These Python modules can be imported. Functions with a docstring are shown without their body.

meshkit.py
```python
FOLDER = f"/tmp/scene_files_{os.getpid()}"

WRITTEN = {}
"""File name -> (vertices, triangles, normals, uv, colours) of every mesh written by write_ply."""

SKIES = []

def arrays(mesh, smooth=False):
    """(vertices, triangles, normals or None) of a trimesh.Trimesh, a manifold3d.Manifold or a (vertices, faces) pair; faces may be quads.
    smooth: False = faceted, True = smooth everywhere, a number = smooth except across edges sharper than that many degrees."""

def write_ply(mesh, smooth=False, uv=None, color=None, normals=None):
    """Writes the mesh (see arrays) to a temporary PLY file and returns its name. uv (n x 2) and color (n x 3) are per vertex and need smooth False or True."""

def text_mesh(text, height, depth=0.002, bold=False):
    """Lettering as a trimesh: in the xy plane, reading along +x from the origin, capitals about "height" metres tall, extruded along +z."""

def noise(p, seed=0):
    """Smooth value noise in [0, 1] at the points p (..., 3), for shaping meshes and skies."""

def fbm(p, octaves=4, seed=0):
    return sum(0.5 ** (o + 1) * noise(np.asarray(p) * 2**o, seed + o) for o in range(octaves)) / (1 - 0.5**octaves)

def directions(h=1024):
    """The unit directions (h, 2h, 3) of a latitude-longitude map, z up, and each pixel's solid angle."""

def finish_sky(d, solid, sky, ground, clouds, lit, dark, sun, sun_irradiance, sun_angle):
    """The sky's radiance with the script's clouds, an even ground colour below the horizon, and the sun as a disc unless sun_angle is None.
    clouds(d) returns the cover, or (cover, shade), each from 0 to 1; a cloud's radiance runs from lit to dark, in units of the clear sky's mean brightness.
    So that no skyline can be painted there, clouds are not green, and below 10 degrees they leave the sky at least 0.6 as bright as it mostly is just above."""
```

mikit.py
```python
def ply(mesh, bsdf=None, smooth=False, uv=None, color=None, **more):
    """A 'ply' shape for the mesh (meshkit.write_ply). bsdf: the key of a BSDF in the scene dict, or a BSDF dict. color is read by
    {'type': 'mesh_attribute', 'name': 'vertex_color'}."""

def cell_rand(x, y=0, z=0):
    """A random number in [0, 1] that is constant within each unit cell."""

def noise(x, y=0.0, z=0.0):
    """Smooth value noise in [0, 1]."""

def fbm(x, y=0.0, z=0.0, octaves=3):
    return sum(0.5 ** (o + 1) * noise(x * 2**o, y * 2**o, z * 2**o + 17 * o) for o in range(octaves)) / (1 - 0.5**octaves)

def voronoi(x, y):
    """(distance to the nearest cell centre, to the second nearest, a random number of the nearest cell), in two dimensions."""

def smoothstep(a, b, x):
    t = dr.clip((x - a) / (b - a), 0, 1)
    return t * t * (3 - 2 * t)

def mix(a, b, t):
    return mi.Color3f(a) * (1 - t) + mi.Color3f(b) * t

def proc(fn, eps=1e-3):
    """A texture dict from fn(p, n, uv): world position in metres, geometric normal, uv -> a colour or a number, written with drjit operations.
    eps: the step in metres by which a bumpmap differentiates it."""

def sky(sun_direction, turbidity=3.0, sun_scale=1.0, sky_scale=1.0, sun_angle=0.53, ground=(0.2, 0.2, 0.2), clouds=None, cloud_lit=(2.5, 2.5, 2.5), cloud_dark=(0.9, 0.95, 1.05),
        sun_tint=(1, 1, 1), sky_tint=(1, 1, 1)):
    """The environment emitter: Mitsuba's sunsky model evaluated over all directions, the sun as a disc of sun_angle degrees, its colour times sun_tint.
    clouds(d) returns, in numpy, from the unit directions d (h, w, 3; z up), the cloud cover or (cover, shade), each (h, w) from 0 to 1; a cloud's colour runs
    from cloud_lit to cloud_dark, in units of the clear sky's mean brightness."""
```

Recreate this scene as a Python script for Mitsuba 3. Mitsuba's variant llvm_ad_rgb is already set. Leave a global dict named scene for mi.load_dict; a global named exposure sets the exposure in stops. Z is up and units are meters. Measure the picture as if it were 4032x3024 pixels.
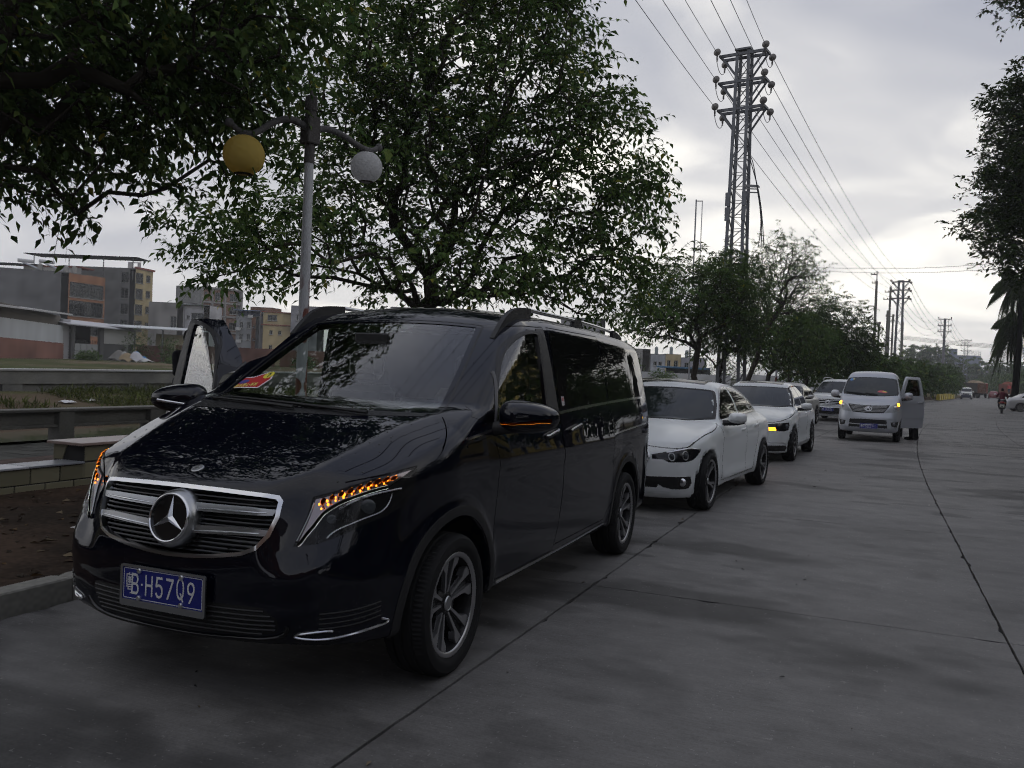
import math, random, numpy as np, trimesh, shapely, drjit as dr, mitsuba as mi, mikit, meshkit
import manifold3d as m3
from shapely.geometry import Polygon, Point, LineString, MultiPolygon, box as sbox
from shapely.ops import unary_union
from shapely import affinity
from scipy.interpolate import PchipInterpolator, CubicSpline
from scipy.ndimage import gaussian_filter1d
from scipy.spatial import Delaunay, cKDTree
scene, labels, PLACE, USED = {}, {}, {}, {}
# ------------------------------------------------------------------ camera (x to the right of the road, y along the road, z up, metres)
YAW, PITCH, ROLL, EYE = -.4009, -.0139, .0397, (0.0, 0.0, 1.46)
fwd = np.array([math.sin(YAW) * math.cos(PITCH), math.cos(YAW) * math.cos(PITCH), math.sin(PITCH)])
rgt = np.cross(fwd, [0, 0, 1.0]); rgt /= np.linalg.norm(rgt)
upv = np.cross(rgt, fwd)
upv = math.cos(ROLL) * upv - math.sin(ROLL) * rgt
scene['air'] = {'type': 'homogeneous', 'albedo': {'type': 'rgb', 'value': [.94, .95, .965]}, 'sigma_t': .0006}
scene['camera'] = {'type': 'perspective', 'fov': 2 * math.degrees(math.atan(2016 / 3381)), 'fov_axis': 'x', 'near_clip': 0.05, 'medium': {'type': 'ref', 'id': 'air'}, 'far_clip': 3000.0,
                   'to_world': mi.ScalarTransform4f().look_at(origin=list(EYE), target=(np.array(EYE) + fwd).tolist(), up=upv.tolist())}
# ------------------------------------------------------------------ sky: a broken overcast, brightest low over the road ahead where the hidden sun stands
exposure = 2.35
SUN = np.array([math.sin(math.radians(-5)) * math.cos(math.radians(14)), math.cos(math.radians(-5)) * math.cos(math.radians(14)), math.sin(math.radians(14))])
def clouds(d):
    x, y, z = d[..., 0], d[..., 1], np.maximum(d[..., 2], 0.0)
    k = 1.0 / (z + 0.20)
    q = np.stack([x * k * 1.15 + 1.7, y * k * 1.35 + 8.3, np.zeros_like(x)], -1)
    warp = meshkit.fbm(q * 1.3 + 4.0, 3, 21)[..., None] * np.array([.9, .6, 0])
    n = meshkit.fbm(q + warp, 6, 3)
    n2 = meshkit.fbm((q + warp) * np.array([2.2, 2.2, 1]) + 11.3, 5, 9)
    el = np.degrees(np.arcsin(z)); front = 0.5 + 0.5 * y / np.maximum(np.hypot(x, y), 1e-6)
    ang = np.degrees(np.arccos(np.clip(d @ SUN, -1, 1)))
    base = 0.13 + (0.10 + 0.26 * front) * np.exp(-(el / 17.0) ** 2) + 0.10 * front
    glow = 0.90 * np.exp(-(ang / 17.0) ** 2) + 0.16 * np.exp(-(ang / 34.0) ** 2)
    puff = (n - 0.5) * 2.3 + (n2 - 0.5) * 0.75
    thin = np.clip((n * .6 + n2 * .4 - 0.53) / 0.12, 0, 1); thin = thin * thin * (3 - 2 * thin)
    lit = base + glow * np.clip(0.62 + puff * 1.1, 0.25, 1.3) + puff * (0.20 + 0.25 * front) * np.clip(el / 9.0, 0.25, 1) + 0.34 * thin * (0.25 + 0.75 * front) * np.exp(-(el / 40) ** 2)
    return np.ones_like(x), np.clip(1.0 - 0.74 * lit, 0, 1)
scene['sky'] = mikit.sky(SUN.tolist(), turbidity=4, sun_scale=0.0, sky_scale=1.0, clouds=clouds, cloud_lit=(4.5, 4.32, 3.9), cloud_dark=(0.95, 1.04, 1.34), ground=(.12, .12, .12))
# ------------------------------------------------------------------ helpers
def T4(loc=(0, 0, 0), rz=0.0):
    c, s = math.cos(rz), math.sin(rz)
    return np.array([[c, -s, 0, loc[0]], [s, c, 0, loc[1]], [0, 0, 1, loc[2]], [0, 0, 0, 1.0]])
def numbered(name, parent=None):
    base = (parent + '__' if parent else '') + name
    n = USED.get(base, 0)
    USED[base] = n + 1
    return base if n == 0 else '%s_%03d' % (base, n)
def thing(name, label, cat, group=None, at=None):
    key = numbered(name)
    labels[key] = {'label': label, 'category': cat}
    if group: labels[key]['group'] = group
    PLACE[key] = at
    return key
# colours of parts: u = brightness, v = number of the hue in PAL, so that all parts of a material can share one mesh when loaded
PAL, PAL_NO = [], {}
def hue_no(c):
    k = tuple(int(x) for x in np.round(c * 28))
    if k not in PAL_NO: PAL_NO[k] = len(PAL); PAL.append(np.asarray(k) / 28.0)
    return PAL_NO[k]
def col_uv(color):
    color = np.asarray(color, float).reshape(-1, 3); lum = np.maximum(color.max(1), 1e-5); ch = color / lum[:, None]
    if np.abs(ch - ch.mean(0)).max() < .06: return np.stack([lum, np.full(len(lum), hue_no(ch.mean(0)))], 1)
    q, inv = np.unique(np.round(ch * 28).astype(int), axis=0, return_inverse=True)
    ids = np.array([hue_no(x / 28.0) for x in q]); return np.stack([lum, ids[inv.ravel()]], 1)
def t_pal(p, n, uv):
    i = mi.UInt32(dr.clip(uv.y + .5, 0, len(PAL) - 1)); return mi.Color3f(dr.gather(mi.Float, PAL_R, i), dr.gather(mi.Float, PAL_G, i), dr.gather(mi.Float, PAL_B, i)) * uv.x
def obj(name, mesh, mat, parent=None, smooth=35, label=None, color=None, kind=None, cat=None, group=None, emit=None, at=None, normals=None):
    key = numbered(name, parent)
    if color is None and mat in ('m_paint', 'm_metal_paint', 'm_plastic', 'm_matte', 'm_lens', 'm_town', 'm_steel', 'm_bark', 'm_leaf', 'm_cloth', 'm_skin', 'm_plastic_flat', 'm_gloss_tile', 'm_globe'): print('no colour', key, mat)
    if normals is not None:
        d = {'type': 'ply', 'filename': meshkit.write_ply(mesh, False, None if color is None else col_uv(color), None, normals=normals), 'face_normals': False, 'bsdf': {'type': 'ref', 'id': mat}}
    else:
        uv = None
        if color is not None:
            if np.ndim(color) == 1:
                v, f, _ = meshkit.arrays(mesh)
                if smooth not in (False, True, None):
                    mm = trimesh.graph.smooth_shade(trimesh.Trimesh(v, f, process=False), angle=np.radians(smooth), facet_minarea=None)
                    v, f, smooth = np.array(mm.vertices), np.array(mm.faces), True
                mesh, color = (v, f), np.tile(np.asarray(color, float), (len(v), 1))
            uv = col_uv(color)
        d = mikit.ply(mesh, mat, smooth=smooth, uv=uv)
    m = at if at is not None else PLACE.get(key.split('__')[0])
    if m is not None: d['to_world'] = mi.ScalarTransform4f(np.asarray(m).tolist())
    if emit is not None: d['emitter'] = {'type': 'area', 'radiance': {'type': 'rgb', 'value': list(emit)}}
    scene[key] = d
    L = {}
    if label: L['label'] = label
    if kind: L['kind'] = kind
    if cat: L['category'] = cat
    if group: L['group'] = group
    if L: labels[key] = L
    return key
def cat_(ms):
    out_v, out_f, n = [], [], 0
    for m in ms:
        v, f, _ = meshkit.arrays(m)
        out_v.append(v); out_f.append(f + n); n += len(v)
    return trimesh.Trimesh(np.vstack(out_v), np.vstack(out_f), process=False)
def box(x0, x1, y0, y1, z0, z1, b=0.0):
    if b <= 0:
        m = trimesh.creation.box((x1 - x0, y1 - y0, z1 - z0))
        m.apply_translation(((x0 + x1) / 2, (y0 + y1) / 2, (z0 + z1) / 2))
        return m
    c = []
    for sx in (0, 1):
        for sy in (0, 1):
            for sz in (0, 1):
                p = np.array([x1 if sx else x0, y1 if sy else y0, z1 if sz else z0], float)
                s = np.array([-1 if sx else 1, -1 if sy else 1, -1 if sz else 1], float) * b
                for a in range(3):
                    q = p + s; q[a] = p[a]; c.append(q)
    return trimesh.convex.convex_hull(np.array(c))
def obox(p0, p1, w, h, up=(0, 0, 1)):
    """a bar from p0 to p1 of width w (sideways) and height h"""
    p0, p1 = np.asarray(p0, float), np.asarray(p1, float)
    t = p1 - p0; t /= np.linalg.norm(t)
    u = np.asarray(up, float)
    if abs(t @ u) > 0.95: u = np.array([1.0, 0, 0])
    s = np.cross(t, u); s /= np.linalg.norm(s); u = np.cross(s, t)
    v = np.array([p + a * s * w / 2 + b * u * h / 2 for p in (p0, p1) for a, b in ((-1, -1), (1, -1), (1, 1), (-1, 1))])
    f = [[0, 2, 1], [0, 3, 2], [4, 5, 6], [4, 6, 7]]
    for i in range(4):
        j = (i + 1) % 4
        f += [[i, j, j + 4], [i, j + 4, i + 4]]
    return trimesh.Trimesh(v, np.array(f), process=False)
def tube(pts, r, n=8, caps=True):
    p = np.asarray(pts, float)
    r = np.broadcast_to(r, (len(p),))
    t = np.gradient(p, axis=0); t /= np.linalg.norm(t, axis=1, keepdims=True) + 1e-12
    a = np.cross(t, [0.0, 0, 1]); 
    if np.min(np.linalg.norm(a, axis=1)) < 0.2: a = np.cross(t, [0.31, 0.95, 0.0])
    if np.min(np.linalg.norm(a, axis=1)) < 0.1: a = np.cross(t, [1.0, 0.1, 0.3])
    a /= np.linalg.norm(a, axis=1, keepdims=True) + 1e-12
    b = np.cross(t, a)
    ang = np.arange(n) * 2 * np.pi / n
    v = (p[:, None] + r[:, None, None] * (np.cos(ang)[None, :, None] * a[:, None] + np.sin(ang)[None, :, None] * b[:, None])).reshape(-1, 3)
    i, j = np.meshgrid(np.arange(len(p) - 1), np.arange(n), indexing='ij')
    q = np.stack([i * n + j, (i + 1) * n + j, (i + 1) * n + (j + 1) % n, i * n + (j + 1) % n], -1).reshape(-1, 4)
    f = np.vstack([q[:, [0, 1, 2]], q[:, [0, 2, 3]]])
    if caps:
        k = len(v); v = np.vstack([v, p[:1], p[-1:]]); m = (len(p) - 1) * n
        jj = np.arange(n)
        f = np.vstack([f, np.stack([np.full(n, k), jj, (jj + 1) % n], 1), np.stack([np.full(n, k + 1), m + (jj + 1) % n, m + jj], 1)])
    return trimesh.Trimesh(v, f[:, ::-1], process=False) if False else trimesh.Trimesh(v, f, process=False)
def revolve(prof, n=32, axis='z'):
    """prof: (radius, height) points from bottom to top"""
    p = np.asarray(prof, float); ang = np.arange(n) * 2 * np.pi / n
    v = np.stack([p[:, None, 0] * np.cos(ang), p[:, None, 0] * np.sin(ang), np.broadcast_to(p[:, None, 1], (len(p), n))], -1).reshape(-1, 3)
    i, j = np.meshgrid(np.arange(len(p) - 1), np.arange(n), indexing='ij')
    a, b, c, d = i * n + j, i * n + (j + 1) % n, (i + 1) * n + (j + 1) % n, (i + 1) * n + j
    f = np.vstack([np.stack([a, b, c], -1).reshape(-1, 3), np.stack([a, c, d], -1).reshape(-1, 3)])
    if axis == 'y': v = np.stack([v[:, 0], v[:, 2], -v[:, 1]], 1)
    if axis == 'x': v = np.stack([v[:, 2], v[:, 1], -v[:, 0]], 1)
    return trimesh.Trimesh(v, f, process=False)
def ball(c, r, sub=3, sc=(1, 1, 1)):
    m = trimesh.creation.icosphere(subdivisions=sub, radius=1.0)
    m.vertices = m.vertices * np.asarray(sc) * r + np.asarray(c)
    return m
def extrude(poly, h, frame=None):
    """poly: shapely or points in (u, v), extruded by h along w; frame: 4x4 or (origin, u, v)"""
    if not hasattr(poly, 'area'): poly = Polygon(poly)
    if not poly.is_valid: poly = poly.buffer(0)
    gs = list(getattr(poly, 'geoms', [poly]))
    m = cat_([trimesh.creation.extrude_polygon(g, h, engine='earcut') for g in gs if g.area > 1e-9])
    if frame is not None:
        o, u, v = (np.asarray(a, float) for a in frame); w = np.cross(u, v)
        m.vertices = o + m.vertices[:, :1] * u + m.vertices[:, 1:2] * v + m.vertices[:, 2:] * w
    return m
def smooth_table(pts, sig=0.02, n=3000, pad=0.6):
    """a smoothed cubic through the points, as an np.interp table"""
    p = np.asarray(sorted(pts), float)
    xs = np.linspace(p[0, 0] - pad, p[-1, 0] + pad, n)
    f = PchipInterpolator(p[:, 0], p[:, 1])
    ys = f(np.clip(xs, p[0, 0], p[-1, 0]))
    ys = ys + np.where(xs < p[0, 0], (xs - p[0, 0]) * f(p[0, 0], 1), 0) + np.where(xs > p[-1, 0], (xs - p[-1, 0]) * f(p[-1, 0], 1), 0)
    if sig > 0: ys = gaussian_filter1d(ys, sig / (xs[1] - xs[0]), mode='nearest')
    return lambda q: np.interp(q, xs, ys)
def smax(a, b, r):
    return np.minimum(np.maximum(a, b), -r) + np.sqrt(np.maximum(a + r, 0) ** 2 + np.maximum(b + r, 0) ** 2)
def smin(a, b, r): return -smax(-a, -b, r)
def softplus(x, w): return w * np.logaddexp(0, x / w)
def grad(F, p, e=0.003):
    g = np.stack([F(p + d) - F(p - d) for d in np.eye(3) * e], 1)
    return g / (2 * e)
def surface_nets(F, lo, hi, h, level=0.0, it=3):
    """the surface F = level as (vertices, quads) pushed onto the surface"""
    ax = [np.arange(a, b + h, h) for a, b in zip(lo, hi)]
    g = np.empty([len(a) for a in ax], np.float32)
    Y, Z = np.meshgrid(ax[1], ax[2], indexing='ij')
    yz = np.stack([Y.ravel(), Z.ravel()], 1)
    for i in range(0, len(ax[0]), 8):
        xs = ax[0][i:i + 8]
        P = np.hstack([np.repeat(xs, len(yz))[:, None], np.tile(yz, (len(xs), 1))])
        g[i:i + 8] = (F(P) - level).reshape(len(xs), *Y.shape)
    s = g < 0
    c = sum(s[dx:s.shape[0] - 1 + dx, dy:s.shape[1] - 1 + dy, dz:s.shape[2] - 1 + dz].astype(int) for dx in (0, 1) for dy in (0, 1) for dz in (0, 1))
    cells = np.argwhere((c > 0) & (c < 8))
    idx = -np.ones(c.shape, int); idx[tuple(cells.T)] = np.arange(len(cells))
    acc, cnt = np.zeros((len(cells), 3)), np.zeros(len(cells))
    for a in range(3):
        for b0 in (0, 1):
            for b1 in (0, 1):
                o = np.zeros(3, int); others = [k for k in range(3) if k != a]
                o[others[0]], o[others[1]] = b0, b1
                q0 = cells + o; q1 = q0.copy(); q1[:, a] += 1
                f0, f1 = g[tuple(q0.T)], g[tuple(q1.T)]
                m = (f0 < 0) != (f1 < 0)
                t = np.where(m, f0 / np.where(m, f0 - f1, 1), 0)
                p = q0.astype(float); p[:, a] += t
                acc[m] += p[m]; cnt[m] += 1
    V = np.array(lo) + acc / cnt[:, None] * h
    quads = []
    for a in range(3):
        b, d = (a + 1) % 3, (a + 2) % 3
        sl0 = [slice(None)] * 3; sl1 = [slice(None)] * 3
        sl0[a], sl1[a] = slice(0, -1), slice(1, None)
        m = s[tuple(sl0)] != s[tuple(sl1)]
        e = np.argwhere(m)
        e = e[(e[:, b] > 0) & (e[:, d] > 0) & (e[:, b] < s.shape[b] - 1) & (e[:, d] < s.shape[d] - 1)]
        def cell(db, dd):
            q = e.copy(); q[:, b] -= db; q[:, d] -= dd
            return idx[tuple(q.T)]
        Q = np.stack([cell(1, 1), cell(0, 1), cell(0, 0), cell(1, 0)], 1)
        fl = ~s[tuple(e.T)]
        Q[fl] = Q[fl][:, ::-1]
        quads.append(Q)
    Q = np.vstack(quads)
    for _ in range(it):
        G = grad(F, V); n2 = (G ** 2).sum(1)
        step = ((F(V) - level) / np.maximum(n2, 0.05))[:, None] * G
        L = np.linalg.norm(step, axis=1, keepdims=True)
        V = V - step * np.minimum(1, 0.6 * h / np.maximum(L, 1e-9))
    return V, Q
def to_manifold(V, Q):
    f = np.vstack([Q[:, [0, 1, 2]], Q[:, [0, 2, 3]]]) if Q.shape[1] == 4 else Q
    m = m3.Manifold(m3.Mesh(np.ascontiguousarray(V, np.float32), np.ascontiguousarray(f, np.uint32)))
    if m.status() != m3.Error.NoError: print('manifold', m.status())
    return m
def m_of(mesh):
    v, f, _ = meshkit.arrays(mesh)
    t = trimesh.Trimesh(v, f, process=True)
    m = to_manifold(np.array(t.vertices), np.array(t.faces))
    return m
def prism(poly, d0, d1, o, u, v):
    """manifold prism over a 2D polygon (u, v) from distance d0 to d1 along u x v"""
    return m_of(extrude(poly, d1 - d0, (np.asarray(o, float) + np.cross(u, v) * d0, u, v)))
def rounded(pts, r=0.02):
    p = Polygon(pts).buffer(0)
    return p.buffer(-r, join_style=1).buffer(2 * r, join_style=1).buffer(-r, join_style=1) if r > 0 else p
def spline(pts, n=12, closed=False):
    p = np.asarray(pts, float)
    if closed: p = np.vstack([p, p[:1]])
    t = np.concatenate([[0], np.cumsum(np.linalg.norm(np.diff(p, axis=0), axis=1) ** 0.7)])
    cs = CubicSpline(t, p, bc_type='periodic' if closed else 'not-a-knot' if len(p) > 3 else 'natural')
    return cs(np.linspace(0, t[-1], n * (len(p) - 1) + 1))[:-1 if closed else None]
class Surf:
    """an implicit surface on which parts are laid: F < 0 inside"""
    def __init__(s, F): s.F = F
    def hit(s, p, d, level=0.0, reach=1.2, n=60):
        """from points p moving along -d (towards the body): the first point where F = level"""
        t = np.zeros(len(p)); lo = np.zeros(len(p)); hi = np.full(len(p), float(reach)); found = np.zeros(len(p), bool)
        for k in range(1, n + 1):
            q = s.F(p - d * (reach * k / n)) - level < 0
            new = q & ~found
            hi[new], lo[new] = reach * k / n, reach * (k - 1) / n
            found |= q
        for _ in range(16):
            mid = (lo + hi) / 2; q = s.F(p - d * mid[:, None]) - level < 0
            hi = np.where(q, mid, hi); lo = np.where(q, lo, mid)
        return p - d * hi[:, None], found
    def patch(s, poly, d, level=0.003, thick=0.0, h=0.03, start=1.6, normals=True, sample=None, reach=2.0):
        """poly in (u, z) with u horizontal across d (u = d x z rotated): a sheet lying on the surface at this level; thick > 0 gives it walls inwards"""
        d = np.asarray(d, float); d = d / np.linalg.norm(d)
        if d[2] > .9999: d = np.array([.01, 0, 1.0]) / math.hypot(.01, 1)
        u = np.cross([0, 0, 1.0], d); u /= np.linalg.norm(u)
        w = np.cross(d, u)
        if not hasattr(poly, 'area'): poly = Polygon(poly)
        if not poly.is_valid: poly = poly.buffer(0)
        V_, F_, N_ = [], [], []; nn = 0
        for g in getattr(poly, 'geoms', [poly]):
            if g.area < 1e-7: continue
            rings = [g.exterior, *g.interiors]
            B, segs, k = [], [], 0
            for r in rings:
                L = r.length; m = max(8, int(L / (h * 0.6)))
                base = np.array(r.coords)[:-1]
                ds = np.unique(np.concatenate([np.linspace(0, L, m, endpoint=False), [r.project(Point(*c)) for c in base]]))
                keep = [0]
                for i in range(1, len(ds)):
                    if ds[i] - ds[keep[-1]] > 1e-5: keep.append(i)
                pts = np.array([r.interpolate(t).coords[0] for t in ds[keep]])
                B.append(pts); segs.append((k, k + len(pts))); k += len(pts)
            B = np.vstack(B)
            x0, y0, x1, y1 = g.bounds
            gx, gy = np.meshgrid(np.arange(x0, x1 + h, h), np.arange(y0, y1 + h, h))
            gx[1::2] += h / 2
            I = np.stack([gx.ravel(), gy.ravel()], 1)
            inner = g.buffer(-h * 0.35)
            I = I[shapely.contains_xy(inner, I[:, 0], I[:, 1])] if inner.area > 0 else I[:0]
            P2 = np.vstack([B, I])
            tri = Delaunay(P2).simplices
            cen = P2[tri].mean(1)
            tri = tri[shapely.contains_xy(g, cen[:, 0], cen[:, 1])]
            a = P2[tri]; e1, e2 = a[:, 1] - a[:, 0], a[:, 2] - a[:, 0]; ar = e1[:, 0] * e2[:, 1] - e1[:, 1] * e2[:, 0]
            tri = np.where((ar < 0)[:, None], tri[:, ::-1], tri)[np.abs(ar) > 1e-10]
            p0 = P2[:, :1] * u + P2[:, 1:] * w + d * start
            q, ok = s.hit(p0, d, level, reach)
            bad = ~ok
            if bad.any() and ok.any():
                from scipy.spatial import cKDTree
                q[bad] = p0[bad] - d * ((p0[ok] - q[ok]) @ d)[cKDTree(P2[ok]).query(P2[bad])[1]][:, None]
            n = grad(s.F, q); n /= np.linalg.norm(n, axis=1, keepdims=True) + 1e-9
            V_.append(q); F_.append(tri + nn); N_.append(n); nn += len(q)
            if thick > 0:
                qi = q - n * thick
                for (i0, i1) in segs:
                    idx = np.arange(i0, i1); nx = np.roll(idx, -1)
                    e = q[nx] - q[idx]; wn = np.cross(e, n[idx]); wn /= np.linalg.norm(wn, axis=1, keepdims=True) + 1e-9
                    m = len(idx)
                    V_.append(np.vstack([q[idx], q[nx], qi[nx], qi[idx]])); N_.append(np.vstack([wn] * 4))
                    r = np.arange(m)
                    F_.append(np.vstack([np.stack([r, r + 3 * m, r + 2 * m], 1), np.stack([r, r + 2 * m, r + m], 1)]) + nn); nn += 4 * m
        return (np.vstack(V_), np.vstack(F_)), np.vstack(N_)
    def split_normals(s, man, lim=0.93):
        """vertices, faces, normals of a manifold cut from the surface: smooth from the gradient on the skin, flat on the cuts"""
        m = man.to_mesh(); V, Fc = np.array(m.vert_properties[:, :3], float), np.array(m.tri_verts, int)
        fn = np.cross(V[Fc[:, 1]] - V[Fc[:, 0]], V[Fc[:, 2]] - V[Fc[:, 0]]); A = np.linalg.norm(fn, axis=1); ok = A > 1e-11
        Fc, fn = Fc[ok], fn[ok] / A[ok, None]
        G = grad(s.F, V); G /= np.linalg.norm(G, axis=1, keepdims=True) + 1e-9
        dots = np.einsum('fkj,fj->fk', G[Fc], fn)
        skin = dots.min(1) > lim - 0.25
        inner = dots.max(1) < -(lim - 0.25)
        out_v = [V[Fc[skin]].reshape(-1, 3), V[Fc[inner]].reshape(-1, 3), V[Fc[~skin & ~inner]].reshape(-1, 3)]
        out_n = [G[Fc[skin]].reshape(-1, 3), -G[Fc[inner]].reshape(-1, 3), np.repeat(fn[~skin & ~inner], 3, 0)]
        V2, N2 = np.vstack(out_v), np.vstack(out_n)
        return (V2, np.arange(len(V2)).reshape(-1, 3)), N2
# ------------------------------------------------------------------ car bodies as smooth implicit forms (x forward from the front axle, y left, z up)
def car_F(P):
    Y, X0, XR, ZL, ZR = (smooth_table(P[k], P.get(k + '_s', s)) for k, s in (('side', .02), ('front', .02), ('rear', .03), ('low', .03), ('roof', .05)))
    (wx0, wz0), (wx1, wz1) = P['ws']
    wn = np.array([wz1 - wz0, -(wx1 - wx0)]); wn = wn / np.linalg.norm(wn)          # outward normal in (x, z): forward and up
    wn = wn * np.sign(wn[1])
    rg = P.get('rg')
    if rg:
        (rx0, rz0), (rx1, rz1) = rg
        rn = np.array([-(rz1 - rz0), (rx1 - rx0)]); rn = rn / np.linalg.norm(rn); rn = rn * np.sign(rn[1])
    ft, rt = P['plan_front'], P['plan_rear']
    crown, rcrown, hub, wb, R = P['crown'], P['roof_crown'], P['hub'], P['wheelbase'], P['arch']
    fb, rb = P['bow'], P['rear_bow']
    def F(p):
        x, y, z = p[:, 0], p[:, 1], p[:, 2]
        ay = np.sqrt(y * y + 1e-5)
        fr, fl, fs = P['fillets']
        Yv = Y(z) - ft[1] * np.maximum(0, x - ft[0]) ** 2 * (1 + ft[2] * np.clip((z - ft[3]) / .35, 0, 1)) - rt[1] * np.maximum(0, rt[0] - x) ** 2
        if 'crease' in P:
            for (xa, za, xb, zb, dep, w) in P['crease']:
                zc = za + (zb - za) * (x - xa) / (xb - xa)
                q = (z - zc) / w
                Yv = Yv + dep * (np.where(q > 0, np.exp(-np.maximum(q, 0) ** 2 * .5), np.exp(-(q * 2.2) ** 2))) * np.clip((xa - x) / .25, 0, 1) * np.clip((x - xb) / .25, 0, 1)
        for xc in (0.0, -wb):
            r = np.hypot(x - xc, z - hub)
            Yv = Yv + P['flare'] * np.exp(-((r - R - .03) / .05) ** 2)
        dY = (Y(z + .01) - Y(z - .01)) / .02
        side = (ay - Yv) / np.sqrt(1 + np.minimum(dY * dY, 4))
        front = x - (X0(z) - fb[0] * (ay / .8) ** 2 - fb[1] * (ay / .9) ** 6)
        if 'front_mod' in P: front = front + P['front_mod'](x, ay, z)
        rear = (XR(z) + rb[0] * (ay / .8) ** 2 + rb[1] * (ay / .9) ** 6) - x
        hz = ZL(x) - crown * (ay / .8) ** 2
        if 'ridge' in P:
            (xa, ya), (xb, yb), sl = P['ridge']
            yc = ya + (yb - ya) * np.clip((x - xa) / (xb - xa), -.2, 1.2)
            hz = hz - sl * softplus(ay - yc, .012) * np.clip((x - xa + .25) / .3, 0, 1)
        if 'hood_mod' in P: hz = hz + P['hood_mod'](x, ay)
        dz = (ZL(x + .01) - ZL(x - .01)) / .02
        hood = (z - hz) / np.sqrt(1 + np.minimum(dz * dz, 3))
        wsd = (x + P['ws_bow'] * (ay / .75) ** 2 - wx0) * wn[0] + (z - wz0) * wn[1]
        wsd = wsd + P.get('ws_curve', 0) * ((z - (wz0 + wz1) / 2) / (wz1 - wz0) * 2) ** 2
        roof = z - (ZR(x) - rcrown * (ay / .7) ** 2)
        cab = smax(wsd, roof, P.get('ws_r', .05))
        if rg:
            rgd = (x - P['rg_bow'] * (ay / .75) ** 2 - rx0) * rn[0] + (z - rz0) * rn[1]
            cab = smax(cab, rgd, .08)
        cab = smax(cab, side, P.get('rail_r', .07))
        low = smax(hood, side, fs)
        low = smax(low, front, fl)
        body = smin(cab, low, P.get('join', .02))
        body = smax(body, smax(front, side, fr) if False else front, .03)
        corner = smax(front, side, fr)
        body = np.maximum(body, corner) if True else body
        body = smax(body, smax(rear, side, P.get('rear_r', .15)), .06)
        body = smax(body, P['bottom'](x, ay, z), .03)
        arch = np.full(len(x), 9.0)
        for xc in (0.0, -wb):
            arch = np.minimum(arch, np.maximum(np.hypot(x - xc, z - hub) - R, P['arch_in'] - ay))
        return np.maximum(body, -arch)
    return F
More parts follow.
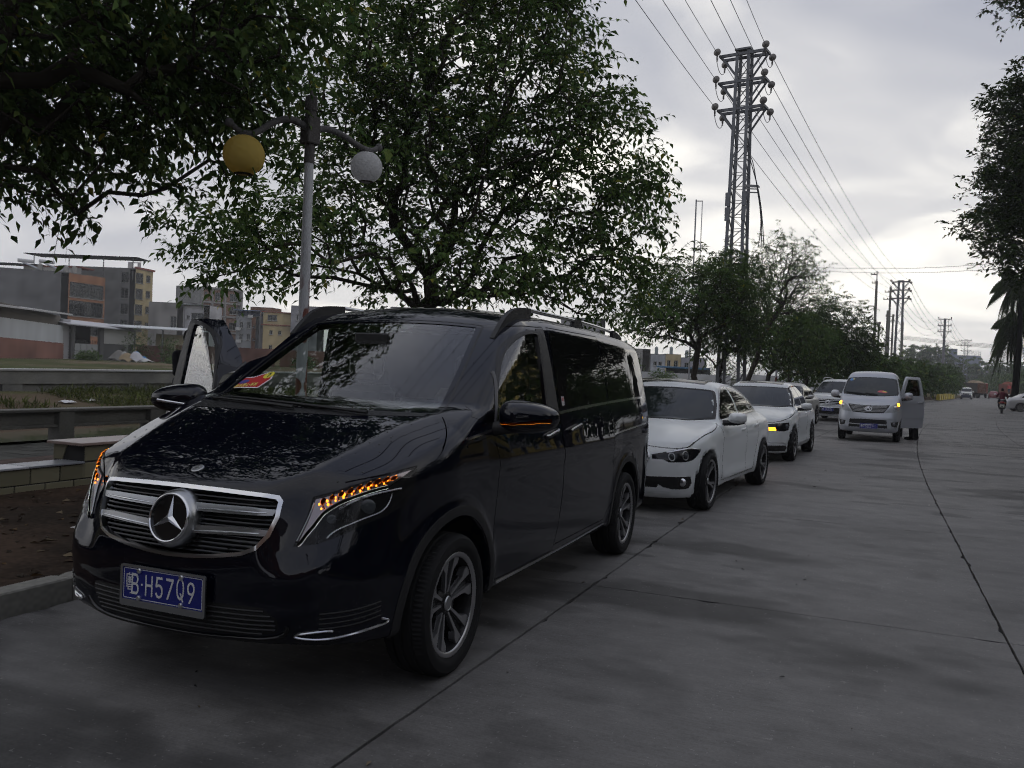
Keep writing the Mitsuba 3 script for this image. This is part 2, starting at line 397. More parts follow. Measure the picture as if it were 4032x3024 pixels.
def vclass_front(x, ay, z):
    zc = .578 + .75 * softplus(ay - .62, .03)
    w = np.clip((ay - .40) / .20, 0, 1); w = w * w * (3 - 2 * w)
    return w * (.30 * softplus(z - zc, .007) * np.exp(-np.maximum(z - zc - .1, 0) * 2.2) + .10 * np.minimum(softplus(zc - z, .007), .22))
VCLASS = dict(front_mod=vclass_front,
    side=[(.15, .87), (.25, .912), (.35, .935), (.5, .948), (.7, .95), (.88, .957), (.96, .962), (1.05, .955), (1.2, .938), (1.27, .925), (1.5, .882), (1.73, .83), (1.82, .80), (1.95, .75)],
    front=[(.1, .72), (.2, .80), (.27, .855), (.33, .875), (.42, .89), (.55, .895), (.63, .89), (.75, .872), (.85, .848), (.92, .82), (1.0, .78), (1.3, .6)],
    rear=[(.2, -4.12), (.4, -4.235), (.6, -4.245), (1.0, -4.225), (1.2, -4.20), (1.8, -4.03), (1.95, -3.95)],
    low=[(-4.4, 1.2), (-.6, 1.33), (-.3, 1.295), (-.1, 1.25), (.1, 1.195), (.3, 1.13), (.5, 1.062), (.65, 1.0), (.75, .95), (.82, .905), (.9, .84)],
    roof=[(-4.4, 1.77), (-4.0, 1.815), (-3.4, 1.852), (-2.4, 1.88), (-1.7, 1.882), (-1.2, 1.85), (-.9, 1.80), (-.6, 1.73)],
    ws=((-.03, 1.205), (-.96, 1.78)), ws_bow=.12, ws_curve=.012, plan_front=(-.02, .23, .95, .55), plan_rear=(-3.3, .05), crown=.02, roof_crown=.06, hub=.335, wheelbase=3.2, arch=.425, arch_in=.60,
    bow=(.11, .16), rear_bow=(.04, .03), fillets=(.16, .05, .07), ridge=((-.1, .74), (.78, .5), .25), flare=.012, rail_r=.09, ws_r=.06, join=.015,
    crease=[(-.35, .98, -3.0, .90, .010, .10)],
    bottom=lambda x, ay, z: (.29 + .02 * np.clip(x - .5, 0, .5) * (ay / .6) ** 2) - z)
SEDAN = dict(
    side=[(.10, .80), (.2, .85), (.35, .885), (.55, .895), (.70, .902), (.82, .885), (.92, .855), (.97, .81), (1.0, .785), (1.2, .70), (1.36, .60), (1.42, .55), (1.5, .5)], side_s=.012,
    front=[(.05, .60), (.16, .70), (.25, .765), (.4, .785), (.55, .775), (.66, .745), (.74, .68), (.82, .60), (1.0, .4)], rear=[(.1, -3.80), (.3, -3.90), (.55, -3.94), (.75, -3.92), (.95, -3.86), (1.1, -3.80)],
    low=[(-4.2, .98), (-3.9, 1.02), (-3.5, 1.045), (-2.9, 1.05), (-1.5, 1.02), (-.8, 1.0), (-.45, .975), (0, .92), (.35, .845), (.6, .765), (.72, .69), (.8, .62)],
    roof=[(-3.6, 1.16), (-3.1, 1.28), (-2.6, 1.385), (-2.1, 1.44), (-1.6, 1.455), (-1.2, 1.43), (-.9, 1.38), (-.6, 1.30)],
    ws=((-.42, .965), (-1.22, 1.405)), ws_bow=.20, ws_curve=.015, rg=((-3.20, 1.06), (-2.55, 1.40)), rg_bow=.16, plan_front=(-.1, .20, .5, .5), plan_rear=(-3.0, .16), crown=.035, roof_crown=.055, hub=.32, wheelbase=2.90, arch=.355, arch_in=.55,
    bow=(.14, .20), rear_bow=(.10, .08), fillets=(.16, .05, .09), ridge=((-.4, .62), (.65, .40), .06), flare=.014, rail_r=.07, ws_r=.05, join=.02, rear_r=.18,
    crease=[(-.2, .78, -3.2, .86, .014, .10), (-.5, .30, -2.5, .30, .02, .06)], bottom=lambda x, ay, z: .17 + .04 * np.clip(-x, 0, 1) - z)
def variant(P, **kw): q = dict(P); q.update(kw); return q
def stretch(t, s, o=0.0, k=1): return [(a, b * s + o) if k else (a * s + o, b) for a, b in t]
SEDAN2 = variant(SEDAN, front=[(.05, .66), (.16, .80), (.25, .86), (.4, .875), (.55, .865), (.68, .83), (.78, .76), (.86, .66), (1.0, .45)],
    low=[(-4.2, 1.0), (-3.6, 1.07), (-2.9, 1.07), (-1.5, 1.04), (-.8, 1.03), (-.42, 1.0), (0, .965), (.35, .90), (.6, .83), (.76, .755), (.86, .66)], roof=[(-3.6, 1.22), (-3.1, 1.33), (-2.6, 1.42), (-2.1, 1.475), (-1.6, 1.485), (-1.2, 1.455), (-.9, 1.40), (-.6, 1.31)],
    ws=((-.32, .985), (-1.22, 1.43)), wheelbase=2.66, rear=[(.1, -3.45), (.3, -3.56), (.55, -3.6), (.75, -3.58), (.95, -3.52), (1.1, -3.46)], rg=((-3.0, 1.09), (-2.4, 1.42)), ridge=((-.3, .62), (.7, .45), .10), bow=(.16, .26), crown=.045)
SUV = variant(SEDAN, side=[(.2, .82), (.3, .885), (.5, .905), (.8, .915), (1.0, .89), (1.08, .855), (1.13, .82), (1.4, .74), (1.62, .65), (1.72, .58), (1.8, .5)],
    front=[(.15, .70), (.28, .82), (.45, .87), (.7, .875), (.9, .845), (1.0, .80), (1.1, .70), (1.2, .5)], low=[(-4.0, 1.15), (-2.0, 1.15), (-.6, 1.14), (-.25, 1.125), (.2, 1.09), (.55, 1.04), (.75, .98), (.85, .9)],
    roof=[(-3.6, 1.62), (-2.6, 1.69), (-1.8, 1.71), (-1.2, 1.68), (-.9, 1.62), (-.6, 1.5)], ws=((-.22, 1.11), (-1.05, 1.63)), ws_bow=.17, rg=((-3.9, 1.15), (-3.5, 1.62)), hub=.35, arch=.40, wheelbase=2.66, rear=[(.2, -3.5), (.5, -3.62), (1.0, -3.62), (1.2, -3.55)],
    bow=(.13, .16), ridge=((-.2, .64), (.7, .56), .10), bottom=lambda x, ay, z: .21 + .02 * np.clip(-x, 0, 1) - z, crown=.03)
MINIVAN = variant(SEDAN, side=[(.2, .70), (.3, .755), (.5, .785), (.8, .795), (1.0, .79), (1.15, .775), (1.25, .755), (1.5, .70), (1.7, .645), (1.8, .60), (1.9, .52)],
    front=[(.15, .56), (.27, .68), (.4, .74), (.6, .745), (.75, .715), (.9, .665), (1.0, .60), (1.08, .52), (1.2, .36)], low=[(-3.6, 1.2), (-.3, 1.27), (-.05, 1.255), (.15, 1.215), (.3, 1.165), (.45, 1.095), (.56, 1.02), (.65, .92)],
    roof=[(-3.2, 1.82), (-2.4, 1.875), (-1.6, 1.89), (-1.0, 1.875), (-.6, 1.82), (-.35, 1.74)], ws=((.22, 1.19), (-.50, 1.72)), ws_bow=.14, ws_curve=.02, rg=None, wheelbase=2.5, hub=.285, arch=.33, arch_in=.45, plan_front=(-.1, .18, .6, .6), rear=[(.2, -3.0), (.5, -3.1), (1.2, -3.1), (1.9, -3.0)],
    bow=(.12, .20), rear_bow=(.04, .05), fillets=(.14, .05, .05), ridge=((.1, .60), (.5, .5), .08), plan_rear=(-2.4, .08), rail_r=.07, ws_r=.06, crease=[(.2, 1.02, -2.8, 1.06, .010, .08), (0, .62, -2.8, .66, .010, .08)], bottom=lambda x, ay, z: .25 - z, roof_crown=.05, crown=.06)
# ------------------------------------------------------------------ materials
def rgb(*c): return {'type': 'rgb', 'value': list(c)}
def pr(name, col, rough=.5, metal=0.0, two=False, **kw):
    d = {'type': 'principled', 'base_color': rgb(*col) if not isinstance(col, dict) else col, 'roughness': rough, 'metallic': metal, **kw}
    scene[name] = {'type': 'twosided', 'bsdf': d} if two else d
    return name
VC = mikit.proc(t_pal)
scene['m_black_paint'] = {'type': 'twosided', 'bsdf': {'type': 'plastic', 'diffuse_reflectance': rgb(.0018, .0024, .0075), 'int_ior': 1.52}}
pr('m_paint', VC, .22, .0, clearcoat=1.0, clearcoat_gloss=.95, specular=.5, two=True)
pr('m_metal_paint', VC, .34, .45, clearcoat=1.0, clearcoat_gloss=.93, two=True)
scene['m_black_gloss'] = {'type': 'twosided', 'bsdf': {'type': 'plastic', 'diffuse_reflectance': rgb(.003, .003, .0035), 'int_ior': 1.52}}
pr('m_plastic', VC, .5, two=True)
pr('m_matte', VC, .85, specular=.25, two=True)
pr('m_rubber', (.010, .010, .0105), .75, specular=.3, two=True)
pr('m_chrome', (.80, .81, .83), .10, 1.0, two=True)
pr('m_satin', (.46, .47, .48), .30, 1.0, two=True)
pr('m_alloy', (.42, .42, .43), .32, .9, two=True)
pr('m_lens', VC, .06, specular=.5, two=True)
scene['m_glass'] = {'type': 'thindielectric', 'int_ior': 1.52, 'specular_transmittance': rgb(.66, .74, .70)}
scene['m_clear'] = {'type': 'thindielectric', 'int_ior': 1.22, 'specular_transmittance': rgb(.95, .95, .95)}
scene['m_dark_glass'] = {'type': 'thindielectric', 'int_ior': 1.52, 'specular_transmittance': rgb(.20, .22, .22)}
# ------------------------------------------------------------------ building kit for cars
def mirror_y(vf, n):
    v, f = vf
    return (v * [1, -1, 1], f[:, ::-1]), n * [1, -1, 1]
DX, DY, DZ = np.array([1.0, 0, 0]), np.array([0, 1.0, 0]), np.array([0, 0, 1.0])
class Car:
    def __init__(s, key, F): s.k, s.F, s.S = key, F, Surf(F)
    def uv(s, pts, d):
        d = np.asarray(d, float); d = d / np.linalg.norm(d)
        if d[2] > .9999: d = np.array([.01, 0, 1.0]) / math.hypot(.01, 1)
        u = np.cross(DZ, d); u /= np.linalg.norm(u); w = np.cross(d, u)
        p = np.asarray(pts, float)
        return np.stack([p @ u, p @ w], 1)
    def lay(s, name, poly, d, mat, level=.003, thick=.006, h=.03, both=False, parent=None, color=None, pts=True, r=0.0, label=None, emit=None, smooth_pts=0):
        """a plate laid on the body: poly as 3D points (pts) or as a shapely polygon in (u, w)"""
        if pts is True:
            q = s.uv(poly, d)
            if smooth_pts: q = spline(q, smooth_pts, closed=True)
            poly = Polygon(q)
        if r > 0: poly = rounded(poly, r)
        vf, n = s.S.patch(poly, d, level, thick, h)
        out = []
        for sgn in ((1, -1) if both else (1,)):
            if sgn < 0: vf, n = mirror_y(vf, n)
            c = None if color is None else np.tile(np.asarray(color, float), (len(vf[0]), 1))
            out.append(obj(name, vf, mat, parent or s.k, normals=n, color=c, label=label, emit=emit))
        return out
    def snap(s, pts, d, level=0.0, n=8):
        d = np.asarray(d, float); d = d / np.linalg.norm(d)
        p = spline(pts, n) if len(pts) > 2 else np.linspace(pts[0], pts[1], n * 2)
        q, ok = s.S.hit(p + d * 0.5, d, level, 1.0, 120)
        return np.where(ok[:, None], q, p)
    def wire(s, name, pts, d, r, mat, level=.002, both=False, parent=None, color=None, n=8, sides=8, emit=None, label=None):
        q = s.snap(pts, d, level, n)
        out = []
        for sgn in ((1, -1) if both else (1,)):
            m = tube(q * [1, sgn, 1], r, sides)
            out.append(obj(name, m, mat, parent or s.k, smooth=40, color=color, emit=emit, label=label))
        return out
    def ribbon(s, name, pts, d, width, mat, **kw):
        ls = LineString(s.uv(spline(pts, 8) if len(pts) > 2 else pts, d))
        return s.lay(name, ls.buffer(width / 2, cap_style=kw.pop('cap', 1), join_style=1), d, mat, pts=False, **kw)
def bars_text(strokes, size, w):
    """strokes of a character as polylines in a unit square"""
    return unary_union([LineString(np.array(q) * size).buffer(w / 2, cap_style=2, join_style=2) for q in strokes])
CJK = {
 'yue': [[(.5, 1.04), (.42, .97)], [(.14, .94), (.86, .94), (.86, .42), (.14, .42), (.14, .94)], [(.26, .68), (.74, .68)], [(.5, .86), (.5, .48)], [(.33, .82), (.42, .73)], [(.67, .82), (.58, .73)], [(.47, .66), (.31, .52)], [(.53, .66), (.69, .52)], [(.04, .32), (.96, .32)], [(.36, .32), (.30, .19), (.80, .19), (.76, .02), (.58, 0)]],
 'ai': [[(.1, .95), (.85, 1)], [(.25, .9), (.3, .8)], [(.5, .9), (.5, .8)], [(.78, .92), (.7, .8)], [(.08, .6), (.08, .74), (.92, .74), (.92, .6)], [(.2, .55), (.8, .55)], [(.42, .74), (.3, .3), (.05, 0)], [(.35, .38), (.75, .38), (.5, .12), (.2, 0)], [(.4, .25), (.95, 0)]],
 'xin': [[(.1, .5), (.04, .2)], [(.28, .72), (.3, .1), (.72, .05), (.78, .25)], [(.45, .85), (.58, .65)], [(.8, .65), (.95, .4)]],
 'che': [[(.1, .85), (.9, .85)], [(.4, 1), (.18, .5), (.85, .5)], [(.55, .72), (.55, 0)], [(.04, .26), (.96, .26)]],
 'dui': [[(.1, .95), (.1, 0)], [(.1, .93), (.36, .93), (.24, .65), (.38, .45), (.2, .3)], [(.65, .95), (.6, .45), (.38, 0)], [(.62, .5), (.78, .2), (.98, 0)]],
 'mei': [[(.2, 1), (.2, 0)], [(.02, .72), (.4, .72)], [(.18, .7), (.02, .3)], [(.55, .98), (.44, .72)], [(.5, .84), (.96, .84)], [(.55, .66), (.5, .1), (.9, .1), (.88, .66), (.55, .66)], [(.42, .4), (.98, .4)]],
 'zhou': [[(.2, .95), (.18, .4), (.05, 0)], [(.08, .6), (.05, .4)], [(.5, .9), (.5, .1)], [(.35, .65), (.4, .5)], [(.68, .65), (.74, .5)], [(.85, .98), (.85, 0)]],
}
def licence_plate(parent, chars, cjk, M, frame=True, W=.44, H=.14, bolts=True):
    """M: 4x4 from plate space (x to the viewer's right, y up, z out) to the car"""
    def put(m): m.apply_transform(M); return m
    p = obj('licence_plate', put(extrude(rounded([(-W / 2, -H / 2), (W / 2, -H / 2), (W / 2, H / 2), (-W / 2, H / 2)], .008), .003)), 'm_plastic', parent, color=(.006, .012, .16))
    rim = rounded([(-W / 2 + .005, -H / 2 + .005), (W / 2 - .005, -H / 2 + .005), (W / 2 - .005, H / 2 - .005), (-W / 2 + .005, H / 2 - .005)], .008)
    obj('plate_border', put(extrude(rim.difference(rim.buffer(-.003)), .001, ((0, 0, .003), DX, DY))), 'm_plastic', p, color=(.55, .55, .56))
    k = H / .14
    parts = [affinity.translate(bars_text(CJK[cjk], np.array([.043, .085]) * k, 0.0040 * k), -.203 * k, -.043 * k)]
    ms = [extrude(parts[0], .0015, ((0, 0, .003), DX, DY))]
    xs = [-.150, -.078, -.021, .036, .093, .150]
    for ch, cx in zip(chars, xs):
        t = meshkit.text_mesh(ch, .09 * k, .0015, bold=False); b = t.bounds
        w = b[1][0] - b[0][0]; want = .040 * k if ch not in '1' else .016 * k
        t.vertices = (t.vertices - [(b[0][0] + b[1][0]) / 2, b[0][1], 0]) * [want / w, .09 * k / (b[1][1] - b[0][1]) if ch != 'Q' else k, 1] + [(cx + (.005 if cx > -.1 else 0)) * k, -.045 * k, .003]
        ms.append(t)
    ms.append(extrude(Point(-.112 * k, 0).buffer(.005 * k), .0015, ((0, 0, .003), DX, DY)))
    obj('plate_characters', put(cat_(ms)), 'm_plastic', p, color=(.62, .62, .62))
    if frame:
        o = rounded([(-W / 2 - .012, -H / 2 - .028), (W / 2 + .012, -H / 2 - .028), (W / 2 + .012, H / 2 + .01), (-W / 2 - .012, H / 2 + .01)], .012)
        obj('plate_frame', put(extrude(o.difference(sbox(-W / 2 + .001, -H / 2 + .001, W / 2 - .001, H / 2 - .001)), .008, ((0, 0, -.001), DX, DY))), 'm_satin', p)
    if bolts:
        for bx in (-.125, .105):
            for by in (-.058, .058):
                obj('plate_screw', put(revolve([(.0115, .003), (.0115, .009), (.009, .013), (.004, .014), (0, .014)], 16).apply_translation((bx, by, 0))), 'm_chrome', p)
    return p
def frameM(o, x, y):
    x = np.asarray(x, float); y = np.asarray(y, float); M = np.eye(4); M[:3, 0], M[:3, 1], M[:3, 2], M[:3, 3] = x, y, np.cross(x, y), o
    return M
def make_wheel(name, parent, c, R, width, rim_r, style, side=1, steer=0.0, cap=None, alloy=None, n=96):
    """a wheel as tyre, rim, spokes and hub cap; the outer face towards y * side"""
    at = PLACE.get(parent)
    h = width / 2
    prof = [(rim_r - .01, -h * .80), (rim_r + .012, -h * .86), (rim_r + .03, -h * .98), ((rim_r + R) / 2, -h * 1.02), (R - .022, -h * .97), (R - .008, -h * .86), (R - .001, -h * .66), (R, -h * .50), (R - .009, -h * .46), (R - .009, -h * .40), (R + .001, -h * .36), (R + .001, -h * .08), (R - .009, -h * .05), (R - .009, h * .05), (R + .001, h * .08), (R + .001, h * .36), (R - .009, h * .40), (R - .009, h * .46),
            (R, h * .50), (R - .001, h * .66), (R - .008, h * .86), (R - .022, h * .97), ((rim_r + R) / 2, h * 1.02), (rim_r + .03, h * .98), (rim_r + .012, h * .86), (rim_r - .01, h * .80)]
    t = revolve(prof, n * 2)
    v = t.vertices.reshape(len(prof), n * 2, 3)
    rr = np.array([p[0] for p in prof])
    for k in range(len(prof)):
        if rr[k] > R - .010 and abs(prof[k][1]) > h * .45: v[k, 1::2, :2] *= 1 - .005 / R * (1 if k % 1 == 0 else 0)
    t.vertices = v.reshape(-1, 3)
    M = np.eye(4)
    A = np.array([[1, 0, 0], [0, 0, side], [0, -side, 0]], float)           # z of the revolve -> y * side
    cs, sn = math.cos(steer), math.sin(steer)
    M[:3, :3] = np.array([[cs, -sn, 0], [sn, cs, 0], [0, 0, 1]]) @ A; M[:3, 3] = c
    def put(m): m = m.copy(); m.apply_transform(M); return m
    w = thing_part(name, parent)
    obj('tyre', put(t), 'm_rubber', w, smooth=25)
    barrel = [(rim_r - .012, -h * .8), (rim_r - .022, -h * .3), (rim_r - .025, h * .4), (rim_r - .016, h * .70), (rim_r - .012, h * .80), (rim_r + .004, h * .86), (rim_r + .012, h * .87), (rim_r + .014, h * .80)]
    obj('rim', put(revolve(barrel, 72)), 'm_dark_alloy', w, smooth=40)
    obj('rim_lip', put(revolve([(rim_r - .012, h * .80), (rim_r - .006, h * .875), (rim_r + .010, h * .905), (rim_r + .015, h * .86)], 96)), alloy or 'm_alloy', w, smooth=60)
    obj('brake_disc', put(revolve([(.05, h * .05), (rim_r * .72, h * .05), (rim_r * .72, h * .15), (.05, h * .15)], 48)), 'm_satin', w)
    obj('wheel_well_back', put(revolve([(rim_r - .02, -h * .55), (0, -h * .6)], 32)), 'm_rubber', w)
    zf = h * .62
    for k in range(style['n']):
        a = 2 * np.pi * k / style['n'] + style.get('phase', 0)
        pol, wells = style['poly'](rim_r)
        for pm, z0, z1, mat in [(pol, zf - .035, zf, alloy or 'm_alloy')] + ([(wells, zf - .055, zf - .02, 'm_dark_alloy')] if wells is not None else []):
            m = extrude(pm, z1 - z0, ((0, 0, z0), DX, DY))
            rad = np.linalg.norm(m.vertices[:, :2], axis=1)
            m.vertices[:, 2] += .030 * np.clip((rad - rim_r * .3) / (rim_r * .7), 0, 1) - .012
            c_, s_ = math.cos(a), math.sin(a); m.vertices[:, :2] = m.vertices[:, :2] @ np.array([[c_, s_], [-s_, c_]])
            obj('spoke', put(m), mat, w, smooth=20)
    obj('hub', put(revolve([(.085, zf - .06), (.08, zf - .03), (.055, zf - .012), (.04, zf - .008)], 40)), 'm_dark_alloy', w, smooth=40)
    obj('hub_cap', put(revolve([(.037, zf - .02), (.037, zf - .004), (.033, zf + .001), (.030, zf - .001), (0, zf + .001)], 32)), cap or 'm_satin', w, smooth=30)
    return w
def thing_part(name, parent): return numbered(name, parent)
def twin_spoke(rim):
    r0, r1 = .045, rim - .006
    P, Wd = [], []
    for s in (-1, 1):
        q = [(r0, s * .006), (r1 * .62, s * .022), (r1, s * .030), (r1 * .985, s * .085), (r1 * .80, s * .075), (r1 * .70, s * .046), (r1 * .55, s * .037), (r0, s * .018)]
        P.append(Polygon(q).buffer(0))
    well = Polygon([(r0, -.03), (r1 * .75, -.05), (r1, -.08), (r1, .08), (r1 * .75, .05), (r0, .03)])
    return unary_union(P + [Point(0, 0).buffer(.052)]), well
STYLE_TWIN = {'n': 5, 'poly': twin_spoke, 'phase': math.radians(-14)}
pr('m_dark_alloy', (.012, .012, .013), .35, .3, two=True)
# ------------------------------------------------------------------ the ground
def curve(y): 
    y = np.asarray(y, float)
    q = np.where(y < 50, .0017 * np.maximum(y - 12, 0) ** 2, .0017 * 38 ** 2 + .1292 * (y - 50))
    return np.where(y > 190, .0017 * 38 ** 2 + .1292 * 140 + .06 * (y - 190), q)
NZ, FB, VO, SS = mikit.noise, mikit.fbm, mikit.voronoi, mikit.smoothstep
def t_concrete(p, n, uv):
    x, y = p.x, p.y
    big = FB(x * .35 + 3, y * .35, 0, 3)
    band = FB(x * 1.1 + 9, y * 2.6 + 4, 0, 3)
    blot = SS(.57, .70, FB(x * .62 + 1.7, y * 1.15 + 6.3, 0, 4))
    drip = SS(.66, .75, NZ(x * 2.3, y * 5.5, 3)) * SS(.45, .62, big)
    fine = NZ(x * 95, y * 95, 1) * .5 + NZ(x * 230, y * 230, 5) * .5
    brush = NZ(x * 5, y * 160, 2)
    speck = SS(.915, .95, NZ(x * 60, y * 60, 8))
    mid = FB(x * 7 + 2, y * 9 + 5, 0, 3); mott = SS(.52, .70, FB(x * 2.4 + 8, y * 3.4 + 1, 3, 4))
    v = .138 * (.86 + .40 * (big - .5) + .30 * (band - .5)) * (1 - .58 * blot) * (1 - .45 * drip) * (1 - .22 * mott) * (.80 + .40 * mid) * (.84 + .32 * fine) * (.93 + .14 * brush)
    v = v + speck * .05
    tint = mikit.mix((1.02, 1.0, .985), (1.05, .985, .92), FB(x * .2, y * .2, 4, 2))
    return tint * v
def t_dirt(p, n, uv):
    a = FB(p.x * 1.3, p.y * 1.3, p.z, 4); b = NZ(p.x * 40, p.y * 40, p.z * 40)
    c = mikit.mix((.060, .040, .028), (.026, .019, .014), SS(.35, .65, a))
    return c * (.65 + .7 * b)
def t_bank(p, n, uv):
    a = FB(p.x * .5, p.y * .5, 2, 4); b = NZ(p.x * 14, p.y * 14, 1); g = SS(18.5, 27.0, p.y) * .7 + SS(.45, .62, a) * .5
    soil = mikit.mix((.115, .082, .056), (.07, .052, .036), b)
    return mikit.mix(soil, (.055, .068, .022), dr.clip(g, 0, 1)) * (.7 + .6 * b)
def t_yard(p, n, uv):
    a = FB(p.x * .08, p.y * .08, 0, 4); b = NZ(p.x * 1.9, p.y * 1.9, 1)
    return mikit.mix((.11, .085, .055), (.05, .055, .022), SS(.40, .60, a)) * (.7 + .6 * b)
def t_wallc(p, n, uv):
    """weathered concrete: streaks run down, patches"""
    h = p.x + p.y
    st = FB(p.x * 2.2 + p.y * 1.7, p.z * .35, 3, 3); pa = FB(p.x * .9, p.y * .9, p.z * 1.3, 4); f = NZ(p.x * 45, p.y * 45, p.z * 45)
    v = .20 * (.55 + .9 * pa) * (.72 + .5 * st) * (.85 + .3 * f)
    return mikit.mix((1.0, .98, .93), (.92, .9, .78), st) * v
def t_stain(p, n, uv):
    st = FB(p.x * 1.3 + p.y * 1.1, p.z * .22, 7, 3); pa = FB(p.x * .35 + 5, p.y * .35, p.z * .5, 3); f = NZ(p.x * 6, p.y * 6, p.z * 6)
    return mi.Color3f((.62 + .55 * pa) * (.70 + .5 * st) * (.92 + .16 * f))
pr('m_concrete', mikit.proc(t_concrete), .62, specular=.42)
pr('m_dirt', mikit.proc(t_dirt), .95, specular=.1)
pr('m_bank', mikit.proc(t_bank), .95, specular=.1)
pr('m_yard', mikit.proc(t_yard), .95, specular=.1)
pr('m_wallc', mikit.proc(t_wallc), .85, specular=.25)
pr('m_joint', (.012, .012, .011), .95)
rng = np.random.default_rng(11)
def sheet(xs, ys, zf):
    X, Y = np.meshgrid(xs, ys); Z = zf(X, Y)
    v = np.stack([X, Y, Z], -1).reshape(-1, 3); n = len(xs)
    i, j = np.meshgrid(np.arange(len(ys) - 1), np.arange(n - 1), indexing='ij'); a = i * n + j
    f = np.vstack([np.stack([a, a + 1, a + n + 1], -1).reshape(-1, 3), np.stack([a, a + n + 1, a + n], -1).reshape(-1, 3)])
    return trimesh.Trimesh(v, f, process=False)
def strip(ya, yb, xl, xr, zf, n=80, m=6, follow=True):
    """a sheet along the road between two offsets from its line"""
    ys = np.linspace(ya, yb, n); t = np.linspace(0, 1, m)
    X = (xl + (xr - xl) * t)[None] + (curve(ys)[:, None] if follow else 0); Y = np.repeat(ys[:, None], m, 1)
    Z = zf(X, Y) if callable(zf) else np.full_like(X, zf)
    v = np.stack([X, Y, Z], -1).reshape(-1, 3)
    i, j = np.meshgrid(np.arange(n - 1), np.arange(m - 1), indexing='ij'); a = i * m + j
    f = np.vstack([np.stack([a, a + 1, a + m + 1], -1).reshape(-1, 3), np.stack([a, a + m + 1, a + m], -1).reshape(-1, 3)])
    return trimesh.Trimesh(v, f, process=False)
SLAB_END = 5.72 + 3.97 * 11
obj('road', strip(-40, SLAB_END, -4.40, 10.0, -.016, 60, 8), 'm_joint', kind='structure')
ROAD2 = obj('road_far', strip(SLAB_END + .006, 900, -4.40, 10.0, 0.0, 120, 12), 'm_concrete', kind='structure')
cols = [-4.34, -1.755, .770, 3.29, 5.80, 8.32, 9.98]
rows = [5.72 + 3.97 * k for k in range(-3, 12)]
def rough_edge(p, q, amp, chips):
    L = np.linalg.norm(np.subtract(q, p)); n = max(3, int(L / .05)); t = np.linspace(0, 1, n)
    pts = np.outer(1 - t, p) + np.outer(t, q); nrm = np.array([-(q[1] - p[1]), q[0] - p[0]]) / L
    s = rng.integers(0, 9999)
    d = (meshkit.fbm(np.stack([t * L * 6, np.full(n, s * .37), np.zeros(n)], 1), 4) - .5) * 2 * amp
    for _ in range(rng.poisson(chips * L)):
        c = rng.uniform(0, 1); w = rng.uniform(.02, .07) / L; d = d + rng.uniform(.008, .030) * np.exp(-((t - c) / w) ** 2)
    d[0] = d[-1] = 0
    return (pts + nrm * np.maximum(d, -.004)[:, None])[:-1]
for r in range(len(rows) - 1):
    for c in range(len(cols) - 1):
        y0, y1 = rows[r], rows[r + 1]
        if c >= 4 and y0 < 0: continue
        g, gx = .004, .007
        cr = [(cols[c] + gx, y0 + g), (cols[c + 1] - gx, y0 + g), (cols[c + 1] - gx, y1 - g), (cols[c] + gx, y1 - g)]
        near = y0 < 22
        P_ = np.vstack([rough_edge(np.array(cr[k]), np.array(cr[(k + 1) % 4]), .006 if k % 2 else .003, (1.0 if k % 2 else .45)) if near else [cr[k]] for k in range(4)])
        if c == 3 and r == 3: P_ = np.vstack([rough_edge(np.array(cr[k]), np.array(cr[(k + 1) % 4]), .012 if k in (0, 3) else .006, 2.2) for k in range(4)])
        pg = Polygon(P_).buffer(0)
        m = extrude(pg, .016, ((0, 0, -.016), DX, DY))
        m.vertices[:, 2] += np.where(m.vertices[:, 2] > -.008, 0, 0)
        m.vertices[:, 0] += curve(m.vertices[:, 1])
        obj('slab', m, 'm_concrete', 'road', smooth=False)
# ground left of the road, river, far side
DIRT = lambda X, Y: .10 + .05 * meshkit.fbm(np.stack([X * 1.6, Y * 1.6, X * 0], -1), 4) + .05 * np.clip((-X + curve(Y) - 4.4) / 3, 0, 1)
obj('dirt_strip', strip(-30, 150, -7.35, -4.50, DIRT, 700, 30), 'm_dirt', kind='structure', smooth=True)
obj('verge', strip(150, 900, -60, -4.50, .12, 60, 8), 'm_yard', kind='structure', smooth=True)
obj('pavement_base', strip(-30, 150, -11.75, -7.30, .085, 80, 4), 'm_joint', kind='structure')
obj('pavement_base', strip(-40, 900, 10.14, 40, .12, 120, 8), 'm_yard', kind='structure')
for k, (xl, xr, ya, yb) in enumerate([(-4.50, -4.345, -30, -3)]): pass
KB = []
yk = -8.0
while yk < 148:
    L = .78
    for (xl, xr) in ((-4.50, -4.352),) + (((10.0, 10.14),) if yk > 20 else ()):
        ys = np.array([yk + .004, yk + L - .004]); cx = curve(ys)
        m = box(0, 1, 0, 1, 0, 1, .06 if yk < 20 else 0); v = m.vertices.copy()
        dz = rng.uniform(-.006, .006); dx = rng.uniform(-.006, .006)
        X = np.where(v[:, 0] < .5, xl + v[:, 0] * .15, xr - (1 - v[:, 0]) * .15) + np.interp(v[:, 1], [0, 1], cx) + dx
        m.vertices = np.stack([X, ys[0] + v[:, 1] * (ys[1] - ys[0]), -.02 + v[:, 2] * (.155 + dz)], 1)
        if yk < 60: obj('kerb', m, 'm_wallc', 'road', smooth=False)
        else: KB.append(m)
    yk += L
obj('kerb_run', cat_(KB), 'm_wallc', 'road', kind='stuff', smooth=False)
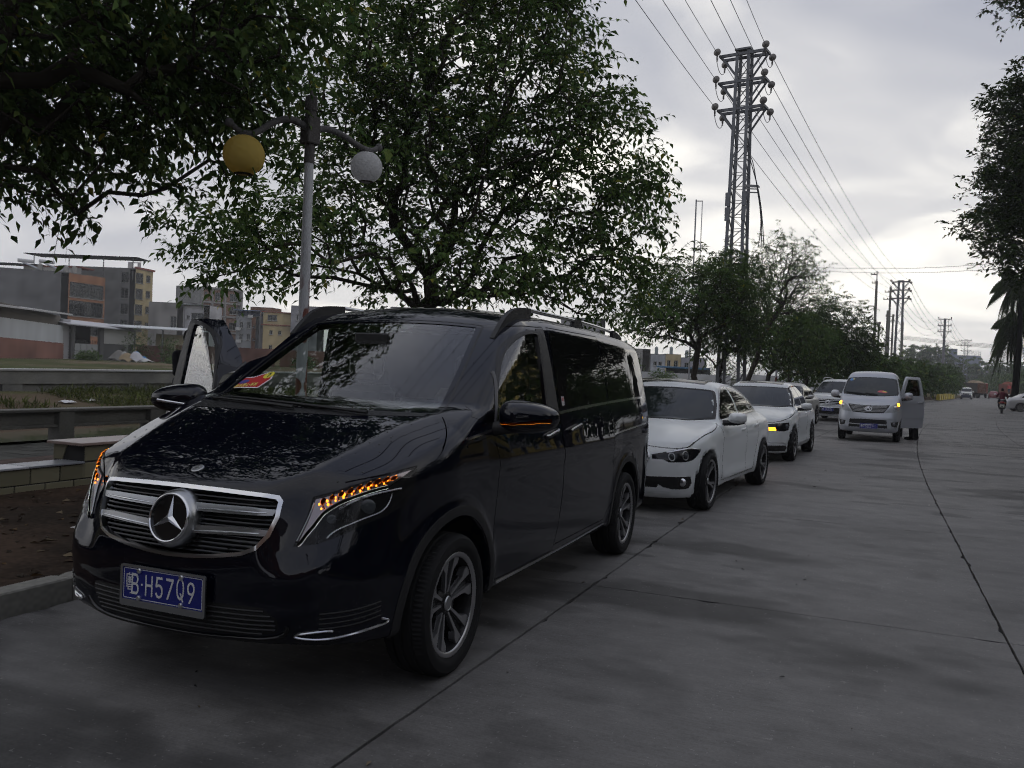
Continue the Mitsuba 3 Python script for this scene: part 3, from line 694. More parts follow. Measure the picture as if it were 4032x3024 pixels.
# pavers between the low wall and the balustrade
prg = np.random.default_rng(5)
xg = [(-7.42 - .30 * k) for k in range(14)]
restp = []
for j in range(150):
    y0 = 4.2 + j * .30
    for k in range(13):
        x1, x0 = xg[k] - .003, xg[k + 1] + .003
        red = x0 > -9.95
        c = np.array([.105, .075, .062]) if red else np.array([.088, .088, .080])
        m = box(x0, x1, y0 + .003, y0 + .297, .09, .14 + prg.uniform(-.004, .004), .004)
        m.vertices[:, 0] += curve(m.vertices[:, 1])
        col = c * prg.uniform(.75, 1.2)
        if j < 20: obj('paver', m, 'm_matte', 'pavement_base', smooth=False, color=col)
        else: restp.append((m, col))
mm = cat_([m for m, _ in restp]); obj('paver_run', mm, 'm_matte', 'pavement_base', kind='stuff', smooth=False, color=np.vstack([np.tile(c, (len(m.vertices), 1)) for m, c in restp]))
obj('river_wall', strip(-30, 150, -11.78, -11.75, lambda X, Y: np.where(X - curve(Y) < -11.765, -1.6, .13), 80, 2), 'm_wallc', kind='structure')
obj('river', strip(-60, 260, -22.0, -11.7, -.66, 60, 6), 'm_water', kind='structure')
obj('river_bed', strip(-60, 260, -24, -11.7, -1.5, 40, 4), 'm_yard', kind='structure')
BANKZ = lambda X, Y: np.interp(-(X - curve(Y)), [20.0, 21, 23.5, 27.6], [-1.0, -.68, -.25, .10]) + .10 * (meshkit.fbm(np.stack([X * .9, Y * .9, X * 0], -1), 4) - .5)
obj('far_bank', strip(-60, 200, -27.75, -20.0, BANKZ, 300, 24), 'm_bank', kind='structure', smooth=True)
YARDZ = lambda X, Y: np.interp(np.hypot(X, Y), [30, 45, 75, 400], [.25, .5, .92, 1.0])
obj('yard', strip(-80, 200, -420, -28.05, YARDZ, 60, 40), 'm_yard', kind='structure', smooth=True)
obj('land', sheet(np.linspace(-2500, 2500, 9), np.linspace(-1200, 2800, 9), lambda X, Y: X * 0 - 2.2), 'm_yard', kind='structure')
def t_water(p, n, uv): return .006 * FB(p.x * 1.2, p.y * 2.2, 0, 3)
scene['m_water'] = {'type': 'bumpmap', 'arbitrary': mikit.proc(t_water, .02), 'scale': 1.0, 'bsdf': {'type': 'principled', 'base_color': rgb(.045, .05, .035), 'roughness': .06, 'specular': .55}}
# ------------------------------------------------------------------ low tiled wall with its stone-topped box
lw = thing('planter_wall', 'low cream tiled planter wall with a pale stone coping beside the dirt strip', 'planter wall')
obj('core', box(-7.50, -7.212, -6, 6.185, .05, .385), 'm_matte', lw, color=(.03, .03, .028))
obj('core', box(-7.63, -7.212, 6.20, 10.5, .05, .56), 'm_matte', lw, color=(.035, .034, .032))
trg = np.random.default_rng(3)
def tile(y0, y1, z0, z1, par, x=-7.2, col=None):
    c = (np.array([.20, .185, .12]) if col is None else np.array(col)) * trg.uniform(.72, 1.12)
    obj('tile', box(x - .012, x + trg.uniform(-.002, .002), y0 + .005, y1 - .005, z0 + .005, z1 - .005, .004), 'm_gloss_tile', par, smooth=False, color=c)
for k in range(-8, 4):
    y = 5.292 + .315 * k; tile(y, min(y + .315, 6.18), .235, .385, lw)
for k in range(-8, 3): tile(5.45 + .315 * k, 5.45 + .315 * k + .315, .10, .235, lw)
for k in range(14): tile(6.185 + .315 * k, 6.185 + .315 * k + .315, .10 + 0, .235, lw); tile(6.20 + .315 * k, 6.20 + .315 * k + .315, .235, .395, lw); tile(6.195 + .315 * k, 6.195 + .315 * k + .315, .40, .558, lw)
obj('tile', extrude([(-7.625, .405), (-7.505, .405), (-7.44, .555), (-7.625, .555)], .012, ((0, 6.200, 0), DX, DZ)), 'm_gloss_tile', lw, color=(.20, .185, .12), smooth=False, label='broken end tile that shows bare mortar')
for y0, y1, c in ((3.0, 4.3, (.40, .41, .42)), (4.3, 5.575, (.42, .43, .44)), (5.58, 6.185, (.21, .22, .235))):
    obj('coping', box(-7.50, -7.175, y0 + .002, y1 - .002, .387, .407, .004), 'm_gloss_tile', lw, color=c, smooth=False)
obj('coping', box(-7.50, -7.175, -6, 2.996, .387, .407, .004), 'm_gloss_tile', lw, color=(.36, .37, .38), smooth=False)
obj('coping', box(-7.66, -7.165, 6.13, 8.3, .560, .590, .006), 'm_gloss_tile', lw, color=(.30, .225, .195), smooth=False, label='pinkish stone slab on top of the box')
obj('coping', box(-7.66, -7.165, 8.304, 10.5, .560, .590, .006), 'm_gloss_tile', lw, color=(.30, .225, .195), smooth=False)
def t_tile(p, n, uv):
    return .55 + .75 * FB(p.x * 7 + p.y * 7, p.z * 7, p.y * 2, 4)
pr('m_gloss_tile', VC, .28, specular=.45, two=True)
# ------------------------------------------------------------------ near balustrade
bal = thing('balustrade', 'low grey concrete balustrade with recessed panels along the near river edge', 'balustrade')
def sect(x0, x1, ya, yb, z0, z1, b=.008):
    m = box(0, 1, 0, 1, 0, 1, 0) if b == 0 else box(x0, x1, ya, yb, z0, z1, b)
    m.vertices[:, 0] += curve(m.vertices[:, 1]); return m
for k in range(-4, 40):
    yc = 9.45 + 1.775 * k
    obj('post', sect(-11.62, -11.37, yc - .135, yc + .135, .10, .585), 'm_wallc', bal, smooth=False)
    ya, yb = yc + .136, yc + 1.639
    obj('panel', sect(-11.56, -11.48, ya, yb, .391, .585, .002), 'm_wallc', bal, smooth=False)
    obj('beam', sect(-11.60, -11.40, ya, yb, .345, .390), 'm_wallc', bal, smooth=False)
    obj('rail', sect(-11.65, -11.345, yc - .135, yc + 1.638, .586, .630, .01), 'm_wallc', bal, smooth=False)
# far parapet
par = thing('parapet', 'long pale concrete parapet with a red painted mark on the opposite bank', 'parapet')
for k in range(-6, 22):
    ya, yb = 15.0 + 5.3 * k, 20.295 + 5.3 * k
    def sc(x0, x1, a, b, z0, z1, e=.0):
        m = box(x0, x1, a, b, z0, z1, e); m.vertices[:, 0] += curve(m.vertices[:, 1]) * .9; m.vertices[:, 2] += .009 * (m.vertices[:, 1] - 20); return m
    obj('beam', sc(-28.25, -28.0, ya, yb, .335, .795), 'm_wallc', par, smooth=False)
    obj('coping', sc(-28.32, -27.93, ya, yb, .797, .885, .02), 'm_pale', par, smooth=False)
    obj('post', sc(-28.22, -28.02, ya + .25, ya + 1.0, -.25, .333), 'm_wallc', par, smooth=False)
    obj('base', sc(-28.30, -28.12, ya, yb, -.3, .330), 'm_wallc', par, smooth=False)
obj('painted_mark', box(-27.999, -27.992, 22.70, 22.84, .40, .80), 'm_matte', par, smooth=False, color=(.16, .012, .014))
def t_pale(p, n, uv): return mi.Color3f(.42, .42, .41) * (.7 + .5 * FB(p.x * 1.5, p.y * 1.5, p.z * 3, 4))
pr('m_pale', mikit.proc(t_pale), .8)
# ------------------------------------------------------------------ trees
pr('m_bark', VC, .9, specular=.15)
scene['m_leaf'] = {'type': 'principledthin', 'base_color': VC, 'roughness': .38, 'specular': .5 if False else 0.5, 'diff_trans': .55} if False else {'type': 'principledthin', 'base_color': VC, 'roughness': .42, 'spec_trans': 0.0, 'diff_trans': .6, 'eta': 1.45}
def sample_crown(ells, n, rg, shell=.45):
    vol = np.array([np.prod(r) * w for _, r, w in ells]); pick = rg.choice(len(ells), n, p=vol / vol.sum())
    d = rg.normal(size=(n, 3)); d /= np.linalg.norm(d, axis=1, keepdims=True)
    rad = rg.uniform(0, 1, n) ** (1 / 3.0 * shell * 2)
    rad = rad * (1 + .10 * rg.normal(size=n))
    c = np.array([np.asarray(ells[k][0]) for k in pick]); r = np.array([np.asarray(ells[k][1], float) for k in pick])
    return c + d * rad[:, None] * r
def leaf_mesh(pos, dirs, nrm, L, W, quads=True):
    """folded pointed leaves; 4 triangles each (2 with quads False)"""
    n = len(pos); side = np.cross(dirs, nrm); side /= np.linalg.norm(side, axis=1, keepdims=True) + 1e-9
    nrm = np.cross(side, dirs); L = L[:, None]; W = W[:, None]
    tip = pos + dirs * L - nrm * L * .16; mid = pos + dirs * L * .45 - nrm * L * .01
    l = pos + dirs * L * .40 + side * W + nrm * W * .28; r = pos + dirs * L * .40 - side * W + nrm * W * .28
    if quads:
        v = np.stack([pos, l, mid, r, tip], 1).reshape(-1, 3); k = np.arange(n)[:, None] * 5
        f = np.concatenate([k + [0, 2, 1], k + [0, 3, 2], k + [1, 2, 4], k + [2, 3, 4]], 1).reshape(-1, 3); per = 5
    else:
        v = np.stack([pos, l, r, tip], 1).reshape(-1, 3); k = np.arange(n)[:, None] * 4
        f = np.concatenate([k + [0, 3, 1], k + [0, 2, 3]], 1).reshape(-1, 3); per = 4
    return v, f, per
def grow(base, fork, tips, rg, r0, step=.5, fan=1.0):
    """a branching skeleton: every tip hangs on the nearest node already grown"""
    base, fork = np.asarray(base, float), np.asarray(fork, float)
    nT = 6
    nodes = [base + (fork - base) * t + np.array([rg.normal() * .05, rg.normal() * .05, 0]) * (0 < t < 1) for t in np.linspace(0, 1, nT)]
    par = [-1] + list(range(nT - 1))
    order = np.argsort(np.linalg.norm(tips - fork, axis=1))
    cap = len(nodes) + len(tips) * 14
    N = np.zeros((cap, 3)); N[:len(nodes)] = nodes; cnt = len(nodes)
    D = np.zeros(cap); D[:cnt] = np.linspace(0, 1, nT) * np.linalg.norm(fork - base)
    dead = np.zeros(cap, bool); dead[:nT - 2] = True
    tip_node = []
    for i in order:
        t = tips[i]
        dist = np.linalg.norm(N[:cnt] - t, axis=1) + .28 * D[:cnt] + np.where(dead[:cnt], 1e9, 0)
        j = int(np.argmin(dist)); a = N[j]; L = np.linalg.norm(t - a); m = max(1, min(12, int(L / step)))
        bend = np.array([0, 0, .10 * L])
        prev = j
        for k in range(1, m + 1):
            s = k / m; q = a + (t - a) * s + bend * math.sin(math.pi * s) + (rg.normal(size=3) * .05 * min(L, 1.5) if k < m else 0)
            N[cnt] = q; D[cnt] = D[prev] + np.linalg.norm(q - N[prev]); par.append(prev); prev = cnt; cnt += 1
        tip_node.append(prev)
    par = np.array(par); area = np.zeros(cnt); area[tip_node] += 1
    for k in range(cnt - 1, 0, -1): area[par[k]] += area[k]
    rad = r0 * (np.maximum(area, .6) / area[0]) ** (1 / 2.15)
    return N[:cnt], par, rad
def branch_mesh(N, par, rad, rmin, sides=5):
    ks = np.array([k for k in range(1, len(N)) if rad[k] > rmin])
    if len(ks) == 0: return None
    a, b = N[par[ks]], N[ks]; ra = np.minimum(rad[par[ks]], rad[ks] * 1.35); rb = rad[ks]
    t = b - a; t /= np.linalg.norm(t, axis=1, keepdims=True) + 1e-9
    x = np.cross(t, np.where(np.abs(t[:, 2:]) < .9, [0, 0, 1.0], [1.0, 0, 0])); x /= np.linalg.norm(x, axis=1, keepdims=True); y = np.cross(t, x)
    big = rad[par[ks]] > .05; sd = 8 if big.any() else sides
    ang = np.arange(sd) * 2 * np.pi / sd
    ring = np.cos(ang)[None, :, None] * x[:, None] + np.sin(ang)[None, :, None] * y[:, None]
    v = np.concatenate([a[:, None] - t[:, None] * ra[:, None, None] * .3 + ring * ra[:, None, None], b[:, None] + t[:, None] * rb[:, None, None] * .3 + ring * rb[:, None, None]], 1)
    n = len(ks); k0 = np.arange(n)[:, None] * 2 * sd; j = np.arange(sd); j1 = (j + 1) % sd
    f = np.concatenate([np.stack([k0 + j, k0 + j1, k0 + j1 + sd], -1), np.stack([k0 + j, k0 + j1 + sd, k0 + j + sd], -1)], 1).reshape(-1, 3)
    return trimesh.Trimesh(v.reshape(-1, 3), f, process=False)
GREEN = np.array([.070, .112, .036])
def tree(label, base, fork_z, ells, n_tips, per_tip, L, seed, r0=.14, col=GREEN, droop=.75, shell=.45, rmin=.008, quads=True, spread=.32, name='tree', group=None, lean=(0, 0), cat='tree', bark=(.045, .038, .03), aspect=.19, jit=.35, bare=0.0):
    rg = np.random.default_rng(seed)
    base = np.asarray(base, float); key = thing(name, label, cat, group)
    tips = sample_crown(ells, n_tips, rg, shell)
    fork = base + np.array([lean[0], lean[1], fork_z])
    N, par, rad = grow(base - [0, 0, .15], fork, tips, rg, r0)
    bm = branch_mesh(N, par, rad, rmin)
    c = np.asarray(bark) * (0.6 + .8 * meshkit.fbm(bm.vertices * [9, 9, 2.5], 3)[:, None])
    obj('trunk', bm, 'm_bark', key, smooth=True, color=c)
    cen = np.mean([e[0] for e in ells], axis=0)
    use = tips if bare <= 0 else tips[rg.uniform(size=len(tips)) > bare]
    nt = max(1, per_tip // 7); per_tw = per_tip // nt; K = len(use) * nt; m = K * per_tw
    B_ = np.repeat(use, nt, 0); out = B_ - fork; out[:, 2] *= .4; out /= np.linalg.norm(out, axis=1, keepdims=True) + 1e-9
    td = out * .75 + rg.normal(size=(K, 3)) * .55 + [0, 0, .12]; td /= np.linalg.norm(td, axis=1, keepdims=True)
    B_ = B_ + rg.normal(size=(K, 3)) * spread * .30; TL = spread * rg.uniform(1.0, 2.1, K)
    t = np.tile(np.linspace(.12, 1.0, per_tw), K) + rg.uniform(-.05, .05, m); D0 = np.repeat(td, per_tw, 0); Lm = np.repeat(TL, per_tw)
    pos = np.repeat(B_, per_tw, 0) + D0 * (Lm * t)[:, None] - np.array([0, 0, 1.0]) * (droop * .55 * Lm * t ** 2)[:, None]
    tang = D0 - np.array([0, 0, 1.0]) * (droop * 1.1 * t)[:, None]; tang /= np.linalg.norm(tang, axis=1, keepdims=True)
    sdv = np.cross(tang, [0, 0, 1.0]); sdv /= np.linalg.norm(sdv, axis=1, keepdims=True) + 1e-9; sgn = np.tile(np.where(np.arange(per_tw) % 2, 1.0, -1.0), K)[:, None]
    d = tang * .55 + sdv * sgn * .75 + rg.normal(size=(m, 3)) * .28 - np.array([0, 0, droop * .42]); d /= np.linalg.norm(d, axis=1, keepdims=True)
    nr = rg.normal(size=(m, 3)) * .40 + [0, 0, 1.0] + np.repeat(out, per_tw, 0) * .3
    LL = L * np.exp(rg.normal(size=m) * .22); W = LL * aspect * rg.uniform(.8, 1.25, m)
    v, f, per = leaf_mesh(pos, d, nr, LL, W, quads)
    if quads:
        ts = np.array([0, .5, 1.0]); tv = B_[:, None] + td[:, None] * (TL[:, None] * ts)[..., None] - np.array([0, 0, 1.0]) * (droop * .55 * TL[:, None] * ts ** 2)[..., None]
        sw = np.cross(td, [.3, .2, 1.0]); sw /= np.linalg.norm(sw, axis=1, keepdims=True); wv = np.array([.005, .004, .002])[None, :, None] * sw[:, None]
        V = np.stack([tv + wv, tv - wv], 2).reshape(-1, 3); q = np.arange(K)[:, None] * 6
        obj('twigs', (V, np.concatenate([q + [0, 1, 3], q + [0, 3, 2], q + [2, 3, 5], q + [2, 5, 4]], 1).reshape(-1, 3)), 'm_bark', key, smooth=False, color=np.tile(np.asarray(bark) * .9, (len(V), 1)), kind='stuff')
    hue = rg.normal(size=(m, 1)) * jit
    clump = np.repeat(rg.normal(size=(len(use), 1)) * .25, per_tw * nt, 0)
    cc = np.clip(np.asarray(col) * np.exp(.55 * hue + clump) * np.array([1, 1, 1]) * (1 + np.hstack([hue * .25, hue * 0, -hue * .15])), .003, .3)
    yl = rg.uniform(size=m) < .012; cc[yl] = cc[yl] * [3.0, 1.8, 1.0]
    obj('crown', (v, f), 'm_leaf', key, smooth=False, color=np.repeat(cc, per, 0))
    return key
tree('large dark tree at the left edge whose low branches overhang the street lamp', (-8.3, 4.9, .1), 3.0,
     [((-8.0, 6.3, 5.3), (2.5, 2.3, 1.5), 1.0), ((-6.9, 7.4, 5.4), (1.5, 1.5, 1.2), 1.0), ((-9.3, 7.6, 4.9), (2.2, 2.0, 1.2), .9), ((-8.6, 6.6, 3.85), (1.5, 1.4, .8), .9), ((-7.6, 8.0, 4.3), (1.2, 1.3, .9), .8), ((-10.2, 5.4, 5.0), (2.2, 2.2, 1.6), .7), ((-8.0, 4.2, 5.6), (1.8, 2.0, 1.2), .6), ((-9.6, 6.2, 3.6), (1.5, 1.5, .8), .8), ((-7.4, 7.4, 5.0), (1.3, 1.2, 1.0), .8)], 1350, 21, .125, 21, r0=.19, droop=.75, spread=.26, aspect=.23, col=GREEN * 1.15)
tree('tall broad leafy tree behind the street lamp and the black van', (-8.2, 14.6, .1), 2.4,
     [((-7.3, 14.6, 7.4), (2.5, 2.4, 2.8), 1.0), ((-5.6, 15.6, 5.6), (1.6, 1.9, 1.7), 1.0), ((-8.6, 14.2, 4.9), (2.3, 2.1, 1.5), .9), ((-6.5, 15.2, 3.7), (2.2, 2.0, .9), .7), ((-10.4, 13.0, 3.6), (1.7, 1.7, .9), .8), ((-4.7, 16.6, 4.6), (1.0, 1.3, 1.3), .8), ((-9.9, 14.0, 7.0), (2.2, 2.2, 2.2), .5), ((-9.2, 10.8, 3.4), (1.5, 1.4, .85), .9), ((-7.2, 14.2, 3.3), (2.2, 1.8, .75), .8), ((-4.9, 16.4, 3.2), (1.2, 1.2, .7), .8), ((-6.3, 15.3, 9.4), (1.8, 1.8, 1.2), .7)], 2500, 21, .135, 33, r0=.17, droop=.65, spread=.28, aspect=.23, col=GREEN * 1.35)
ROWTREES = [
 ('bushy street tree right of the large tree, rounded low lobes over the white saloon roof', (-6.9, 35.6, .1), 1.9, [((-6.9, 35.0, 4.9), (2.2, 2.3, 1.7), 1), ((-8.3, 34.2, 3.9), (1.7, 1.8, 1.0), 1), ((-5.9, 35.8, 5.2), (1.3, 1.5, 1.6), 1)], 900, 20, .15, 41, {}),
 ('upright street tree wrapped round the foot of the near lattice pylon', (-6.6, 39.6, .1), 1.7, [((-5.9, 39.4, 5.2), (1.5, 1.5, 2.4), 1), ((-6.2, 38.6, 3.6), (1.7, 1.6, 1.2), 1)], 800, 20, .15, 42, {}),
 ('sparse pale street tree with thin twigs beside the lattice pylon', (-5.7, 43.5, .1), 1.8, [((-4.3, 43.2, 7.1), (1.5, 1.6, 1.8), 1), ((-3.5, 43.4, 6.2), (1.3, 1.4, 1.5), 1)], 620, 9, .13, 43, {'col': GREEN * 1.5, 'bare': .1, 'rmin': .004}),
 ('middle street tree that hides the second street lamp', (-5.5, 49.4, .1), 1.8, [((-4.8, 48.6, 3.6), (2.3, 2.2, 1.5), 1), ((-5.4, 49.6, 5.0), (1.6, 1.7, 1.4), 1)], 800, 16, .17, 44, {}),
 ('lower street tree behind the second street lamp', (-4.9, 55.2, .1), 1.8, [((-3.9, 55.0, 3.4), (2.2, 2.2, 1.5), 1), ((-4.2, 56, 4.6), (1.6, 1.7, 1.2), 1)], 650, 16, .18, 45, {}),
 ('dark dense rounded street tree, last big one before the concrete poles', (-4.4, 61.0, .1), 2.0, [((-2.6, 61.2, 5.0), (2.5, 2.4, 2.4), 1), ((-1.7, 61.8, 3.7), (2.0, 2.2, 1.6), 1), ((-4.2, 60.4, 4.8), (2.0, 2.2, 2.0), 1)], 1300, 16, .19, 46, {'col': GREEN * .8}),
]
for lab, b, fz, el, nt, pt, L, sd, kw in ROWTREES: tree(lab, b, fz, el, nt, pt, L, sd, r0=.12, quads=False, name='street_tree', group='trees planted along the near kerb', **kw)
ORD = ('first', 'second', 'third', 'fourth', 'fifth', 'sixth', 'seventh', 'eighth', 'ninth', 'tenth', 'eleventh', 'twelfth', 'thirteenth', 'fourteenth', 'fifteenth', 'sixteenth')
fr = np.random.default_rng(77)
for k in range(16):
    y = 70 + k * 9.5; x = float(curve(y)) - 8.0 + fr.uniform(-.6, .6); h = fr.uniform(4.0, 5.6) + (1.0 if k > 8 else 0)
    tree(ORD[k] + ' tree of the far hedge-like row, counted from the concrete poles onward', (x, y, .1), 1.5, [((x + .8, y, h * .62), (2.6, 2.8, h * .36), 1), ((x + 2.2, y + 1, h * .5), (1.8, 2.2, h * .28), .8), ((x - 2.5, y, h * .55), (2.0, 2.4, h * .3), .6)], 300, 12, .30, 100 + k, r0=.12, quads=False, name='street_tree', group='far trees in the row along the left kerb', rmin=.02, spread=.5, aspect=.3, col=GREEN * .9)
for k in range(14):
    y = 205 + k * 12; x = float(curve(y)) + 14 + fr.uniform(-2, 2) - 1.2 * k * .3
    tree(ORD[k] + ' distant roadside tree behind the lorries, counted away from the camera', (x, y, .1), 1.5, [((x, y, 4.6), (5.0, 4.0, 2.6), 1), ((x - 4, y, 3.6), (4.0, 4.0, 2.2), .8)], 220, 12, .55, 300 + k, r0=.15, quads=False, name='roadside_tree', group='distant trees across the end of the road', rmin=.04, spread=.9, aspect=.32, col=GREEN * .9)
for k in range(7):
    x, y = 6 + k * 8.5 + fr.uniform(-2, 2), 372 + k * 4
    tree(ORD[k] + ' tree from the left on the wooded knoll before the far office block', (x, y, 0), 4, [((x, y, 9 + (5 if k in (1, 2) else 0)), (6, 5, 4.5), 1)], 200, 12, .9, 340 + k, r0=.25, quads=False, name='knoll_tree', group='trees on the distant knoll', rmin=.06, spread=1.3, aspect=.35, col=GREEN * 1.0)
# right side of the road: the ficus at the frame's edge and its neighbours
tree('large dark tree at the right edge of the road with feathery branch ends', (9.6, 41, .1), 3.5,
     [((7.4, 41, 10.6), (3.4, 3.4, 3.4), 1), ((6.2, 40.5, 8.0), (3.1, 2.8, 1.6), 1), ((7.2, 41, 6.7), (2.6, 2.6, .9), .8), ((6.3, 40.6, 12.6), (2.2, 2.0, 1.2), .8), ((6.2, 40, 17.6), (2.4, 2, 1.3), .8), ((5.9, 40.5, 13.4), (2.2, 2, 1.7), .9), ((5.2, 40.5, 9.6), (1.9, 2, 1.5), .8), ((10, 42, 10), (3, 3, 4), .3)], 2800, 28, .20, 61, r0=.22, quads=False, droop=.15, aspect=.25, spread=.34, col=GREEN * .55)
for k, (x, y) in enumerate([(12.5, 22), (12.8, 31), (12.2, 12), (12.5, 2), (12, -8), (12.5, -18), (13.5, 52), (13.8, 62), (15.5, 75), (17.5, 91), (20, 108)]):
    tree('dark pavement tree off the right edge of the picture, ' + ('abreast of the white saloon', 'abreast of the minivan', 'abreast of the van', 'beside the camera', 'behind the camera', 'farthest behind the camera', 'past the ficus', 'before the yellow flats', 'at the yellow flats', 'past the yellow flats', 'farthest down the road')[k], (x, y, .1), 2.2, [((x, y, 4.9), (3.4, 3.8, 2.7), 1), ((x + .5, y, 8.2), (2.6, 2.8, 2.4), .8)], 480, 14, .32, 80 + k, r0=.15, quads=False, name='pavement_tree', group='trees on the right pavement', rmin=.02, spread=.5, aspect=.25)
for k, y in enumerate([-7.5, -15.0]):
    tree(('nearer', 'farther')[k] + ' leafy tree on the planted strip behind the camera', (-9.4, y, .1), 2.4, [((-9.4, y, 6.2), (2.6, 2.8, 2.6), 1), ((-8.6, y, 4.6), (2.0, 2.0, 1.4), .8)], 600, 16, .2, 90 + k, r0=.16, quads=False, name='strip_tree', group='trees on the planted strip behind the view', rmin=.02, spread=.4, aspect=.22)
# ------------------------------------------------------------------ the black van in front
VAN_AT = T4((-2.753, 3.675, 0), -math.pi / 2 + .0138)
VK = thing('van', 'glossy black passenger van in front with a blue plate and its far door open', 'van', at=VAN_AT)
Fv = car_F(VCLASS); CV = Car(VK, Fv)
def build_van():
    V0, Q0 = surface_nets(Fv, (-4.35, -1.05, .15), (1.0, 1.05, 2.0), .024)
    V1, Q1 = surface_nets(Fv, (-4.35, -1.05, .15), (1.0, 1.05, 2.0), .04, level=-.045, it=2)
    shell = to_manifold(V0, Q0) - to_manifold(V1, Q1)
    XZ = ((0, 0, 0), (1, 0, 0), (0, 0, 1))                                  # u x v = -y
    def side_prism(poly, s): return prism(poly, -1.3 if s > 0 else .70, -.70 if s > 0 else 1.3, *XZ)
    door = spline([(-.405, .40), (-.462, .69), (-.477, .86), (-.455, 1.03), (-.42, 1.12), (-.47, 1.24), (-.60, 1.48), (-.74, 1.605), (-.93, 1.708), (-1.15, 1.742), (-1.40, 1.752)], 6)
    door = np.vstack([door, spline([(-1.425, 1.752), (-1.46, 1.45), (-1.478, 1.2), (-1.50, 1.06), (-1.57, .78), (-1.55, .62), (-1.46, .36), (-1.44, .335)], 6), [(-.75, .335), (-.46, .345)]])
    door = Polygon(door).buffer(0)
    fwin = rounded(np.vstack([spline([(-.47, 1.205), (-.55, 1.36), (-.66, 1.475), (-.82, 1.59), (-1.02, 1.672), (-1.285, 1.70)], 6), [(-1.275, 1.56), (-1.255, 1.225)]]), .012)
    slide = Polygon(np.vstack([spline([(-1.500, 1.755), (-1.486, 1.2), (-1.508, 1.06), (-1.578, .78), (-1.558, .62), (-1.47, .37)], 6), [(-2.60, .37)], spline([(-2.66, .42), (-2.80, .635), (-2.73, .95), (-2.66, 1.2), (-2.627, 1.5), (-2.620, 1.755)], 6)])).buffer(0)
    cuts = []
    lines = [door.exterior, slide.exterior]
    for s in (1, -1):
        cuts += [side_prism(LineString(l.coords).buffer(.0028), s) for l in lines]
    # hood gap in plan, front screen opening
    hood = spline([(.805, 0), (.80, .25), (.775, .45), (.735, .53), (.653, .628), (.506, .779), (.32, .868), (.195, .905), (.106, .901), (-.009, .852), (-.10, .782)], 6)
    gap = LineString(hood).buffer(.003)
    gap = gap.union(affinity.scale(gap, 1, -1, origin=(0, 0)))
    top_cut = prism(gap, .85, 1.5, (0, 0, 0), (1, 0, 0), (0, 1, 0))
    dws = np.array([.55, 0, .835]); dws /= np.linalg.norm(dws)
    ws3 = np.array([(-.115, .748, 1.235), (-.055, .5, 1.225), (-.01, 0, 1.22), (-.055, -.5, 1.225), (-.115, -.748, 1.235), (-.55, -.675, 1.51), (-.965, -.592, 1.742), (-.93, 0, 1.765), (-.965, .592, 1.742), (-.55, .675, 1.51)])
    wsp = rounded(CV.uv(ws3, dws), .03)
    u_, w_ = np.cross(DZ, dws), np.cross(dws, np.cross(DZ, dws))
    u_ = u_ / np.linalg.norm(u_); w_ = np.cross(dws, u_)
    ws_cut = prism(wsp.buffer(-.035), .55, 1.6, (0, 0, 0), u_, w_)
    shell = shell - top_cut - ws_cut
    for c in cuts: shell = shell - c
    # the bumper crease and openings: grille mouth and lower intake
    gr = [(0, .626), (.13, .632), (.235, .642), (.36, .663), (.425, .69), (.468, .745), (.488, .82), (.487, .885), (.47, .903), (.42, .909), (.2, .915), (0, .917)]
    gpoly = Polygon(np.array(gr + [(-y, z) for y, z in gr[::-1]]))
    low = rounded([(-.46, .455), (-.40, .335), (0, .322), (.40, .335), (.53, .352), (.53, .41), (.46, .455)], .02)
    YZ = ((0, 0, 0), (0, 1, 0), (0, 0, 1))
    shell = shell - prism(gpoly.buffer(-.004), .5, 1.1, *YZ)
    doors = {}
    for s in (1, -1):
        pm = side_prism(door, s)
        doors[s] = (shell ^ pm) - side_prism(fwin, s)
        shell = shell - pm
        sm = side_prism(slide, s)
        d = shell ^ sm; shell = shell - sm
        (v, f), n = CV.S.split_normals(d)
        obj('sliding_door', (v, f), 'm_black_paint', VK, normals=n)
    hoodp = Polygon(np.vstack([hood, hood[::-1] * [1, -1]])).buffer(0)
    hp = prism(hoodp, .90, 1.5, (0, 0, 0), (1, 0, 0), (0, 1, 0)); hd = shell ^ hp; shell = shell - hp
    (v, f), n = CV.S.split_normals(hd); hk = obj('bonnet', (v, f), 'm_black_paint', VK, normals=n)
    (v, f), n = CV.S.split_normals(shell); obj('body', (v, f), 'm_black_paint', VK, normals=n)
    # ---- doors
    hinge = np.array([-.42, -.87, 0]); ang = math.radians(57)
    R = np.eye(4); c_, s_ = math.cos(ang), math.sin(ang)
    R[:3, :3] = [[c_, -s_, 0], [s_, c_, 0], [0, 0, 1]]; R[:3, 3] = hinge - R[:3, :3] @ hinge
    Rn = R[:3, :3]
    for s in (1, -1):
        (v, f), n = CV.S.split_normals(doors[s])
        mv = (lambda p: p) if s > 0 else (lambda p: p @ Rn.T + R[:3, 3])
        mn = (lambda p: p) if s > 0 else (lambda p: p @ Rn.T)
        dk = obj('front_door', (mv(v), f), 'm_black_paint', VK, normals=mn(n), label='open front door swung out over the pavement side' if s < 0 else None)
        (v, f), n = CV.S.patch(fwin.buffer(.012), DY, -.012, 0, .04)
        u0 = np.cross(DZ, DY)
        fw2 = affinity.scale(fwin, -1, 1, origin=(0, 0)); door2 = affinity.scale(door, -1, 1, origin=(0, 0))   # (u, z) with u = -x for d = y
        def sp(poly, level, thick, h=.03):
            vf, n = CV.S.patch(poly, DY, level, thick, h)
            if s < 0: vf, n = mirror_y(vf, n)
            return (mv(vf[0]), vf[1]), mn(n)
        vf, n = sp(fw2.buffer(.010), -.014, 0, .04)
        obj('window', vf, 'm_dark_glass' if s > 0 else 'm_glass', dk, normals=n)
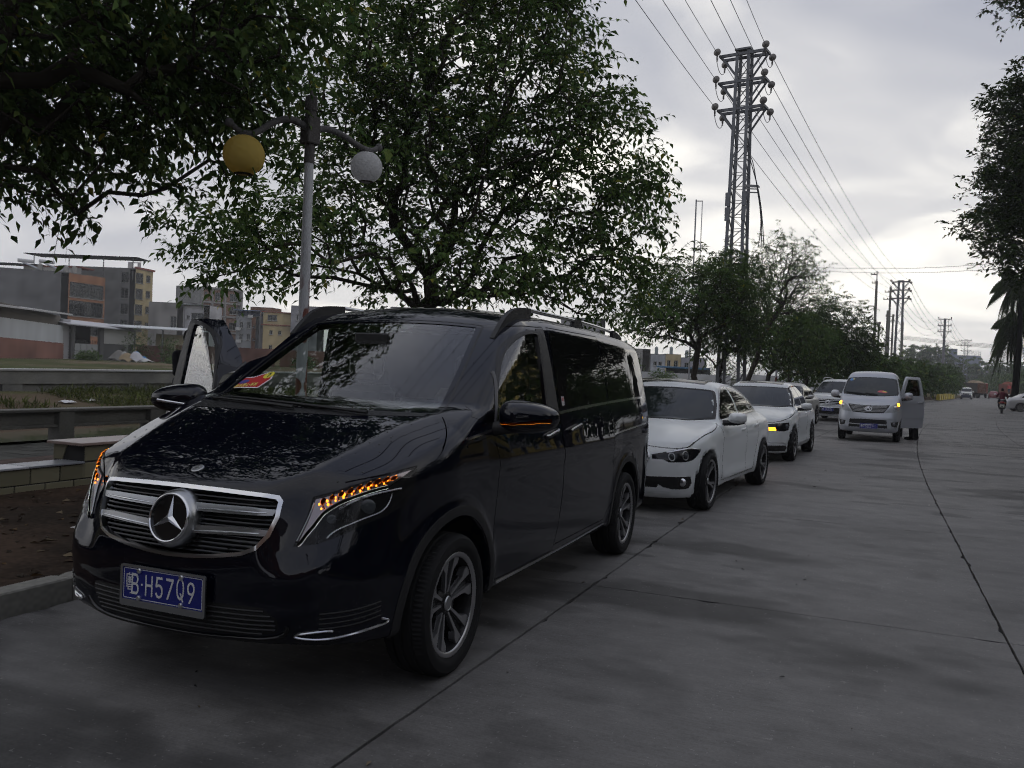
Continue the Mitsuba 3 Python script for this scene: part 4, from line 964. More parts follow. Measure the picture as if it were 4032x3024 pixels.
        vf, n = sp(fw2.buffer(.022, join_style=1).difference(fw2), .003, .02)
        obj('window_seal', vf, 'm_plastic', dk, normals=n, color=np.tile([.012, .012, .013], (len(vf[0]), 1)))
        bp = Polygon([(1.29, 1.735), (1.418, 1.744), (1.473, 1.195), (1.262, 1.19)]).buffer(0).difference(fw2.buffer(.023))
        vf, n = sp(bp, .004, .008)
        obj('pillar_trim', vf, 'm_plastic', dk, normals=n, color=np.tile([.022, .022, .024], (len(vf[0]), 1)))
        vf, n = sp(LineString([(.46, 1.185), (.9, 1.192), (1.273, 1.196)]).buffer(.010, cap_style=2), .006, .008)
        obj('belt_trim', vf, 'm_chrome', dk, normals=n)
        # handle
        hx, hz = 1.30, 1.085
        vf, n = sp(Point(hx, hz - .01).buffer(.062).difference(sbox(hx - .1, hz + .005, hx - .02, hz + .1)), .0015, .004, .02)
        obj('handle_cup', vf, 'm_black_gloss', dk, normals=n)
        q = CV.snap([(-hx + .115, .95, hz - .012), (-hx + .04, .98, hz), (-hx - .115, .95, hz + .018)], DY, .018, 8)
        q[:2] -= [[0, .014, 0], [0, .006, 0]]; q[-2:] -= [[0, .006, 0], [0, .014, 0]]
        q = q * [1, s, 1]
        m = tube(mv(q), .013, 10); obj('handle', m, 'm_black_gloss', dk, smooth=50)
        m = tube(mv(q + [0, s * .008, .009]), .006, 8); obj('handle_trim', m, 'm_chrome', dk, smooth=50)
        # door mirror
        if True:
            prof = [(-.20, .0), (-.17, .55), (-.12, .80), (-.05, .96), (.04, 1.0), (.10, .97)]
            cx, cy, cz = -.47, 1.085, 1.225
            pts = []
            for a in np.linspace(0, 2 * np.pi, 40, endpoint=False):
                yy = math.cos(a); zz = math.sin(a)
                yy = math.copysign(abs(yy) ** .75, yy) * .155; zz = math.copysign(abs(zz) ** .75, zz) * .085
                zz *= 1 - .28 * np.clip(yy / .155, -1, 1) * (1 if zz > 0 else .4)
                for (px, k) in [(.12, .30), (.105, .55), (.075, .78), (.035, .93), (-.02, 1.0), (-.075, .97)]:
                    pts.append((cx + px - .30 * max(0, yy + .05) , cy + yy * k, cz + zz * k))
            hull = trimesh.convex.convex_hull(np.array(pts)); hull = hull.subdivide_loop(1) if len(hull.faces) < 4000 else hull
            hm = hull.copy(); hm.vertices = mv(hm.vertices * [1, s, 1])
            if s < 0: hm.invert()
            mk = obj('door_mirror', hm, 'm_black_paint', dk, smooth=60)
            arm = m_of(tube([(-.43, .90, 1.155), (-.44, .96, 1.165), (-.46, 1.03, 1.18)], [.04, .036, .04], 14)).to_mesh()
            am = trimesh.Trimesh(arm.vert_properties[:, :3], arm.tri_verts); am.vertices = mv(am.vertices * [1, s, 1]); am.fix_normals()
            obj('mirror_arm', am, 'm_plastic', mk, color=(.015, .015, .016))
            line = np.array([(-.31, .965, 1.192), (-.335, 1.02, 1.192), (-.365, 1.10, 1.199), (-.42, 1.18, 1.209), (-.475, 1.222, 1.215)])
            ray_o = spline(line, 5) + [.5, .25, 0]; dd = np.tile(-np.array([.5, .25, 0]) / np.hypot(.5, .25), (len(ray_o), 1))
            loc, idx, _ = hull.ray.intersects_location(ray_o, dd, multiple_hits=False)
            loc = loc[np.argsort(idx)]
            if len(loc) > 3:
                w = np.linspace(.004, .011, len(loc))
                m = tube(mv(loc * [1, s, 1]), w, 8)
                if s > 0: obj('turn_signal', m, 'm_amber', mk, smooth=50, emit=(1.2, .28, .012))
                else: obj('turn_signal', m, 'm_chrome', mk, smooth=50)
            (gv, gf) = (np.array([(cx - .083, cy - .13, cz - .065), (cx - .083 - .04, cy + .12, cz - .055), (cx - .083 - .04, cy + .11, cz + .05), (cx - .083, cy - .12, cz + .07)]) * [1, s, 1], np.array([[0, 1, 2], [0, 2, 3]]))
            obj('mirror_glass', (mv(gv), gf), 'm_chrome', mk, smooth=False)
        if s < 0:   # the inside of the open door
            vf, n = sp(door2.buffer(-.05).difference(fw2.buffer(.06)), -.06, .01, .06)
            obj('door_lining', (vf[0], vf[1]), 'm_plastic', dk, normals=n, color=np.tile([.03, .03, .032], (len(vf[0]), 1)))
    # ---- glass
    vf, n = CV.S.patch(wsp.buffer(-.004), dws, -.004, 0, .05)
    gk = obj('windscreen', vf, 'm_glass', VK, normals=n)
    inner = rounded(CV.uv([(-.265, .685, 1.30), (-.19, .3, 1.29), (-.18, 0, 1.29), (-.19, -.3, 1.29), (-.265, -.685, 1.30), (-.60, -.63, 1.53), (-.93, -.56, 1.715), (-.895, 0, 1.742), (-.93, .56, 1.715), (-.60, .63, 1.53)], dws), .04)
    hous = Polygon(CV.uv([(-.86, -.27, 1.75), (-.86, .14, 1.75), (-.845, .06, 1.70), (-.815, .02, 1.68), (-.815, -.22, 1.68), (-.845, -.30, 1.70)], dws)).buffer(.03)
    vf, n = CV.S.patch(wsp.buffer(-.006).difference(inner.difference(hous)), dws, -.008, 0, .04)
    obj('windscreen_border', vf, 'm_black_gloss', gk, normals=n)
    vf, n = CV.S.patch(wsp.buffer(.006).difference(wsp.buffer(-.006)), dws, .001, .01, .04)
    obj('windscreen_seal', vf, 'm_plastic', gk, normals=n, color=np.tile([.012, .012, .013], (len(vf[0]), 1)))
    CV.lay('quarter_window', [(-.205, .9, 1.228), (-.40, .92, 1.170), (-.445, .9, 1.21), (-.565, .87, 1.435)], DY, 'm_black_gloss', .002, .004, .03, both=True)
    CV.wire('quarter_post', [(-.425, .92, 1.165), (-.50, .9, 1.315), (-.590, .87, 1.455)], DY, .011, 'm_satin_dark', .001, both=True)
    for nm, pl in (('side_window', [(-1.500, .82, 1.728), (-1.500, .92, 1.236), (-2.612, .91, 1.268), (-2.612, .82, 1.730)]), ('rear_side_window', [(-2.645, .82, 1.727), (-2.668, .91, 1.272), (-3.715, .9, 1.288), (-3.715, .88, 1.40), (-3.65, .86, 1.57), (-3.56, .84, 1.67), (-3.45, .82, 1.705)])):
        CV.lay(nm, pl, DY, 'm_black_gloss', .003, .008, .04, both=True, r=.02)
    CV.lay('rear_window', [(-4.15, y, z) for y, z in ((-.68, 1.25), (.68, 1.25), (.62, 1.70), (-.62, 1.70))], -DX, 'm_black_gloss', .003, .006, .05, r=.05)
    # ---- trims on the side
    CV.ribbon('belt_trim', [(-1.478, .92, 1.212), (-2.0, .92, 1.236), (-2.612, .91, 1.255)], DY, .018, 'm_chrome', level=.006, thick=.008, both=True, cap=2)
    CV.ribbon('belt_trim', [(-2.632, .91, 1.257), (-3.2, .91, 1.272), (-3.78, .89, 1.282)], DY, .018, 'm_chrome', level=.006, thick=.008, both=True, cap=2)
    CV.ribbon('door_track', [(-2.74, .95, 1.012), (-3.2, .95, 1.03), (-3.85, .92, 1.05)], DY, .012, 'm_chrome', level=.004, thick=.008, both=True, cap=2)
    for z0, mt in ((.0, 'm_chrome'), (-.036, 'm_black_gloss')):
        CV.ribbon('side_badge_trim', [(-.09, .93, 1.125 + z0), (-.22, .93, 1.137 + z0), (-.37, .93, 1.152 + z0)], DY, .014, mt, level=.006, thick=.01, both=True)
    hx, hz = 1.745, 1.10
    CV.lay('handle_cup', Point(hx, hz - .01).buffer(.062), DY, 'm_black_gloss', .0015, .004, .02, both=True, pts=False)
    for s in (1, -1):
        q = CV.snap([(-hx + .115, .95, hz - .012), (-hx + .04, .98, hz), (-hx - .115, .95, hz + .018)], DY, .018, 8) * [1, s, 1]
        obj('handle', tube(q, .013, 10), 'm_black_gloss', VK, smooth=50)
        obj('handle_trim', tube(q + [0, s * .008, .009], .006, 8), 'm_chrome', VK, smooth=50)
    for xc in (0.0, -3.2):
        arc = [(xc + .452 * math.cos(a), .335 + .452 * math.sin(a)) for a in np.linspace(math.radians(-6), math.radians(186), 40)]
        CV.lay('arch_trim', affinity.scale(LineString(arc).buffer(.025, cap_style=2), -1, 1, origin=(0, 0)), DY, 'm_plastic', .006, .02, .03, both=True, pts=False, color=(.014, .014, .015))
    CV.ribbon('sill_trim', [(-.55, .93, .318), (-1.5, .93, .318), (-2.62, .93, .335)], DY, .012, 'm_chrome', level=.008, thick=.012, both=True, cap=2)
    # ---- roof rails
    for s in (1, -1):
        z = lambda x, y: float(CV.S.hit(np.array([[x, y, 2.3]]), DZ, 0, 1.5, 200)[0][0, 2])
        path = [(-.86, .70, z(-.86, .70) - .004), (-.98, .70, z(-.98, .7) + .030), (-1.13, .70, 1.826), (-1.6, .70, 1.860), (-2.4, .70, 1.860), (-3.2, .69, 1.846), (-3.5, .685, 1.828), (-3.68, .68, z(-3.68, .68) + .008)]
        q = spline(path, 8) * [1, s, 1]
        rr = np.full(len(q), .015)
        rk = obj('roof_rail', tube(q[15:-6], .0135, 12), 'm_chrome', VK, smooth=50)
        for seg, nm in ((q[:16], 'rail_foot'), (q[-8:], 'rail_foot')):
            zr = np.array([z(p[0], abs(p[1])) - .01 for p in seg])
            prof = np.vstack([np.stack([seg[:, 0], seg[:, 2] + .010], 1), np.stack([seg[::-1, 0], np.minimum(zr[::-1], seg[::-1, 2])], 1)])
            pg = Polygon(prof).buffer(0)
            obj(nm, extrude(pg, .030, ((0, s * .70 + .015, 0), DX, DZ)), 'm_plastic', rk, color=(.014, .014, .015))
        obj('rail_foot', extrude(Polygon([(-2.36, 1.87), (-2.50, 1.87), (-2.56, z(-2.56, .7) - .01), (-2.30, z(-2.3, .7) - .01)]), .03, ((0, s * .70 + .015, 0), DX, DZ)), 'm_plastic', rk, color=(.014, .014, .015))
    # ---- grille
    gk = obj('grille', extrude(gpoly, .01, ((.72, 0, 0), DY, DZ)), 'm_plastic', VK, color=(.004, .004, .004))
    vf, n = CV.S.patch(gpoly.buffer(.004).difference(gpoly.buffer(-.012, join_style=1)), DX, .007, .03, .012)
    obj('grille_surround', vf, 'm_chrome', gk, normals=n)
    for k in range(14):
        z = .655 + k * .0185
        c = gpoly.intersection(LineString([(-.6, z), (.6, z)]))
        if c.length < .2: continue
        y1 = c.bounds[2] - .008
        q = CV.snap([(.9, -y1, z), (.9, -y1 / 2, z), (.9, 0, z), (.9, y1 / 2, z), (.9, y1, z)], DX, -.035, 6)
        obj('grille_slat', tube(q, .0055, 6), 'm_black_gloss', gk)
    for s in (1, -1):
        for (za, zb, ya, yb) in ((.832, .838, .09, .477), (.740, .755, .085, .462)):
            top = [(ya, za + .022), (yb - .1, zb + .018), (yb, zb + .012)]; bot = [(yb - .012, zb - .012), (yb - .1, zb - .014), (ya, za - .012)]
            pg = Polygon([(s * y, z) for y, z in top + bot])
            vf, n = CV.S.patch(pg, DX, .001, .03, .02)
            bk = obj('grille_bar', vf, 'm_satin', gk, normals=n)
            q = CV.snap([(.9, s * (ya + .03), za - .001), (.9, s * (ya + yb) / 2, (za + zb) / 2 - .001), (.9, s * (yb - .035), zb - .001)], DX, .004, 8)
            obj('bar_highlight', tube(q, np.concatenate([np.linspace(.002, .005, len(q) // 2), np.linspace(.005, .002, len(q) - len(q) // 2)]), 8), 'm_chrome', bk)
    # star emblem
    C0 = np.array([.872, .0, .782]); tilt = math.radians(12)
    ex, ey = np.array([0, 1.0, 0]), np.array([-math.sin(tilt), 0, math.cos(tilt)]); M = frameM(C0, ex, ey)
    def pm(m): m.apply_transform(M); return m
    ek = obj('emblem', pm(revolve([(.125, -.06), (.128, -.03), (.118, .0), (.108, .012), (.100, .013), (.098, .004), (0, .004)], 64)), 'm_satin', gk, smooth=40)
    obj('emblem_disc', pm(revolve([(.0975, .0045), (.0975, .006), (0, .006)], 64)), 'm_black_gloss', ek)
    obj('emblem_ring', pm(revolve([(.0965, .006), (.0965, .016), (.101, .019), (.107, .016), (.1085, .01)], 64)), 'm_chrome', ek, smooth=50)
    V_, Fc = [np.array([0, 0, .020])], []
    for k in range(3):
        a = math.pi / 2 + k * 2 * math.pi / 3
        V_ += [np.array([math.cos(a) * .096, math.sin(a) * .096, .009]), np.array([math.cos(a + math.pi / 3) * .017, math.sin(a + math.pi / 3) * .017, .008])]
    for k in range(3):
        p, q, q0 = 1 + 2 * k, 2 + 2 * k, 2 + 2 * ((k + 2) % 3)
        Fc += [[0, p, q], [0, q0, p]]
    obj('emblem_star', pm(trimesh.Trimesh(np.array(V_), np.array(Fc), process=False)), 'm_chrome', ek, smooth=False)
    # bonnet badge
    q, _ = CV.S.hit(np.array([[.700, -.02, 1.6]]), DZ, 0, 1.2, 300); nn = grad(Fv, q)[0]; nn /= np.linalg.norm(nn)
    ex = np.array([0, 1.0, 0]); ey = np.cross(nn, ex); Mb = frameM(q[0] + nn * .002, ex, ey)
    def pb(m): m.apply_transform(Mb); return m
    bk = obj('bonnet_badge', pb(revolve([(.029, -.004), (.029, .001), (.025, .003), (.0225, .003), (.0225, .001), (0, .0015)], 40)), 'm_satin', hk)
    obj('badge_star', pb(extrude(unary_union([Polygon([(0, 0), (.004, .003), (.0, .02), (-.004, .003)])] + [affinity.rotate(Polygon([(0, 0), (.004, .003), (.0, .02), (-.004, .003)]), a, origin=(0, 0)) for a in (120, 240)]), .001, ((0, 0, .0016), DX, DY))), 'm_chrome', bk)
    # ---- lower intake, lip, fog trims
    vf, n = CV.S.patch(low, DX, .002, .004, .03); lk = obj('lower_intake', vf, 'm_plastic', VK, normals=n, color=np.tile([.003, .003, .003], (len(vf[0]), 1)))
    for k in range(6):
        z = .345 + k * .019
        c = low.intersection(LineString([(-.6, z), (.6, z)])); y0, y1 = c.bounds[0] + .01, c.bounds[2] - .01
        q = CV.snap([(.9, y0, z), (.9, 0, z - .004), (.9, y1, z)], DX, .003, 14)
        obj('intake_slat', tube(q, .0045, 6), 'm_plastic', lk, color=(.010, .010, .011))
    q = CV.snap([(.8, -.50, .37), (.85, -.40, .322), (.88, -.2, .307), (.9, 0, .303), (.88, .2, .306), (.86, .40, .318), (.82, .55, .345), (.82, .565, .38)], DX, .004, 8)
    obj('front_lip', tube(q, .010, 8), 'm_black_gloss', VK)
    dd = np.array([.75, .66, 0])
    fo = [(.782, .591, .339), (.756, .655, .362), (.60, .80, .385), (.53, .846, .392), (.496, .862, .374), (.598, .809, .352), (.687, .74, .336), (.755, .652, .329)]
    CV.wire('intake_chrome', [(.700, .715, .362), (.756, .655, .360), (.785, .588, .341), (.752, .655, .330), (.687, .74, .335), (.598, .81, .351), (.496, .862, .373), (.53, .846, .389)], dd, .0055, 'm_chrome', .005, both=True)
    for k in range(4):
        CV.wire('side_intake_slat', [(.735, .668, .375 + k * .021), (.64, .775, .385 + k * .0205), (.535, .842, .405 + k * .02)], dd, .004, 'm_plastic', .003, both=True, color=(.012, .012, .013))
    # plate
    licence_plate(VK, 'BH57Q9', 'yue', frameM(np.array([.905, .0, .488]), DY, DZ))
    # ---- headlights
    dh = np.array([.72, .694, 0])
    HL = [(.688, .588, .903), (.648, .659, .926), (.583, .728, .956), (.501, .79, .986), (.391, .84, 1.012), (.313, .873, 1.025), (.330, .883, .985), (.352, .878, .905), (.396, .865, .858), (.491, .83, .821), (.59, .778, .791), (.674, .721, .752), (.738, .653, .721), (.777, .561, .705), (.755, .57, .752), (.727, .583, .813), (.706, .586, .859)]
    DRL = [(.474, .82, .942), (.539, .778, .927), (.592, .736, .907), (.64, .693, .883), (.678, .659, .855), (.702, .639, .828), (.723, .621, .791), (.744, .599, .754), (.757, .587, .729), (.770, .575, .712)]
    hp = Polygon(CV.uv(HL, dh)).buffer(0)
    topz = Polygon(np.vstack([CV.uv(HL[0:6], dh), CV.uv(DRL[:10], dh)])).buffer(0).intersection(hp.buffer(-.012))
    for s in (1, -1):
        def L(name, poly, mat, level, thick, parent, col=None, h=.02, emit=None):
            vf, n = CV.S.patch(poly, dh, level, thick, h)
            if s < 0: vf, n = mirror_y(vf, n)
            return obj(name, vf, mat, parent, normals=n, color=None if col is None else np.tile(np.asarray(col, float), (len(vf[0]), 1)), emit=emit)
        k = L('headlight', hp, 'm_matte', .001, .01, VK, (.005, .005, .0055))
        L('reflector', topz, 'm_lamp_chrome', .003, .004, k)
        def W(name, pts, r, mat, lev=.006, emit=None, col=None, nn=8):
            q = CV.snap(pts, dh, lev, nn) * [1, s, 1]
            obj(name, tube(q, r, 8), mat, k, smooth=50, emit=emit, color=col)
        W('running_light', DRL, .0075, 'm_white_light', .009, emit=(.30, .33, .31))
        W('lamp_trim', [(.416, .854, .933), (.48, .819, .924), (.54, .78, .911), (.595, .739, .891), (.651, .694, .858)], .0045, 'm_chrome')
        W('lamp_trim', [(.458, .833, .913), (.47, .83, .881), (.505, .818, .845), (.57, .783, .821), (.628, .745, .799), (.679, .704, .774), (.711, .679, .743)], .0028, 'm_chrome')
        W('lamp_trim', [(.697, .600, .880), (.716, .592, .83), (.742, .582, .776), (.766, .571, .728)], .0035, 'm_satin')
        for (c, r) in (((.560, .777, .862), .034), ((.681, .678, .816), .020)):
            q = CV.snap([c, np.array(c) + [0, 0, .001]], dh, .004, 2)[0]
            m = ball((0, 0, 0), r, 3, (1, 1, 1)); m.vertices = m.vertices @ np.diag([.35, 1, 1]) @ np.array([dh / np.linalg.norm(dh), np.cross(DZ, dh) / np.linalg.norm(dh), DZ]); m.vertices += q - dh * .002
            m.vertices *= [1, s, 1]
            if s < 0: m.invert()
            obj('projector_lens', m, 'm_lens', k, smooth=True, color=np.tile([.05, .055, .06], (len(m.vertices), 1)))
        rl = random.Random(4)
        low_e, top_e = spline(np.array(DRL[:6]) + [0, 0, .010], 8), spline(np.array([HL[0], HL[1], HL[2], HL[3], (.415, .83, 1.0)])[::-1] - [0, 0, .012], 8)
        def between(t, w): return np.array([np.interp(t, np.linspace(0, 1, len(low_e)), low_e[:, a]) * (1 - w) + np.interp(t, np.linspace(0, 1, len(top_e)), top_e[:, a]) * w for a in range(3)])
        hot, dim = [], []
        for i in range(9):
            t = (i + .35) / 9.2; p0, p1, p2 = between(t, .06), between(t + .012, .5), between(t - .035, .93)
            q = CV.snap([p0, p1, p2], dh, .005, 5) * [1, s, 1]
            (hot if i % 3 == 0 else dim).append(tube(q, np.interp(np.linspace(0, 1, len(q)), [0, .45, .7, 1], [.0030, .0045, .0105, .0075]) * rl.uniform(.8, 1.15), 7))
            for w, r in ((.25, .0045), (.6, .004)):
                c = CV.snap([between(t + .05, w), between(t + .051, w)], dh, .004, 2)[0] * [1, s, 1]; dim.append(ball(c, r * rl.uniform(.8, 1.3), 1, (1, 1, 1.4)))
        obj('turn_signal', cat_(hot), 'm_amber', k, smooth=True, emit=(1.7, .52, .04), kind='stuff'); obj('turn_signal', cat_(dim), 'm_amber', k, smooth=True, emit=(.95, .21, .010), kind='stuff')
        L('lamp_cover', hp.buffer(-.002), 'm_clear', .013, .0, k)
    # ---- wheels
    for xc in (0.0, -3.2):
        for s in (1, -1):
            make_wheel('wheel', VK, (xc, s * .835, .335), .338, .225, .236, STYLE_TWIN, side=s)
    # ---- wipers, cowl, sticker, inside
    CV.lay('cowl', [(.015, -.70, 1.2), (.05, -.3, 1.2), (.06, 0, 1.2), (.05, .3, 1.2), (-.05, .70, 1.2), (-.10, .70, 1.2), (-.01, 0, 1.2), (-.10, -.70, 1.2)], DZ * 1.0 + DX * .02, 'm_plastic', .002, .004, .03, color=(.006, .006, .0065))
    for (a, b, c) in (((.01, .42, 1.225), (-.03, .05, 1.235), (-.12, -.55, 1.275)), ((.015, -.02, 1.225), (-.03, -.25, 1.235), (-.10, -.66, 1.26))):
        q = CV.snap([a, b, c], dws, .016, 8)
        wk = obj('wiper', tube(q, np.linspace(.010, .005, len(q)), 8), 'm_plastic', VK, color=(.008, .008, .008))
        obj('wiper_blade', tube(CV.snap([np.array(b) + [.0, .22, -.002], b, c], dws, .006, 8), .005, 6), 'm_rubber', wk)
    sp3 = [(-.345, -.735, 1.345), (-.30, -.676, 1.318), (-.265, -.487, 1.328), (-.34, -.455, 1.375), (-.39, -.48, 1.403), (-.40, -.53, 1.403), (-.37, -.60, 1.385), (-.38, -.68, 1.378)]
    sp_ = Polygon(CV.uv(sp3, dws)).buffer(0).buffer(.008)
    def st(name, poly, col, lev, parent): 
        vf, n = CV.S.patch(poly, dws, lev, 0, .03)
        return obj(name, vf, 'm_plastic_flat', parent, normals=n, color=np.tile(col, (len(vf[0]), 1)))
    # the sticker is held up inside the glass: a thing of its own
    sk = numbered('window_sticker'); labels[sk] = {'label': 'red and white convoy sticker with a yellow number one disc inside the black van windscreen', 'category': 'sticker'}; PLACE[sk] = VAN_AT
    st('backing', sp_, (.75, .73, .74), -.0025, sk); st('red_panel', sp_.buffer(-.010), (.42, .012, .02), -.0015, sk)
    b0, b1, b2, b3 = sp_.bounds
    u0 = b0 + .03
    (cx_, cy_) = CV.uv([(-.375, -.495, 1.395)], dws)[0]
    disc = affinity.scale(Point(cx_, cy_).buffer(.036), 1.0, 1.0)
    st('number_disc', disc, (.62, .55, .05), -.0008, sk)
    t = unary_union([LineString([(cx_ + .004, cy_ - .022), (cx_ + .004, cy_ + .022), (cx_ - .009, cy_ + .014)]).buffer(.0045)])
    st('number', t, (.01, .01, .01), -.0002, sk)
    ch = []
    for i, c in enumerate(('mei', 'zhou', 'ai', 'xin', 'che', 'dui')):
        ch.append(affinity.translate(bars_text(CJK[c], np.array([.026, .036]), .0045), b0 + .055 + i * .030, b1 + .026))
    st('lettering', unary_union(ch), (.62, .50, .10), -.0004, sk)
    st('ribbon_print', affinity.translate(affinity.scale(Point(0, 0).buffer(.022), 1.6, 1), b0 + .10, b1 + .085), (.06, .05, .22), -.0006, sk)
    dr_ = np.random.default_rng(2); dp_ = []
    while len(dp_) < 260:
        x, y = dr_.uniform(-.1, .7), dr_.uniform(-.72, .72)
        if dr_.uniform() < np.clip(.9 - x * 1.1, .1, 1): dp_.append((x, y, 1.6))
    q, ok = CV.S.hit(np.array(dp_), DZ, 0, 1.2, 300); nn = grad(Fv, q); nn /= np.linalg.norm(nn, axis=1, keepdims=True); dm = []
    for p, n_ in zip(q, nn):
        b = ball((0, 0, 0), dr_.uniform(.0022, .0055), 1, (1, 1, .5)); t1 = np.cross(n_, DY); t1 /= np.linalg.norm(t1); b.vertices = b.vertices @ np.array([t1, np.cross(n_, t1), n_]) + p; dm.append(b)
    obj('water_drops', cat_(dm), 'm_black_gloss', VK, smooth=True, kind='stuff')
    CV.lay('window_label', [(-1.545, .92, 1.255), (-1.60, .92, 1.257), (-1.60, .92, 1.315), (-1.545, .92, 1.315)], DY, 'm_plastic_flat', .006, .0, .02, color=(.45, .42, .42)); CV.lay('window_label', [(-1.553, .92, 1.285), (-1.592, .92, 1.286), (-1.592, .92, 1.308), (-1.553, .92, 1.308)], DY, 'm_plastic_flat', .007, .0, .02, color=(.35, .10, .10))
    # cabin
    dash = trimesh.convex.convex_hull(np.array([(x, y, z) for y in (-.74, .74) for x, z in ((-.10, 1.14), (-.25, 1.175), (-.62, 1.12), (-.70, 1.0), (-.55, .7), (-.1, .7))]))
    obj('dashboard', dash, 'm_plastic', VK, color=(.012, .012, .012))
    obj('cabin_floor', box(-4.1, -.2, -.84, .84, .34, .40), 'm_plastic', VK, color=(.02, .02, .02))
    sw = revolve([(.175, -.012), (.19, 0), (.175, .012), (.162, 0), (.175, -.012)], 40); sw.apply_transform(trimesh.transformations.rotation_matrix(math.radians(-62), (0, 1, 0))); sw.apply_translation((-.66, .40, 1.12))
    obj('steering_wheel', sw, 'm_plastic', VK, color=(.01, .01, .01))
    for (x, y) in ((-1.10, .40), (-1.10, -.40), (-2.1, .42), (-2.1, -.42), (-3.0, .42), (-3.0, -.42)):
        sb = cat_([box(x - .05, x + .48, y - .25, y + .25, .62, .78, .05), box(x - .22, x - .06, y - .24, y + .24, .75, 1.34, .05)])
        ks = obj('seat', sb, 'm_plastic', VK, color=(.02, .018, .016), smooth=30)
        obj('headrest', box(x - .24, x - .13, y - .13, y + .13, 1.37, 1.56, .04), 'm_plastic', ks, color=(.02, .018, .016))
    obj('rear_view_mirror', box(-.72, -.70, -.13, .10, 1.60, 1.66, .008), 'm_plastic', VK, color=(.01, .01, .01))
pr('m_amber', (.6, .2, .02), .3)
pr('m_white_light', (.7, .7, .7), .3)
pr('m_lamp_chrome', (.30, .27, .28), .22, 1.0, two=True)
pr('m_satin_dark', (.10, .10, .105), .4, .7, two=True)
pr('m_plastic_flat', VC, .6, two=True)
if not globals().get('NOVAN'): build_van()
